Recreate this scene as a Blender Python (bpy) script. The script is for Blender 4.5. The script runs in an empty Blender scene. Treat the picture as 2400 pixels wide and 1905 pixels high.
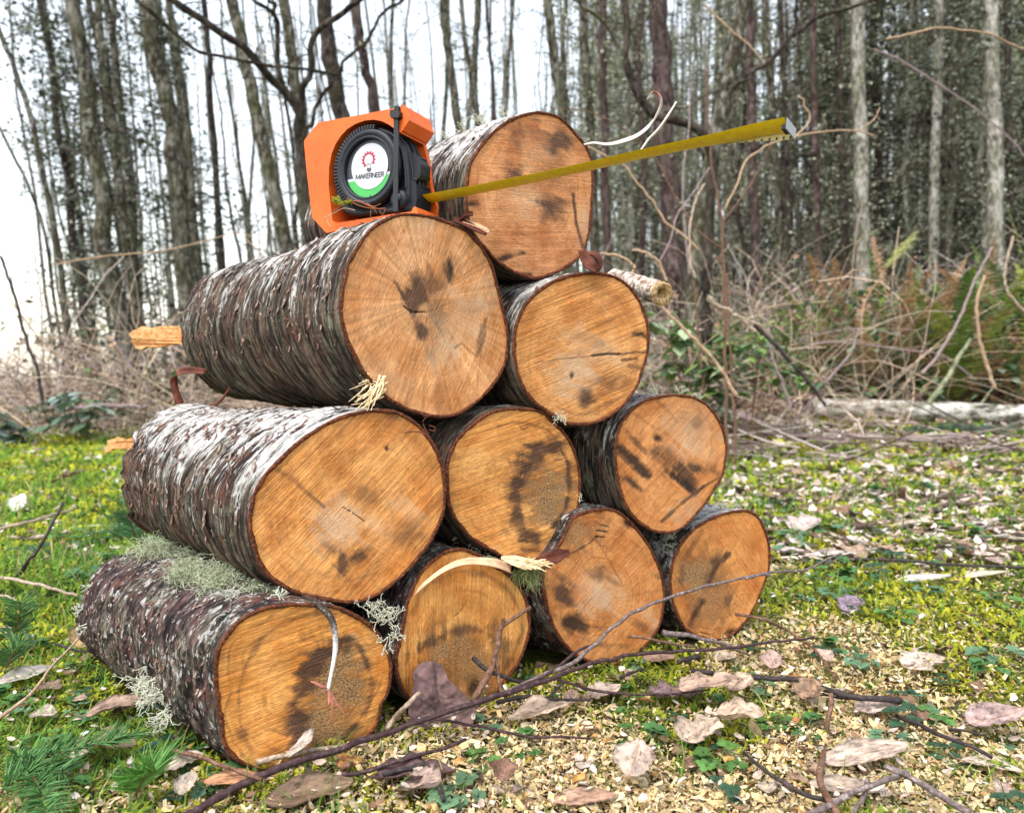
import bpy, math, random
import numpy as np
from mathutils import Vector, Matrix

SEED = 11
rng = np.random.default_rng(SEED)
random.seed(SEED)
sc = bpy.context.scene
COL = sc.collection
R = math.radians

# ------------------------------------------------------------------ camera geometry
F, CX, CY, H = 1750.0, 1200.0, 952.5, 0.387      # focal length and centre in photo pixels, eye height in metres
TILT = math.atan(52.5 / F)
FW = np.array([0, math.cos(TILT), -math.sin(TILT)])
UP = np.array([0, math.sin(TILT), math.cos(TILT)])
CAM = np.array([0, 0, H])


def ray(p):
    p = np.asarray(p, float)
    x = (p[..., 0] - CX) / F
    y = -(p[..., 1] - CY) / F
    return FW + x[..., None] * np.array([1.0, 0, 0]) + y[..., None] * UP


def at(p, Y):
    d = ray(p)
    t = np.asarray(Y, float) / d[..., 1]
    return CAM + d * t[..., None]


def ground(p, z=0.0):
    d = ray(p)
    t = (z - H) / d[..., 2]
    return CAM + d * t[..., None]


def onplane(p, o, n):
    d = ray(p)
    t = np.dot(np.asarray(o) - CAM, n) / (d @ n)
    return CAM + d * t[..., None]


def proj(P):
    v = np.asarray(P) - CAM
    z = v @ FW
    return np.stack([CX + F * v[..., 0] / z, CY - F * (v @ UP) / z], -1)


def Z(frame, pts):
    ox, oy, s = frame
    a = np.asarray(pts, float)
    return a / s + np.array([ox, oy])


def unit(v):
    v = np.asarray(v, float)
    return v / np.linalg.norm(v, axis=-1, keepdims=True)


# ------------------------------------------------------------------ numeric noise
def _hash(i, j, k, s):
    h = (i * 374761393 + j * 668265263 + k * 2147483647 + s * 974634777) & 0xFFFFFFFF
    h = ((h ^ (h >> 13)) * 1274126177) & 0xFFFFFFFF
    h = (h ^ (h >> 16)) & 0xFFFFFFFF
    return h / 4294967295.0


def vnoise(P, seed=0):
    P = np.asarray(P, float)
    f0 = np.floor(P)
    i = f0.astype(np.int64)
    f = P - f0
    f = f * f * (3 - 2 * f)
    out = 0
    for a in (0, 1):
        for b in (0, 1):
            for c in (0, 1):
                w = (f[..., 0] if a else 1 - f[..., 0]) * (f[..., 1] if b else 1 - f[..., 1]) * (f[..., 2] if c else 1 - f[..., 2])
                out = out + w * _hash(i[..., 0] + a, i[..., 1] + b, i[..., 2] + c, seed)
    return out


def fbm(P, seed=0, octv=4):
    P = np.asarray(P, float)
    s, a, t = 0, .5, 0
    for o in range(octv):
        s = s + a * vnoise(P * 2 ** o, seed + o * 17)
        t += a
        a *= .5
    return s / t


def P3(x, y, z=0):
    x, y = np.broadcast_arrays(np.asarray(x, float), np.asarray(y, float))
    return np.stack([x, y, np.zeros_like(x) + z], -1)


# ------------------------------------------------------------------ mesh building
def mesh(name, V, faces, mat=None, attrs=None, smooth=True):
    V = np.asarray(V, np.float32).reshape(-1, 3)
    if not isinstance(faces, (list, tuple)):
        faces = [faces]
    faces = [np.asarray(f, np.int32) for f in faces if len(f)]
    me = bpy.data.meshes.new(name)
    me.vertices.add(len(V))
    me.vertices.foreach_set('co', V.ravel())
    loops = np.concatenate([f.ravel() for f in faces])
    tot = np.concatenate([np.full(len(f), f.shape[1], np.int32) for f in faces])
    start = np.concatenate([[0], np.cumsum(tot)[:-1]]).astype(np.int32)
    me.loops.add(len(loops))
    me.loops.foreach_set('vertex_index', loops)
    me.polygons.add(len(tot))
    me.polygons.foreach_set('loop_start', start)
    try:
        me.polygons.foreach_set('loop_total', tot)
    except Exception:
        pass
    me.polygons.foreach_set('use_smooth', np.full(len(tot), smooth, bool))
    for k, a in (attrs or {}).items():
        a = np.asarray(a, np.float32)
        if a.ndim == 1:
            at_ = me.attributes.new(k, 'FLOAT', 'POINT')
            at_.data.foreach_set('value', a)
        elif k == 'col':
            at_ = me.attributes.new(k, 'FLOAT_COLOR', 'POINT')
            at_.data.foreach_set('color', np.concatenate([a[:, :3], np.ones((len(a), 1), np.float32)], 1).ravel())
        else:
            at_ = me.attributes.new(k, 'FLOAT_VECTOR', 'POINT')
            at_.data.foreach_set('vector', a.ravel())
    if mat is not None:
        me.materials.append(mat)
    me.update(calc_edges=True)
    me.validate()
    return me


def link(name, me, parent=None, label=None, cat=None, group=None, kind=None, loc=None):
    o = bpy.data.objects.new(name, me)
    COL.objects.link(o)
    if parent is not None:
        o.parent = parent
    if loc is not None:
        o.location = loc
    tag(o, label, cat, group, kind)
    return o


def tag(o, label=None, cat=None, group=None, kind=None):
    if label: o['label'] = label
    if cat: o['category'] = cat
    if group: o['group'] = group
    if kind: o['kind'] = kind
    return o


def empty(name, loc, label=None, cat=None, group=None):
    o = link(name, None, None, label, cat, group, None, tuple(float(v) for v in loc))
    o.empty_display_size = .02
    return o


def part(name, V, faces, mat, parent, attrs=None, smooth=True, label=None):
    """a part built in world coordinates, stored relative to its (unrotated) parent chain"""
    off = np.zeros(3)
    p = parent
    while p is not None:
        off += np.array(p.location)
        p = p.parent
    return link(name, mesh(name, np.asarray(V).reshape(-1, 3) - off, faces, mat, attrs, smooth), parent, label)


def copy_tree(o, parent=None):
    c = o.copy()
    COL.objects.link(c)
    c.parent = parent
    for ch in list(o.children):
        copy_tree(ch, c)
    return c


class MB:
    """collects pieces into one mesh"""
    def __init__(s):
        s.V, s.T, s.Q, s.A, s.n = [], [], [], {}, 0

    def add(s, V, faces, **attrs):
        V = np.asarray(V, float).reshape(-1, 3)
        if not isinstance(faces, (list, tuple)):
            faces = [faces]
        for f in faces:
            f = np.asarray(f, np.int64)
            if len(f):
                (s.T if f.shape[1] == 3 else s.Q).append(f + s.n)
        for k, a in attrs.items():
            a = np.asarray(a, float)
            if k == 'col' and a.ndim == 1:
                a = np.tile(a, (len(V), 1))
            elif a.ndim == 0:
                a = np.full(len(V), float(a))
            s.A.setdefault(k, []).append(a)
        s.V.append(V)
        s.n += len(V)
        return s

    def data(s):
        V = np.concatenate(s.V)
        fs = []
        if s.T: fs.append(np.concatenate(s.T))
        if s.Q: fs.append(np.concatenate(s.Q))
        return V, fs, {k: np.concatenate(a) for k, a in s.A.items()}

    def mesh(s, name, mat, smooth=True):
        V, f, a = s.data()
        return mesh(name, V, f, mat, a, smooth)

    def part(s, name, mat, parent, smooth=True, label=None):
        V, f, a = s.data()
        return part(name, V, f, mat, parent, a, smooth, label)


def tubes(P, Rd, sides=3, cap=False):
    """many tubes at once: P (N,K,3), Rd (N,K)"""
    P = np.asarray(P, float)
    if P.ndim == 2:
        P = P[None]
    Rd = np.asarray(Rd, float)
    if Rd.ndim == 1:
        Rd = Rd[None]
    N, K, _ = P.shape
    T = np.gradient(P, axis=1)
    T /= np.linalg.norm(T, axis=-1, keepdims=True) + 1e-9
    ref = np.zeros_like(T)
    m = np.abs(T[:, K // 2, 2]) < .8
    ref[m] = (0, 0, 1)
    ref[~m] = (1, .3, 0)
    U = np.cross(T, ref)
    U /= np.linalg.norm(U, axis=-1, keepdims=True) + 1e-9
    W = np.cross(T, U)
    a = np.arange(sides) * 2 * math.pi / sides
    V = P[:, :, None] + Rd[:, :, None, None] * (U[:, :, None] * np.cos(a)[:, None] + W[:, :, None] * np.sin(a)[:, None])
    idx = np.arange(N * K * sides).reshape(N, K, sides)
    i0, i1 = idx[:, :-1], idx[:, 1:]
    q = np.stack([i0, np.roll(i0, -1, 2), np.roll(i1, -1, 2), i1], -1).reshape(-1, 4)
    V = V.reshape(-1, 3)
    fs = [q]
    if cap:
        c = []
        b = len(V)
        V = np.concatenate([V, P[:, 0], P[:, -1]])
        for n in range(N):
            for s in range(sides):
                c.append((b + n, idx[n, 0, (s + 1) % sides], idx[n, 0, s]))
                c.append((b + N + n, idx[n, -1, s], idx[n, -1, (s + 1) % sides]))
        fs.append(np.array(c))
    return V, fs


def resample(P, n, closed=False):
    P = np.asarray(P, float)
    if closed:
        P = np.concatenate([P, P[:1]])
    d = np.concatenate([[0], np.cumsum(np.linalg.norm(np.diff(P, axis=0), axis=1))])
    t = np.linspace(0, d[-1], n + (1 if closed else 0))
    if closed:
        t = t[:-1]
    return np.stack([np.interp(t, d, P[:, k]) for k in range(P.shape[1])], 1)


def smoothline(P, n):
    """Catmull-Rom through the points"""
    P = np.asarray(P, float)
    if len(P) == 2:
        return resample(P, n)
    E = np.concatenate([[2 * P[0] - P[1]], P, [2 * P[-1] - P[-2]]])
    t = np.linspace(0, len(P) - 1 - 1e-6, n)
    i = t.astype(int)
    f = (t - i)[:, None]
    a, b, c, d = E[i], E[i + 1], E[i + 2], E[i + 3]
    return .5 * ((2 * b) + (c - a) * f + (2 * a - 5 * b + 4 * c - d) * f ** 2 + (3 * b - a - 3 * c + d) * f ** 3)


def grid_faces(nu, nv, closed_u=False, off=0):
    """vertex index = v*nu + u"""
    u = np.arange(nu if closed_u else nu - 1)
    v = np.arange(nv - 1)
    vv, uu = np.meshgrid(v, u, indexing='ij')
    un = (uu + 1) % nu
    return np.stack([vv * nu + uu, vv * nu + un, (vv + 1) * nu + un, (vv + 1) * nu + uu], -1).reshape(-1, 4) + off


def prism(poly, o, u, v, w, d0, d1):
    """polygon (n,2) in frame (o,u,v) extruded along w between d0 and d1; returns V, faces (caps triangulated)"""
    from mathutils.geometry import tessellate_polygon
    poly = np.asarray(poly, float)
    n = len(poly)
    base = o + poly[:, :1] * u + poly[:, 1:] * v
    V = np.concatenate([base + w * d0, base + w * d1])
    t = np.array(tessellate_polygon([[Vector((a, b, 0)) for a, b in poly]]))
    i = np.arange(n)
    j = (i + 1) % n
    q = np.stack([i, j, j + n, i + n], 1)
    return V, [np.concatenate([t, t[:, ::-1] + n]), q]


def boxv(o, u, v, w, a0, a1, b0, b1, c0, c1):
    pts = [o + u * a + v * b + w * c for c in (c0, c1) for b in (b0, b1) for a in (a0, a1)]
    q = np.array([(0, 2, 3, 1), (4, 5, 7, 6), (0, 1, 5, 4), (2, 6, 7, 3), (0, 4, 6, 2), (1, 3, 7, 5)])
    return np.array(pts), [q]


def bevel(o, width, seg=2):
    m = o.modifiers.new('bevel', 'BEVEL')
    m.width = width
    m.segments = seg
    m.limit_method = 'ANGLE'
    return o


# ------------------------------------------------------------------ materials
class M:
    def __init__(s, name, rough=.7, spec=.3):
        s.m = bpy.data.materials.new(name)
        s.m.use_nodes = True
        s.nt = s.m.node_tree
        s.nt.nodes.clear()
        s.out = s.nt.nodes.new('ShaderNodeOutputMaterial')
        s.b = s.nt.nodes.new('ShaderNodeBsdfPrincipled')
        s.b.inputs['Roughness'].default_value = rough
        s.b.inputs['Specular IOR Level'].default_value = spec
        s.nt.links.new(s.b.outputs[0], s.out.inputs[0])

    def _set(s, inp, v):
        if v is None:
            return
        if isinstance(v, bpy.types.NodeSocket):
            s.nt.links.new(v, inp)
        elif isinstance(v, (tuple, list)) and len(v) == 3 and inp.type == 'RGBA':
            inp.default_value = (*v, 1)
        else:
            inp.default_value = v

    def n(s, typ, props=None, **ins):
        nd = s.nt.nodes.new('ShaderNode' + typ)
        for k, v in (props or {}).items():
            setattr(nd, k, v)
        for k, v in ins.items():
            s._set(nd.inputs[k.replace('_', ' ')], v)
        return nd

    def attr(s, name, out='Vector'):
        return s.n('Attribute', {'attribute_name': name}).outputs[out]

    def obj(s):
        return s.n('TexCoord').outputs['Object']

    def map(s, vec, scale=(1, 1, 1), rot=(0, 0, 0), loc=(0, 0, 0)):
        return s.n('Mapping', None, Vector=vec, Scale=scale, Rotation=rot, Location=loc).outputs[0]

    def noise(s, vec, scale, detail=4, rough=.55, dist=0):
        return s.n('TexNoise', None, Vector=vec, Scale=scale, Detail=detail, Roughness=rough, Distortion=dist).outputs['Fac']

    def vor(s, vec, scale, feature='F1', out='Distance', rand=1.0):
        return s.n('TexVoronoi', {'feature': feature}, Vector=vec, Scale=scale, Randomness=rand).outputs[out]

    def math(s, op, a, b=None, clamp=False):
        nd = s.nt.nodes.new('ShaderNodeMath')
        nd.operation = op
        nd.use_clamp = clamp
        s._set(nd.inputs[0], a)
        s._set(nd.inputs[1], b)
        return nd.outputs[0]

    def ramp(s, fac, stops, interp='LINEAR'):
        nd = s.nt.nodes.new('ShaderNodeValToRGB')
        cr = nd.color_ramp
        cr.interpolation = interp
        while len(cr.elements) > 1:
            cr.elements.remove(cr.elements[-1])
        for i, (p, c) in enumerate(stops):
            e = cr.elements[0] if i == 0 else cr.elements.new(p)
            e.position = p
            c = (c, c, c) if isinstance(c, (int, float)) else c
            e.color = (*c, 1)
        s._set(nd.inputs[0], fac)
        return nd.outputs[0]

    def mix(s, fac, a, b, blend='MIX'):
        nd = s.nt.nodes.new('ShaderNodeMix')
        nd.data_type = 'RGBA'
        nd.blend_type = blend
        nd.clamp_factor = True
        s._set(nd.inputs[0], fac)
        s._set(nd.inputs[6], a)
        s._set(nd.inputs[7], b)
        return nd.outputs[2]

    def bump(s, h, dist=.001, strength=1.0, normal=None):
        nd = s.n('Bump', None, Height=h, Distance=dist, Strength=strength)
        if normal is not None:
            s._set(nd.inputs['Normal'], normal)
        return nd.outputs[0]

    def done(s, col, normal=None, rough=None, translucent=0):
        s._set(s.b.inputs['Base Color'], col)
        s._set(s.b.inputs['Normal'], normal)
        s._set(s.b.inputs['Roughness'], rough)
        if translucent:
            t = s.n('BsdfTranslucent', None, Color=col)
            mx = s.n('MixShader', None, Fac=translucent)
            s.nt.links.new(s.b.outputs[0], mx.inputs[1])
            s.nt.links.new(t.outputs[0], mx.inputs[2])
            s.nt.links.new(mx.outputs[0], s.out.inputs[0])
        return s.m


def simple(name, col, rough=.6, spec=.3, var=.25, scale=60, bump=.0):
    m = M(name, rough, spec)
    v = m.obj()
    nz = m.noise(v, scale, 5, .6)
    lo = tuple(c * (1 - var) for c in col)
    hi = tuple(min(1, c * (1 + var)) for c in col)
    return m.done(m.ramp(nz, [(.3, lo), (.7, hi)]), m.bump(nz, bump) if bump else None)


def vcol(name, rough=.75, spec=.2, translucent=0.0, scale=120, var=.3, bump=0.0):
    m = M(name, rough, spec)
    nz = m.noise(m.obj(), scale, 4, .6)
    c = m.mix(1.0, m.attr('col', 'Color'), m.ramp(nz, [(.3, 1 - var), (.7, 1 + var * .6)]), 'MULTIPLY')
    return m.done(c, m.bump(nz, bump) if bump else None, None, translucent)
# ------------------------------------------------------------------ log materials
def wood_mat(i, ang, base, deep, saw=.5, ring=.35, ray_=.3):
    """end grain: growth rings about the pith, saw strokes across, rays, stains held in attributes"""
    m = M('end_grain', .62, .25)
    fc = m.attr('fc')
    sep = m.n('SeparateXYZ', None, Vector=fc)
    u, v, r = sep.outputs[0], sep.outputs[1], sep.outputs[2]
    seed = (i * 3.1, i * 1.7, i * .9)
    wob = m.noise(m.map(fc, (14, 14, 0), (0, 0, 0), seed), 1, 3, .5)
    # rings
    rr = m.math('ADD', m.math('MULTIPLY', r, 430), m.math('MULTIPLY', wob, 22))
    w1 = m.math('SINE', rr)
    ringf = m.ramp(m.math('ADD', m.math('MULTIPLY', w1, .5), .5), [(0, 1 - ring * .45), (.75, 1), (1, 1 - ring)])
    rmask = m.ramp(m.noise(m.map(fc, (30, 30, 0), (0, 0, 0), (i * 2.0, 5, 0)), 1, 3, .6), [(.38, 0), (.62, 1)])
    slow = m.noise(m.n('CombineXYZ', None, X=m.math('MULTIPLY', r, 60), Y=i * 2.3, Z=m.math('MULTIPLY', wob, 1.2)).outputs[0], 1, 3, .6)
    # saw strokes
    a = R(ang)
    sv = m.map(fc, (1, 1, 0), (0, 0, a))
    s1 = m.noise(m.map(sv, (11, 640, 1), (0, 0, 0), seed), 1, 3, .65)
    s2 = m.noise(m.map(sv, (6, 290, 1), (0, 0, 0), seed), 1, 3, .6)
    s3 = m.noise(m.map(sv, (160, 900, 1), (0, 0, 0), seed), 1, 2, .6)
    patch = m.noise(m.map(fc, (16, 16, 0), (0, 0, 0), seed), 1, 2, .5)
    patch = m.ramp(patch, [(.35, .25), (.65, 1)])
    # rays
    an = m.attr('ang')
    ray1 = m.noise(m.map(an, (16, 16, 14), (0, 0, 0), seed), 1, 3, .6)
    big = m.noise(m.map(fc, (22, 22, 0), (0, 0, 0), seed), 1, 4, .6)
    col = m.mix(m.ramp(big, [(.36, 0), (.64, 1)]), tuple(min(.9, c * k) for c, k in zip(base, (1.04, 1.08, 1.2))), tuple(c * k for c, k in zip(deep, (.92, .86, .8))))
    zone = m.noise(m.map(fc, (8, 8, 0), (0, 0, 0), (i * 5.0, 2, 0)), 1, 3, .6)
    col = m.mix(m.ramp(zone, [(.45, 0), (.7, .5)]), col, m.mix(1, col, (1.0, .86, .62), 'MULTIPLY'))
    rim = m.ramp(m.math('ADD', m.attr('share', 'Fac'), m.math('MULTIPLY', m.math('SUBTRACT', wob, .5), .1)), [(.80, 0), (.86, .38), (.90, .05), (.985, 0), (1.0, .5)])
    col = m.mix(rim, col, m.mix(1, col, (.80, .60, .42), 'MULTIPLY'))
    col = m.mix(1, col, m.ramp(s3, [(.3, .72), (.6, 1.12)]), 'MULTIPLY')
    col = m.mix(m.ramp(slow, [(.4, 0), (.75, .55)]), col, tuple(c * .62 for c in deep))
    col = m.mix(rmask, col, m.mix(1, col, ringf, 'MULTIPLY'))
    col = m.mix(m.math('MULTIPLY', patch, saw), col, m.mix(1, col, m.ramp(s1, [(.30, .42), (.5, .95), (.68, 1.55)]), 'MULTIPLY'))
    col = m.mix(min(1, saw * .9), col, m.mix(1, col, m.ramp(s2, [(.3, .68), (.52, 1.0), (.72, 1.28)]), 'MULTIPLY'))
    chk = m.noise(m.map(an, (70, 70, 6), (0, 0, 0), seed), 1, 2, .5)
    col = m.mix(m.math('MULTIPLY', m.ramp(chk, [(.66, 0), (.74, .6)]), m.ramp(r, [(.01, 1), (.06, .2), (.1, 0)])), col, (.10, .045, .02))
    col = m.mix(min(1, ray_ * 1.5), col, m.mix(1, col, m.ramp(ray1, [(.3, .55), (.5, 1), (.7, 1.5)]), 'MULTIPLY'))
    # stains
    fine = m.noise(m.map(sv, (70, 420, 1)), 1, 4, .7)
    gran = m.noise(m.map(fc, (1, 1, 0)), 420, 3, .7)

    def edge(name, soft=.28):
        x = m.math('ADD', m.attr(name, 'Fac'), m.math('MULTIPLY', m.math('SUBTRACT', fine, .5), .75))
        return m.ramp(x, [(.15, 0), (.40 + soft * .4, .5), (.92, 1)])
    pale = m.mix(m.ramp(gran, [(.35, 0), (.7, 1)]), (.66, .45, .29), (.46, .29, .17))
    col = m.mix(m.math('MULTIPLY', edge('pale', .4), .8), col, pale)
    dust = m.ramp(gran, [(.36, (.085, .042, .02)), (.5, (.27, .155, .07)), (.66, (.47, .31, .15))])
    dust = m.mix(m.ramp(m.math('ADD', m.attr('dust', 'Fac'), m.math('MULTIPLY', m.math('SUBTRACT', fine, .5), .5)), [(.5, 0), (.8, 1)]), m.mix(1, dust, (.42, .36, .36), 'MULTIPLY'), dust)
    col = m.mix(m.math('MULTIPLY', edge('dust', .3), .9), col, dust)
    dark = m.mix(m.ramp(s1, [(.35, 0), (.65, 1)]), (.035, .015, .009), (.10, .048, .028))
    col = m.mix(m.math('MULTIPLY', edge('dark', .35), .93), col, dark)
    col = m.mix(m.math('MULTIPLY', edge('black', .25), .92), col, (.009, .007, .007))
    # specks of sawdust and small checks
    deepn = m.noise(m.map(sv, (22, 90, 1), (0, 0, 0), (i * 1.0, 9, 2)), 1, 4, .65)
    col = m.mix(m.ramp(deepn, [(.52, 0), (.72, .55)]), col, m.mix(1, col, (.62, .45, .34), 'MULTIPLY'))
    sp = m.vor(fc, 330)
    col = m.mix(m.ramp(m.math('ADD', sp, m.math('MULTIPLY', patch, .12)), [(.13, .55), (.2, 0)]), col, (.16, .07, .03))
    h = m.math('ADD', m.math('MULTIPLY', s1, .8), m.math('ADD', m.math('MULTIPLY', gran, .5), m.math('MULTIPLY', s3, .6)))
    h = m.math('ADD', h, m.math('MULTIPLY', m.math('MULTIPLY', m.attr('dust', 'Fac'), gran), 1.6))
    return m.done(col, m.bump(h, .0016, .9))


def bark_mat(i, kind):
    m = M('log_bark', .82, .2)
    bk = m.attr('bk')
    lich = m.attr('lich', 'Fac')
    sd = (i * 1.3, i * .7, i * 2.1)
    if kind == 'striped':      # bands round the trunk
        band = m.noise(m.map(bk, (20, 20, 150), (.06, .03, 0), sd), 1, 4, .66, .6)
        fleck = m.noise(m.map(bk, (60, 60, 420), (.05, 0, 0), sd), 1, 3, .7, .3)
    else:
        band = m.noise(m.map(bk, (45, 45, 110), (.1, .03, 0), sd), 1, 4, .65, .8)
        fleck = m.noise(m.map(bk, (150, 150, 260), (.1, 0, 0), sd), 1, 4, .75, .3)
    big = m.noise(m.map(bk, (16, 16, 22), (0, 0, 0), sd), 1, 4, .6)
    coarse = m.noise(m.map(bk, (9, 9, 52) if kind == 'striped' else (22, 22, 30), (.06, .03, 0), sd), 1, 3, .6)
    dark = m.ramp(band, [(.34, (.007, .005, .005)), (.46, (.028, .019, .015)), (.55, (.085, .048, .034)), (.70, (.20, .14, .105))])
    if kind == 'purple':
        dark = m.ramp(band, [(.36, (.005, .004, .004)), (.47, (.022, .013, .014)), (.57, (.075, .038, .038)), (.72, (.18, .12, .11))])
    red = m.ramp(m.noise(m.map(bk, (30, 30, 60), (0, 0, 0), (i * 4., 3, 1)), 1, 3, .6), [(.55, 0), (.68, 1)])
    dark = m.mix(m.math('MULTIPLY', red, .55), dark, (.17, .06, .035))
    olive = m.ramp(big, [(.42, 0), (.6, .8)])
    dark = m.mix(olive, dark, m.mix(m.ramp(band, [(.44, 0), (.60, 1)]), (.014, .013, .009), (.17, .15, .11)))
    # pale crustose lichen plus painted sky light on the tops, broken by the dark bands
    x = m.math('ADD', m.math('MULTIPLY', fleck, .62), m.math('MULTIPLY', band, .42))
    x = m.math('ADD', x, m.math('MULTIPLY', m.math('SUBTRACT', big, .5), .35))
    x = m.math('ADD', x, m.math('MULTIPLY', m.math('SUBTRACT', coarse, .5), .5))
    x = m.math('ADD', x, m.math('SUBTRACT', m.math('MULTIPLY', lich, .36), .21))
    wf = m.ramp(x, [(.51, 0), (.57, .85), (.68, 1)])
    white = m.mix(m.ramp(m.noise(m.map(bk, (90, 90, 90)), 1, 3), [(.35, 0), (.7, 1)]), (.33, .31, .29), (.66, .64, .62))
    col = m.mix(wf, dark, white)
    if kind != 'striped':
        for scl, th in ((150, .60), (60, .70)):
            vv = m.map(bk, (1, 1, 1.5), (.1, 0, 0), sd)
            cell = m.n('SeparateColor', None, Color=m.vor(vv, scl, 'F1', 'Color')).outputs[0]
            spot = m.math('MULTIPLY', m.ramp(m.math('ADD', cell, m.math('MULTIPLY', m.math('SUBTRACT', big, .5), .9)), [(th, 0), (th + .06, 1)]), m.ramp(m.math('ADD', m.vor(vv, scl), m.math('MULTIPLY', fleck, 1.1)), [(.78, 1), (.88, 0)]))
            col = m.mix(m.math('MULTIPLY', spot, .7), col, (.44, .43, .40))
    grn = m.noise(m.map(bk, (26, 26, 30), (0, 0, 0), (7, i * 2., 1)), 1, 4, .7)
    col = m.mix(m.ramp(grn, [(.62, 0), (.72, .5)]), col, (.33, .36, .24))
    h = m.math('ADD', m.math('MULTIPLY', band, 1.0), m.math('ADD', m.math('MULTIPLY', fleck, .6), m.math('MULTIPLY', wf, .25)))
    return m.done(col, m.bump(h, .006, .9))


def rim_mat():
    m = M('inner_bark', .8, .2)
    v = m.obj()
    n1 = m.noise(v, 260, 4, .7)
    n2 = m.noise(v, 45, 3, .6)
    c = m.ramp(n1, [(.3, (.022, .008, .006)), (.5, (.10, .028, .012)), (.72, (.26, .085, .032))])
    c = m.mix(m.ramp(n2, [(.55, 0), (.75, .6)]), c, (.045, .018, .012))
    return m.done(c, m.bump(n1, .002))


RIM = rim_mat()
SPLINTER = None


def splint_mat():
    m = M('torn_wood', .7, .2)
    v = m.obj()
    n1 = m.noise(m.map(v, (60, 60, 60)), 3, 5, .7)
    return m.done(m.ramp(n1, [(.3, (.50, .17, .045)), (.5, (.72, .36, .14)), (.72, (.80, .55, .30))]), m.bump(n1, .002))


SPLINTER = splint_mat()
RAW = simple('pale_torn_wood', (.74, .56, .33), .7, .2, .35, 160, .001)
REDBARK = simple('peeled_red_bark', (.11, .030, .018), .7, .25, .55, 90, .001)
USNEA = vcol('beard_lichen', .9, .1, .25, 200, .25)
STRAW = simple('bark_inner_skin', (.66, .40, .24), .6, .25, .3, 80, .0005)

# ------------------------------------------------------------------ the ten logs (outlines traced on the photo)
Z2 = (700, 450, 2.852)
Z3 = (1150, 600, 2.852)
Z1 = (650, 200, 2.695)
ZA = (900, 900, 2.2695)
Z4 = (550, 920, 3.111)
Z5 = (1000, 920, 3.802)
Z7 = (480, 1370, 3.422)
Z8 = (880, 1250, 3.802)
Z9 = (1230, 1150, 3.593)

LOGS = []


def spec(**k):
    LOGS.append(k)


spec(key='L1', fr=Z1, Y=1.0, az=38, ax=45, L=.41, rb=.93, kind='striped', lich=.85, res=(240, 150), saw=(-6, .5), pith=(1640, 620),
     base=(0.688, 0.316, 0.124), deep=(0.539, 0.211, 0.077), ring=.25, ray=.12,
     pts=[(1650, 160), (1760, 185), (1850, 255), (1910, 325), (1955, 380), (1985, 450), (1998, 500), (2000, 600), (1995, 740), (1985, 870), (1970, 960), (1945, 1040), (1905, 1100), (1840, 1150), (1740, 1200), (1640, 1228), (1560, 1215), (1480, 1180), (1400, 1130), (1330, 1060), (1250, 970), (1205, 880), (1190, 800), (1185, 700), (1190, 600), (1210, 500), (1250, 420), (1300, 350), (1370, 280), (1450, 220), (1550, 180)],
     label='uppermost log of the pile, crossed by the yellow tape blade',
     stains=[('dark', 1630, 300, 190, 60, 5, .6), ('dark', 1770, 345, 80, 90, 40, .8), ('dark', 1530, 405, 45, 70, 0, .6), ('dark', 1500, 550, 60, 55, 0, .85), ('dark', 1740, 770, 75, 80, 0, .9), ('dark', 1700, 560, 220, 120, 0, .35),
             ('dark', 1600, 420, 160, 120, 0, .38), ('dark', 1330, 560, 40, 120, 10, .3), ('pale', 1590, 740, 100, 90, 30, .6), ('pale', 1640, 420, 120, 110, 0, .5), ('pale', 1940, 860, 40, 130, 5, .6), ('black', 1235, 745, 40, 18, 0, .9)],
     strokes=[('black', [(1370, 1112), (1460, 1085), (1560, 1062)], 30, .95), ('black', [(1430, 1185), (1520, 1200), (1600, 1200)], 22, .8), ('dark', [(1870, 690), (1890, 880), (1935, 1030)], 16, .8), ('dark', [(1850, 1150), (1900, 1110), (1935, 1060)], 26, .8)])
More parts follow.
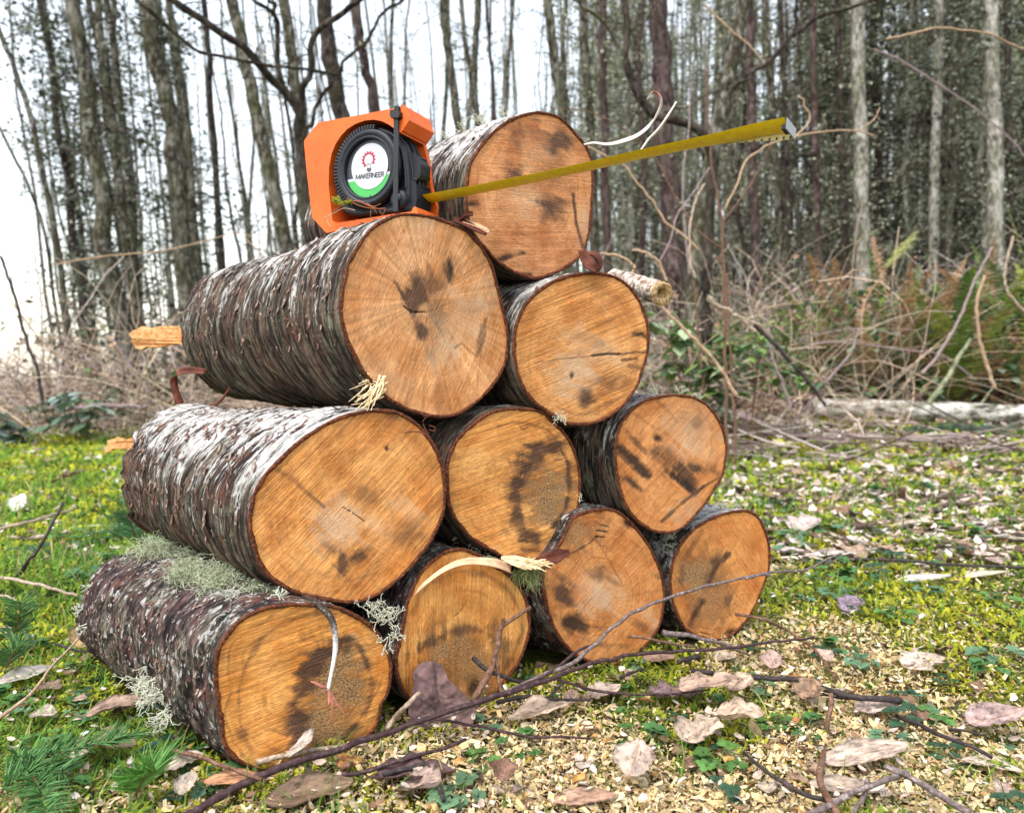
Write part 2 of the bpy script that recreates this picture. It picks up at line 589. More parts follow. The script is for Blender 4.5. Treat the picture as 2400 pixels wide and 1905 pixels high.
spec(key='L2', fr=Z2, Y=.89, az=36, ax=44, L=.49, rb=.93, kind='striped', lich=.66, res=(300, 260), saw=(-64, .34), pith=(860, 720),
     base=(0.723, 0.368, 0.160), deep=(0.619, 0.273, 0.098), ring=.14, ray=.4,
     pts=[(270, 780), (285, 640), (310, 520), (350, 420), (410, 320), (480, 240), (560, 180), (660, 145), (760, 140), (860, 150), (960, 175), (1060, 215), (1140, 265), (1210, 340), (1270, 430), (1310, 520), (1340, 640), (1365, 740), (1395, 860), (1408, 980), (1400, 1110), (1370, 1190), (1320, 1280), (1250, 1360), (1170, 1430), (1080, 1490), (980, 1512), (880, 1505), (760, 1475), (650, 1425), (560, 1365), (500, 1300), (440, 1225), (380, 1130), (335, 1040), (295, 930), (275, 850)],
     label='large log with brown and white striped bark under the orange tape measure',
     stains=[('dark', 780, 690, 80, 110, 25, .85), ('dark', 1010, 500, 55, 110, 0, .75), ('black', 1018, 520, 20, 75, -5, .95), ('dark', 830, 930, 55, 60, 0, .8), ('dark', 880, 620, 120, 90, 0, .65), ('dark', 920, 800, 110, 190, 20, .55), ('pale', 1090, 870, 140, 230, 30, .85), ('pale', 1050, 680, 80, 70, 0, .6), ('pale', 830, 250, 70, 130, 20, .45), ('pale', 600, 1240, 130, 110, 20, .4), ('dark', 1130, 790, 90, 40, 0, .4)],
     strokes=[('dark', [(640, 600), (690, 680), (750, 780)], 32, .95), ('dark', [(1250, 850), (1225, 980), (1190, 1090)], 26, .75), ('black', [(705, 765), (755, 805), (860, 802)], 10, .8), ('dark', [(860, 802), (940, 770), (1010, 745)], 7, .7), ('dark', [(1050, 1040), (1090, 1010), (1190, 1100)], 14, .6), ('dark', [(1190, 1320), (1215, 1120), (1240, 980)], 8, .6)])
spec(key='L3', fr=Z3, Y=1.0, az=26, ax=44, L=.44, rb=.95, kind='striped', lich=.8, res=(200, 60), saw=(-21, .85), pith=(600, 700),
     base=(0.723, 0.344, 0.111), deep=(0.596, 0.245, 0.067), ring=.2, ray=.08,
     pts=[(145, 640), (150, 540), (165, 450), (195, 370), (240, 300), (310, 230), (390, 175), (480, 135), (580, 112), (680, 105), (770, 112), (840, 135), (900, 170), (960, 230), (1010, 310), (1045, 400), (1062, 490), (1065, 580), (1050, 680), (1025, 760), (1000, 840), (960, 920), (900, 1000), (840, 1050), (770, 1095), (690, 1125), (600, 1138), (510, 1128), (430, 1085), (350, 1030), (270, 970), (215, 890), (175, 790), (155, 710)],
     label='pale-centred log right of the big striped log, a limb stub behind it',
     stains=[('pale', 580, 730, 150, 190, 25, .85), ('pale', 700, 640, 190, 110, 10, .5), ('dark', 645, 955, 55, 65, 0, .85), ('dark', 810, 850, 110, 60, -20, .55), ('black', 545, 800, 13, 22, 15, .95), ('dark', 640, 560, 130, 40, 15, .4)],
     strokes=[('black', [(960, 520), (1010, 525), (1062, 545)], 32, .9), ('black', [(680, 668), (780, 655), (860, 655)], 12, .85), ('dark', [(860, 655), (960, 645), (1040, 640)], 14, .8), ('dark', [(280, 715), (450, 690), (680, 668)], 7, .8), ('dark', [(880, 695), (980, 685)], 14, .7), ('dark', [(450, 1010), (560, 1060), (720, 1050), (850, 960)], 18, .35), ('dark', [(930, 735), (1000, 745)], 22, .55)])
spec(key='L4', fr=Z4, Y=.82, az=28, ax=45, L=.44, rb=.93, kind='striped', lich=.86, res=(300, 240), saw=(-44, .85), pith=(780, 980),
     base=(0.711, 0.328, 0.095), deep=(0.562, 0.221, 0.052), ring=.2, ray=.14,
     pts=[(95, 940), (105, 830), (130, 740), (170, 660), (220, 585), (290, 510), (370, 430), (460, 350), (560, 280), (670, 215), (780, 165), (900, 135), (1010, 120), (1110, 120), (1200, 140), (1290, 185), (1370, 255), (1440, 340), (1490, 430), (1525, 530), (1545, 640), (1545, 760), (1530, 880), (1500, 970), (1450, 1070), (1390, 1160), (1310, 1260), (1230, 1340), (1140, 1420), (1030, 1490), (930, 1530), (820, 1540), (720, 1530), (600, 1510), (500, 1490), (400, 1450), (310, 1400), (240, 1345), (185, 1275), (150, 1195), (125, 1110), (105, 1030)],
     label='wide silvery-barked log with a torn far end, left in the second row',
     stains=[('pale', 750, 960, 170, 170, 35, .75), ('pale', 1250, 850, 140, 60, 35, .5), ('pale', 1000, 950, 200, 80, 40, .45), ('dark', 790, 1250, 48, 80, -10, .95), ('dark', 890, 1200, 90, 50, -20, .75), ('dark', 700, 1150, 60, 45, 20, .6), ('dark', 1280, 1050, 130, 110, 0, .5), ('dark', 940, 760, 110, 60, 20, .5), ('black', 1110, 410, 12, 16, 0, .9), ('dark', 1150, 160, 120, 50, 15, .55)],
     strokes=[('dark', [(290, 545), (400, 610), (520, 720), (650, 830)], 30, .6), ('black', [(790, 835), (850, 870), (950, 940)], 5, .85), ('dark', [(250, 950), (350, 1150), (560, 1300), (850, 1370), (1050, 1310)], 26, .35), ('dark', [(200, 1130), (330, 1240), (420, 1360)], 34, .4)])
spec(key='L5', fr=Z5, Y=.955, az=34, ax=44, L=.44, rb=.95, kind='striped', lich=.35, res=(200, 50), saw=(-13, .9), pith=(820, 860),
     base=(0.757, 0.363, 0.102), deep=(0.619, 0.245, 0.059), ring=.22, ray=.08,
     pts=[(165, 690), (180, 600), (215, 500), (265, 410), (330, 340), (410, 270), (500, 200), (600, 155), (720, 135), (850, 130), (960, 142), (1050, 175), (1120, 230), (1200, 310), (1270, 400), (1320, 500), (1355, 620), (1378, 740), (1378, 860), (1365, 980), (1340, 1090), (1310, 1190), (1270, 1260), (1200, 1340), (1120, 1420), (1040, 1480), (970, 1530), (900, 1560), (820, 1565), (740, 1530), (660, 1470), (560, 1410), (470, 1360), (390, 1300), (320, 1220), (240, 1120), (190, 1010), (175, 900), (170, 790)],
     label='middle log of the second row, powdery brown patch on its face',
     stains=[('dust', 1080, 900, 210, 290, -12, 1.0), ('dark', 1190, 560, 60, 90, 0, .5), ('dark', 700, 1235, 55, 55, 0, .6), ('dark', 820, 690, 70, 50, 0, .7), ('dark', 240, 960, 40, 90, 0, .35), ('dark', 350, 740, 60, 90, 0, .25)],
     strokes=[('dark', [(1150, 465), (1010, 545), (880, 660), (810, 780), (790, 950), (800, 1130), (870, 1240), (980, 1290)], 140, .95), ('dark', [(1180, 480), (1262, 620), (1275, 850), (1235, 1040), (1130, 1200), (980, 1300), (820, 1310)], 42, .8), ('dark', [(640, 300), (780, 265), (920, 280), (1080, 330), (1170, 420)], 18, .45), ('dark', [(800, 260), (870, 340), (915, 280)], 12, .5)])
spec(key='L6', fr=ZA, Y=1.075, az=27, ax=44, L=.44, rb=.95, kind='striped', lich=.75, res=(200, 60), saw=(-40, .5), pith=(1580, 280),
     base=(0.711, 0.313, 0.102), deep=(0.573, 0.216, 0.059), ring=.25, ray=.08,
     pts=[(1225, 380), (1230, 300), (1245, 240), (1275, 180), (1320, 125), (1380, 85), (1450, 62), (1540, 52), (1620, 58), (1690, 85), (1740, 125), (1785, 190), (1815, 260), (1828, 340), (1818, 420), (1805, 490), (1765, 555), (1725, 625), (1670, 690), (1600, 760), (1540, 792), (1480, 797), (1420, 782), (1360, 745), (1300, 680), (1265, 610), (1245, 540), (1230, 455)],
     label='rightmost log of the second row, black smears and a dark scar on its face',
     stains=[('black', 1457, 290, 22, 18, 30, .95), ('pale', 1640, 280, 150, 120, 35, .75), ('dark', 1665, 205, 40, 45, 0, .55), ('dark', 1600, 180, 160, 90, 20, .35), ('pale', 1600, 680, 90, 60, -40, .45), ('dark', 1750, 260, 40, 120, 0, .35)],
     strokes=[('black', [(1295, 250), (1340, 300), (1390, 350)], 30, .75), ('black', [(1245, 335), (1285, 370), (1325, 405)], 42, .95), ('black', [(1335, 405), (1375, 455), (1412, 495)], 42, .95), ('black', [(1250, 488), (1310, 515), (1370, 560)], 34, .9), ('dark', [(1450, 360), (1530, 420), (1640, 520)], 75, .95), ('black', [(1500, 470), (1560, 500), (1640, 560)], 30, .8), ('dark', [(1640, 440), (1720, 455), (1800, 480)], 60, .85), ('dark', [(1805, 485), (1700, 545), (1580, 640), (1480, 730)], 14, .8), ('dark', [(1440, 80), (1500, 130), (1560, 200)], 16, .5), ('dark', [(1320, 150), (1420, 220), (1500, 260)], 14, .35)])
spec(key='L7', fr=Z7, Y=.76, az=34, ax=47, L=.41, rb=.9, kind='purple', lich=.42, res=(300, 240), saw=(-9, .8), pith=(1020, 760),
     base=(0.780, 0.373, 0.098), deep=(0.642, 0.250, 0.047), ring=.42, ray=.06,
     pts=[(70, 640), (85, 560), (115, 475), (170, 390), (240, 310), (320, 245), (410, 200), (520, 165), (640, 148), (760, 145), (880, 145), (1000, 155), (1110, 185), (1210, 230), (1300, 285), (1370, 345), (1430, 420), (1470, 500), (1495, 580), (1508, 680), (1500, 790), (1475, 880), (1430, 960), (1415, 1050), (1385, 1140), (1330, 1210), (1240, 1300), (1100, 1400), (900, 1480), (700, 1515), (560, 1520), (420, 1505), (330, 1465), (250, 1420), (180, 1350), (140, 1270), (125, 1170), (105, 1060), (90, 950), (78, 850), (70, 740)],
     label='lichen-covered log at the bottom left of the pile, a twig hanging over it',
     stains=[('dust', 1090, 860, 250, 360, 10, 1.0), ('dust', 930, 1150, 180, 200, 0, 1.0), ('dark', 295, 1195, 42, 42, 0, .75), ('dark', 770, 675, 20, 14, 0, .8), ('pale', 1190, 420, 60, 45, 20, .8), ('dark', 850, 830, 25, 25, 0, .8)],
     strokes=[('dark', [(1140, 430), (980, 540), (860, 660), (780, 830), (710, 960), (770, 1060), (750, 1200), (760, 1330)], 110, .95), ('dark', [(1225, 470), (1300, 620), (1345, 780), (1325, 960), (1240, 1090), (1110, 1240)], 45, .9), ('dark', [(1010, 480), (960, 560), (900, 640)], 60, .6), ('dark', [(900, 225), (650, 290), (460, 430), (330, 640), (275, 850), (275, 1060), (305, 1200), (380, 1350)], 34, .5), ('dark', [(170, 560), (200, 800), (200, 1000)], 60, .28)])
spec(key='L8', fr=Z8, Y=.895, az=35, ax=45, L=.42, rb=.95, kind='purple', lich=.4, res=(220, 60), saw=(-88, .5), pith=(800, 1050),
     base=(0.757, 0.359, 0.098), deep=(0.608, 0.245, 0.053), ring=.2, ray=.06,
     pts=[(170, 1080), (195, 980), (225, 860), (250, 740), (270, 640), (300, 540), (345, 440), (400, 340), (470, 260), (550, 195), (640, 145), (730, 125), (820, 135), (900, 165), (980, 210), (1060, 260), (1150, 320), (1230, 390), (1300, 480), (1350, 570), (1380, 680), (1388, 780), (1380, 880), (1355, 980), (1320, 1080), (1270, 1180), (1210, 1270), (1150, 1350), (1080, 1430), (980, 1500), (850, 1545), (650, 1570), (450, 1555), (320, 1495), (250, 1430), (205, 1340), (180, 1240), (170, 1150)],
     label='bottom row log with a big purple dead leaf leaning on its face',
     stains=[('dust', 780, 1180, 340, 300, 0, .85), ('black', 880, 1390, 40, 60, 0, .8), ('dark', 1010, 840, 70, 30, 10, .7), ('dark', 1140, 1010, 90, 160, 0, .45), ('dark', 850, 1290, 60, 60, 0, .5)],
     strokes=[('dark', [(400, 1030), (540, 950), (680, 880), (850, 840), (960, 870), (1060, 930)], 75, .7), ('dark', [(340, 720), (390, 560), (520, 420), (760, 335), (1000, 375), (1180, 500), (1290, 680), (1315, 860), (1240, 1060), (1140, 1250)], 50, .55), ('dark', [(290, 1150), (290, 950), (310, 760)], 34, .45), ('black', [(700, 740), (760, 700), (790, 640)], 6, .7)])
spec(key='L9', fr=Z9, Y=1.02, az=34, ax=44, L=.42, rb=.95, kind='purple', lich=.4, res=(220, 60), saw=(-34, .42), pith=(640, 920),
     base=(0.699, 0.313, 0.102), deep=(0.573, 0.216, 0.059), ring=.3, ray=.2,
     pts=[(148, 720), (155, 640), (200, 560), (300, 420), (380, 250), (440, 195), (520, 165), (600, 148), (690, 142), (770, 160), (840, 200), (920, 275), (990, 360), (1050, 450), (1100, 550), (1140, 640), (1165, 720), (1180, 820), (1182, 920), (1170, 1020), (1150, 1110), (1115, 1190), (1060, 1270), (990, 1340), (920, 1400), (840, 1455), (760, 1485), (680, 1485), (600, 1465), (500, 1430), (430, 1400), (370, 1340), (310, 1280), (260, 1200), (220, 1110), (185, 1010), (162, 900), (150, 810)],
     label='bottom row log with two dark rotten spots at its left edge',
     stains=[('dark', 330, 830, 85, 120, -10, 1.0), ('black', 430, 1110, 100, 65, 25, .95), ('dark', 360, 930, 70, 60, 0, .8), ('dark', 600, 690, 80, 55, 20, .75), ('pale', 600, 890, 200, 150, 20, .8), ('black', 872, 275, 52, 24, 32, .9), ('dark', 990, 1130, 110, 45, 35, .65), ('dust', 470, 350, 140, 190, 35, .6), ('dark', 1120, 720, 40, 24, 40, .5), ('pale', 1080, 1100, 60, 160, -28, .5)],
     strokes=[('dark', [(560, 660), (680, 720), (780, 790)], 40, .5), ('black', [(200, 620), (290, 570), (360, 530)], 46, .9), ('dark', [(320, 560), (450, 500), (560, 430), (610, 380)], 14, .8), ('dark', [(240, 1040), (380, 1200), (600, 1290), (860, 1310)], 34, .45), ('black', [(590, 385), (680, 392)], 10, .8), ('black', [(612, 335), (690, 345)], 10, .8), ('black', [(640, 288), (710, 302)], 10, .8), ('dark', [(600, 400), (720, 600), (830, 800)], 9, .6), ('dark', [(540, 1130), (640, 1160), (740, 1080)], 22, .45), ('dark', [(600, 1060), (690, 1080), (740, 1010)], 14, .4)])
spec(key='L10', fr=Z9, Y=1.13, az=22, ax=44, L=.42, rb=.95, kind='purple', lich=.8, res=(200, 70), saw=(52, .42), pith=(1620, 720),
     base=(0.666, 0.295, 0.086), deep=(0.551, 0.211, 0.055), ring=.2, ray=.1,
     pts=[(1212, 760), (1222, 680), (1240, 590), (1275, 500), (1330, 410), (1400, 330), (1490, 265), (1590, 215), (1690, 180), (1790, 160), (1870, 158), (1940, 185), (1990, 240), (2030, 320), (2060, 420), (2072, 530), (2068, 630), (2040, 740), (2000, 850), (1950, 960), (1900, 1060), (1830, 1150), (1760, 1210), (1680, 1255), (1600, 1265), (1500, 1250), (1420, 1220), (1360, 1180), (1310, 1110), (1270, 1030), (1240, 940), (1220, 850)],
     label='pointed egg-shaped log at the right end of the bottom row',
     stains=[('dust', 1460, 700, 170, 200, 20, .8), ('dark', 1620, 600, 60, 45, 0, .75), ('dark', 1715, 900, 34, 80, 5, .6), ('black', 1740, 1195, 42, 30, 0, .9), ('dust', 1560, 930, 180, 280, 15, .6), ('dark', 1560, 760, 60, 90, 0, .5)],
     strokes=[('dark', [(1710, 545), (1610, 650), (1560, 770)], 46, .95), ('black', [(1500, 940), (1440, 1030), (1395, 1130)], 52, .85), ('dark', [(1330, 640), (1320, 760), (1350, 880)], 30, .5), ('black', [(1420, 1215), (1480, 1190), (1560, 1215)], 14, .6), ('dark', [(1490, 330), (1420, 450), (1360, 570)], 24, .35)])


def seg_dist(Q, pts):
    d = np.full(len(Q), 1e9)
    for a, b in zip(pts[:-1], pts[1:]):
        ab = b - a
        t = np.clip(((Q - a) @ ab) / (ab @ ab + 1e-9), 0, 1)
        d = np.minimum(d, np.linalg.norm(Q - (a + t[:, None] * ab), axis=1))
    return d


LOGOBJ = {}


def build_log(i, g):
    px = Z(g['fr'], g['pts'])
    px = resample(smoothline(np.concatenate([px, px[:1]]), 600)[:-1], g['res'][0], True)
    a = R(g['az'])
    n = np.array([math.sin(a), -math.cos(a), 0.0])            # outward normal of the sawn face
    cpx = px.mean(0)
    o = at(cpx, g['Y'])
    O = onplane(px, o, n)
    U = unit(np.cross(np.array([0, 0, 1.0]), n))             # to the right in the picture
    V = np.array([0, 0, 1.0])
    c = O.mean(0)
    S = len(O)
    loc2 = np.stack([(O - c) @ U, (O - c) @ V], 1)
    th = np.arctan2(loc2[:, 1], loc2[:, 0])
    rad = np.linalg.norm(loc2, axis=1)
    k = np.argsort(th)
    O, loc2, th, rad = O[k], loc2[k], th[k], rad[k]
    rr = resample(np.stack([th, rad], 1), S)
    cs = np.stack([np.cos(th), np.sin(th)], 1)
    nz = fbm(P3(cs[:, 0] * 9, cs[:, 1] * 9, i * 5), 3)
    nz2 = fbm(P3(cs[:, 0] * 40, cs[:, 1] * 40, i * 5), 4, 3)
    rad = rad * (1 + (nz2 - .5) * .014)
    tb = .0030 + .0030 * nz + .0030 * (nz2 - .5)
    # base of the thing
    root = empty('firewood_log', (c[0], c[1], min(O[:, 2])), g['label'], 'log', 'sawn logs stacked in the pile')

    def pt(r, off):
        return c + (cs[:, :1] * U + cs[:, 1:] * V) * np.asarray(r)[:, None] + n * np.asarray(off)[..., None]
    # ---- sawn face
    nr = 84
    ri = rad - tb
    f = np.linspace(0, 1, nr) ** .8
    rg = f[:, None] * ri[None]
    uv = rg[..., None] * cs[None]
    q = uv.reshape(-1, 2)
    P = c + q[:, :1] * U + q[:, 1:] * V
    ppx = proj(P)
    sc_ = g['fr'][2]
    pith = onplane(Z(g['fr'], [g['pith']]), o, n)[0]
    pu = np.array([(pith - c) @ U, (pith - c) @ V])
    d = q - pu
    dist = np.linalg.norm(d, axis=1)
    ang = np.arctan2(d[:, 1], d[:, 0])
    # rings follow the outline: radius measured as a share of the way from pith to bark
    wn = fbm(P3(q[:, 0] * 22, q[:, 1] * 22, i * 7), 8)
    share = (rg.reshape(-1) / np.tile(ri, nr))
    rr_ = dist * .55 + share * ri.mean() * .45
    fcv = np.stack([q[:, 0], q[:, 1], rr_ + (wn - .5) * .006], 1)
    an = np.stack([np.cos(ang), np.sin(ang), dist * .25], 1)
    sa = R(g['saw'][0])
    al, ac = q[:, 0] * math.cos(sa) + q[:, 1] * math.sin(sa), -q[:, 0] * math.sin(sa) + q[:, 1] * math.cos(sa)
    warp = (fbm(P3(q[:, 0] * 60, q[:, 1] * 60, i), 21, 4) - .5) * 1.2 + (fbm(P3(al * 16, ac * 150, i), 23, 3) - .5) * 1.3 + (fbm(P3(an[:, 0] * 14, an[:, 1] * 14, dist * 8), 24, 3) - .5) * .8
    st = {kk: np.zeros(len(q)) for kk in ('dark', 'pale', 'dust', 'black')}
    for kind, x, y, rx, ry, rot, s in g['stains']:
        xy = (ppx - Z(g['fr'], [(x, y)])[0]) * sc_
        b = R(rot)
        X = xy[:, 0] * math.cos(b) + xy[:, 1] * math.sin(b)
        Y = -xy[:, 0] * math.sin(b) + xy[:, 1] * math.cos(b)
        e = np.sqrt((X / rx) ** 2 + (Y / ry) ** 2) + warp * min(1, max(rx, ry) / 50)
        st[kind] = np.maximum(st[kind], s * np.clip((1.75 - e) * .75, 0, 1))
    for kind, pts, w, s in g['strokes']:
        e = seg_dist(ppx * 1.0, Z(g['fr'], pts)) * sc_ / (w * .5) + warp * 1.5 * min(1, w / 26)
        st[kind] = np.maximum(st[kind], s * np.clip((1.9 - e) * (.6 if w > 26 else 1), 0, 1))
    blotch = fbm(P3(q[:, 0] * 26, q[:, 1] * 26, i + 40), 25, 4)
    for kk in ('dark', 'dust', 'pale'):
        st[kk] = st[kk] * np.clip(.35 + 1.3 * blotch, 0, 1.15)
    lift = (fbm(P3(q[:, 0] * 30, q[:, 1] * 30, i), 5) - .5) * .0022 - st['black'] * .0012
    lift -= .0006
    P = P + n * lift[:, None]
    fm = wood_mat(i, g['saw'][0], g['base'], g['deep'], g['saw'][1], g['ring'], g['ray'])
    part('cut_face', P, grid_faces(S, nr, True), fm, root, dict(fc=fcv, ang=an, share=share, **st))
    # ---- inner bark ring
    rows = [(ri - .0004, -.0012), (ri + tb * .15, .0008), (ri + tb * .5, .0014), (ri + tb * .85, .0006), (rad, -.001)]
    nzr = [(fbm(P3(cs[:, 0] * 55, cs[:, 1] * 55, i * 3 + j * 2.), 14, 3) - .5) * .0028 for j in range(5)]
    V_ = np.concatenate([pt(r, np.full(S, off) + nzr[j]) for j, (r, off) in enumerate(rows)])
    part('inner_bark', V_, grid_faces(S, 5, True), RIM, root)
    # ---- bark shell
    K = g['res'][1]
    ax = np.array([-math.sin(R(g['ax'])), math.cos(R(g['ax'])), 0])
    Uq = unit(np.cross(ax, np.array([0, 0, 1.0])))
    Bc = c + ax * g['L'] + np.array([0, 0, g.get('dz', 0.0)])
    rb = math.sqrt(abs(np.sum(loc2[:, 0] * np.roll(loc2[:, 1], -1) - loc2[:, 1] * np.roll(loc2[:, 0], -1)) / 2 / math.pi)) * g['rb']
    rbk = rb * (1 + .10 * (fbm(P3(cs[:, 0] * 1.5, cs[:, 1] * 1.5, i * 9), 31, 2) - .5))
    Bp = Bc + (cs[:, :1] * Uq + cs[:, 1:] * V) * rbk[:, None]
    Fp = pt(rad, np.full(S, -.0008))
    s = np.linspace(0, 1, K)
    e = s[:, None, None]
    SH = Fp * (1 - e) + Bp * e
    radial = unit(cs[:, :1] * Uq + cs[:, 1:] * V)
    axl = s[:, None] * g['L'] + np.zeros(S)[None]
    bkv = np.stack([cs[None, :, 0] * rb + 0 * axl, cs[None, :, 1] * rb + 0 * axl, axl], -1)
    fb = bkv.reshape(-1, 3)
    if g['kind'] == 'striped':
        dsp = (fbm(fb * np.array([14, 14, 110]) + i, 40, 4) - .5) * .0075 + (fbm(fb * np.array([50, 50, 260]) + i, 41, 3) - .5) * .004
    else:
        dsp = (fbm(fb * np.array([26, 26, 60]) + i, 40, 4) - .5) * .010 + (fbm(fb * np.array([90, 90, 160]) + i, 41, 3) - .5) * .005
    dsp = dsp + (fbm(fb * 9 + i, 42, 2) - .5) * .012
    fade = np.clip(s * 14, 0, 1)
    dsp = dsp.reshape(K, S) * fade[:, None]
    SH = SH + radial[None] * dsp[..., None]
    if g['key'] in ('L4', 'L2'):            # ragged far end
        rag = (fbm(P3(cs[:, 0] * 7, cs[:, 1] * 7, 3), 77, 4) - .45) * (.07 if g['key'] == 'L4' else .03)
        SH = SH + ax * (rag[None] * (s[:, None] ** 8))[..., None]
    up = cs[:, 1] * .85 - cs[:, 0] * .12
    lich = np.clip(.28 + .85 * up, 0, 1)[None] * g['lich'] + 0 * axl  # lichen plus painted light: whiter towards the sky, darker on the shaded gap sides
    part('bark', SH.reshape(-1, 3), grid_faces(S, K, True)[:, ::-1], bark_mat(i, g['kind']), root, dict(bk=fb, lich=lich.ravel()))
    # ---- far sawn end
    end = SH[-1]
    ec = end.mean(0)
    Ve = np.concatenate([end, (end * .55 + ec * .45) - ax * .002, [ec]])
    fe = [grid_faces(S, 2, True), np.array([(S + j, S + (j + 1) % S, 2 * S) for j in range(S)])]
    part('far_end', Ve, fe, SPLINTER, root)
    LOGOBJ[g['key']] = dict(root=root, SH=SH, cs=cs, radial=radial, ax=ax, c=c, n=n, U=U, o=o, Bc=Bc, rb=rb, g=g, K=K, S=S)


for i, g in enumerate(LOGS):
    build_log(i + 1, g)


# ------------------------------------------------------------------ loose things growing on or torn from the logs (parts)
def surf(key, s, deg, out=0.0):
    """point on a log's bark: s along 0..1, deg = angle from the picture's right, counter-clockwise"""
    D = LOGOBJ[key]
    j = int(np.argmin(np.abs(np.angle(np.exp(1j * (np.arctan2(D['cs'][:, 1], D['cs'][:, 0]) - R(deg)))))))
    kk = int(np.clip(s * (D['K'] - 1), 0, D['K'] - 1))
    return D['SH'][kk, j] + D['radial'][j] * out, D['radial'][j]


def ribbon(pts, wdir, width, thick=.0006, n=26, curl=0.0):
    """a thin strip with real thickness along a 3-D path"""
    P = smoothline(pts, n)
    w = np.asarray(wdir, float)
    w = np.tile(unit(w), (n, 1)) if w.ndim == 1 else unit(smoothline(w, n))
    width = np.asarray(width, float)
    ww = np.interp(np.linspace(0, 1, n), np.linspace(0, 1, len(width)), width) if width.ndim else np.full(n, float(width))
    T = unit(np.gradient(P, axis=0))
    N = unit(np.cross(T, w))
    a = np.linspace(-1, 1, 5)
    top = P[:, None] + w[:, None] * (a[None, :, None] * ww[:, None, None] / 2) + N[:, None] * (curl * (a ** 2)[None, :, None] * ww[:, None, None])
    V = np.concatenate([top.reshape(-1, 3), (top + N[:, None] * thick).reshape(-1, 3)])
    f1 = grid_faces(5, n)
    f2 = f1[:, ::-1] + 5 * n
    L = np.arange(n) * 5
    e = [np.stack([L[:-1], L[1:], L[1:] + 5 * n, L[:-1] + 5 * n], 1), np.stack([L[1:] + 4, L[:-1] + 4, L[:-1] + 4 + 5 * n, L[1:] + 4 + 5 * n], 1)]
    i0 = np.arange(4)
    e.append(np.stack([i0 + 1, i0, i0 + 5 * n, i0 + 1 + 5 * n], 1))
    b = (n - 1) * 5
    e.append(np.stack([b + i0, b + i0 + 1, b + i0 + 1 + 5 * n, b + i0 + 5 * n], 1))
    return V, [np.concatenate([f1, f2] + e)]


def loose_bark(key, N, s_rng, d_rng, size, mat):
    D = LOGOBJ[key]
    mb = MB()
    for _ in range(N):
        p, r = surf(key, rng.uniform(*s_rng), rng.uniform(*d_rng), -.0005)
        t = unit(np.cross(r, D['ax']))
        a = unit(t * rng.choice([-1, 1]) + D['ax'] * rng.normal(0, .25))
        b = unit(np.cross(r, a))
        L = rng.uniform(*size)
        lift = rng.uniform(.15, .9)
        P = [p, p + a * L * .5 + r * L * .12 * lift, p + a * L + r * L * .5 * lift]
        V, f = ribbon(P, b, [L * .55, L * .5, L * rng.uniform(.1, .4)], .0005, 5)
        mb.add(V, f)
    tag(mb.part('loose_bark', mat, D['root']), kind='stuff')


FLAKE = None


def flake_mat():
    m = M('bark_flakes', .8, .2)
    n1 = m.noise(m.obj(), 130, 3, .6)
    return m.done(m.ramp(n1, [(.35, (.04, .022, .018)), (.5, (.14, .07, .05)), (.62, (.30, .24, .20)), (.75, (.6, .55, .5))]))


FLAKE = flake_mat()
loose_bark('L2', 420, (.02, .98), (60, 200), (.004, .012), FLAKE)
loose_bark('L4', 380, (.05, .99), (60, 200), (.004, .013), FLAKE)
loose_bark('L7', 420, (.02, .98), (60, 230), (.003, .008), FLAKE)
loose_bark('L1', 200, (.02, .8), (70, 200), (.003, .009), FLAKE)
for kk in ('L3', 'L6', 'L10'):
    loose_bark(kk, 70, (.0, .6), (60, 170), (.003, .008), FLAKE)


def lichen_tuft(mb, p, r, n, length, rad, col, droop=.3, spread=1.0, tangle=.6):
    K = 9
    d0 = unit(r[None] + rng.normal(0, spread * .6, (n, 3)))
    P = np.zeros((n, K, 3))
    P[:, 0] = p + rng.normal(0, length * .18 * spread, (n, 3)) * (1 - .6 * np.abs(r))
    d = d0
    L = length * rng.uniform(.4, 1.1, n)
    for k in range(1, K):
        d = unit(d + rng.normal(0, tangle, (n, 3)) + np.array([0, 0, -droop]) * .35)
        P[:, k] = P[:, k - 1] + d * (L / K)[:, None]
    rd = rad * np.linspace(1, .35, K)[None] * rng.uniform(.7, 1.3, (n, 1))
    V, f = tubes(P, rd, 3)
    c = np.asarray(col) * rng.uniform(.75, 1.2, (n, 1))
    mb.add(V, f, col=np.repeat(c, K * 3, 0))


def branch_lichen(mb, p, r, n, size, rad, col):
    size, rad, n = size * .72, rad * .62, int(n * 1.5)
    """stiff forked lichen"""
    for _ in range(n):
        d = unit(r + rng.normal(0, .5, 3))
        stack = [(np.array(p) + rng.normal(0, size * .12, 3), d, size * rng.uniform(.35, .6), 0)]
        while stack:
            q, d, L, lv = stack.pop()
            e = q + d * L
            mid = (q + e) / 2 + rng.normal(0, L * .12, 3)
            V, f = tubes(np.array([q, mid, e]), np.array([rad, rad * .9, rad * .6]) * (1 - .15 * lv), 4)
            mb.add(V, f, col=np.asarray(col) * rng.uniform(.85, 1.1))
            if lv < 3:
                for _k in range(2):
                    stack.append((e, unit(d + rng.normal(0, .65, 3)), L * rng.uniform(.55, .85), lv + 1))


GREY = (.52, .56, .38)
PALE = (.74, .74, .60)
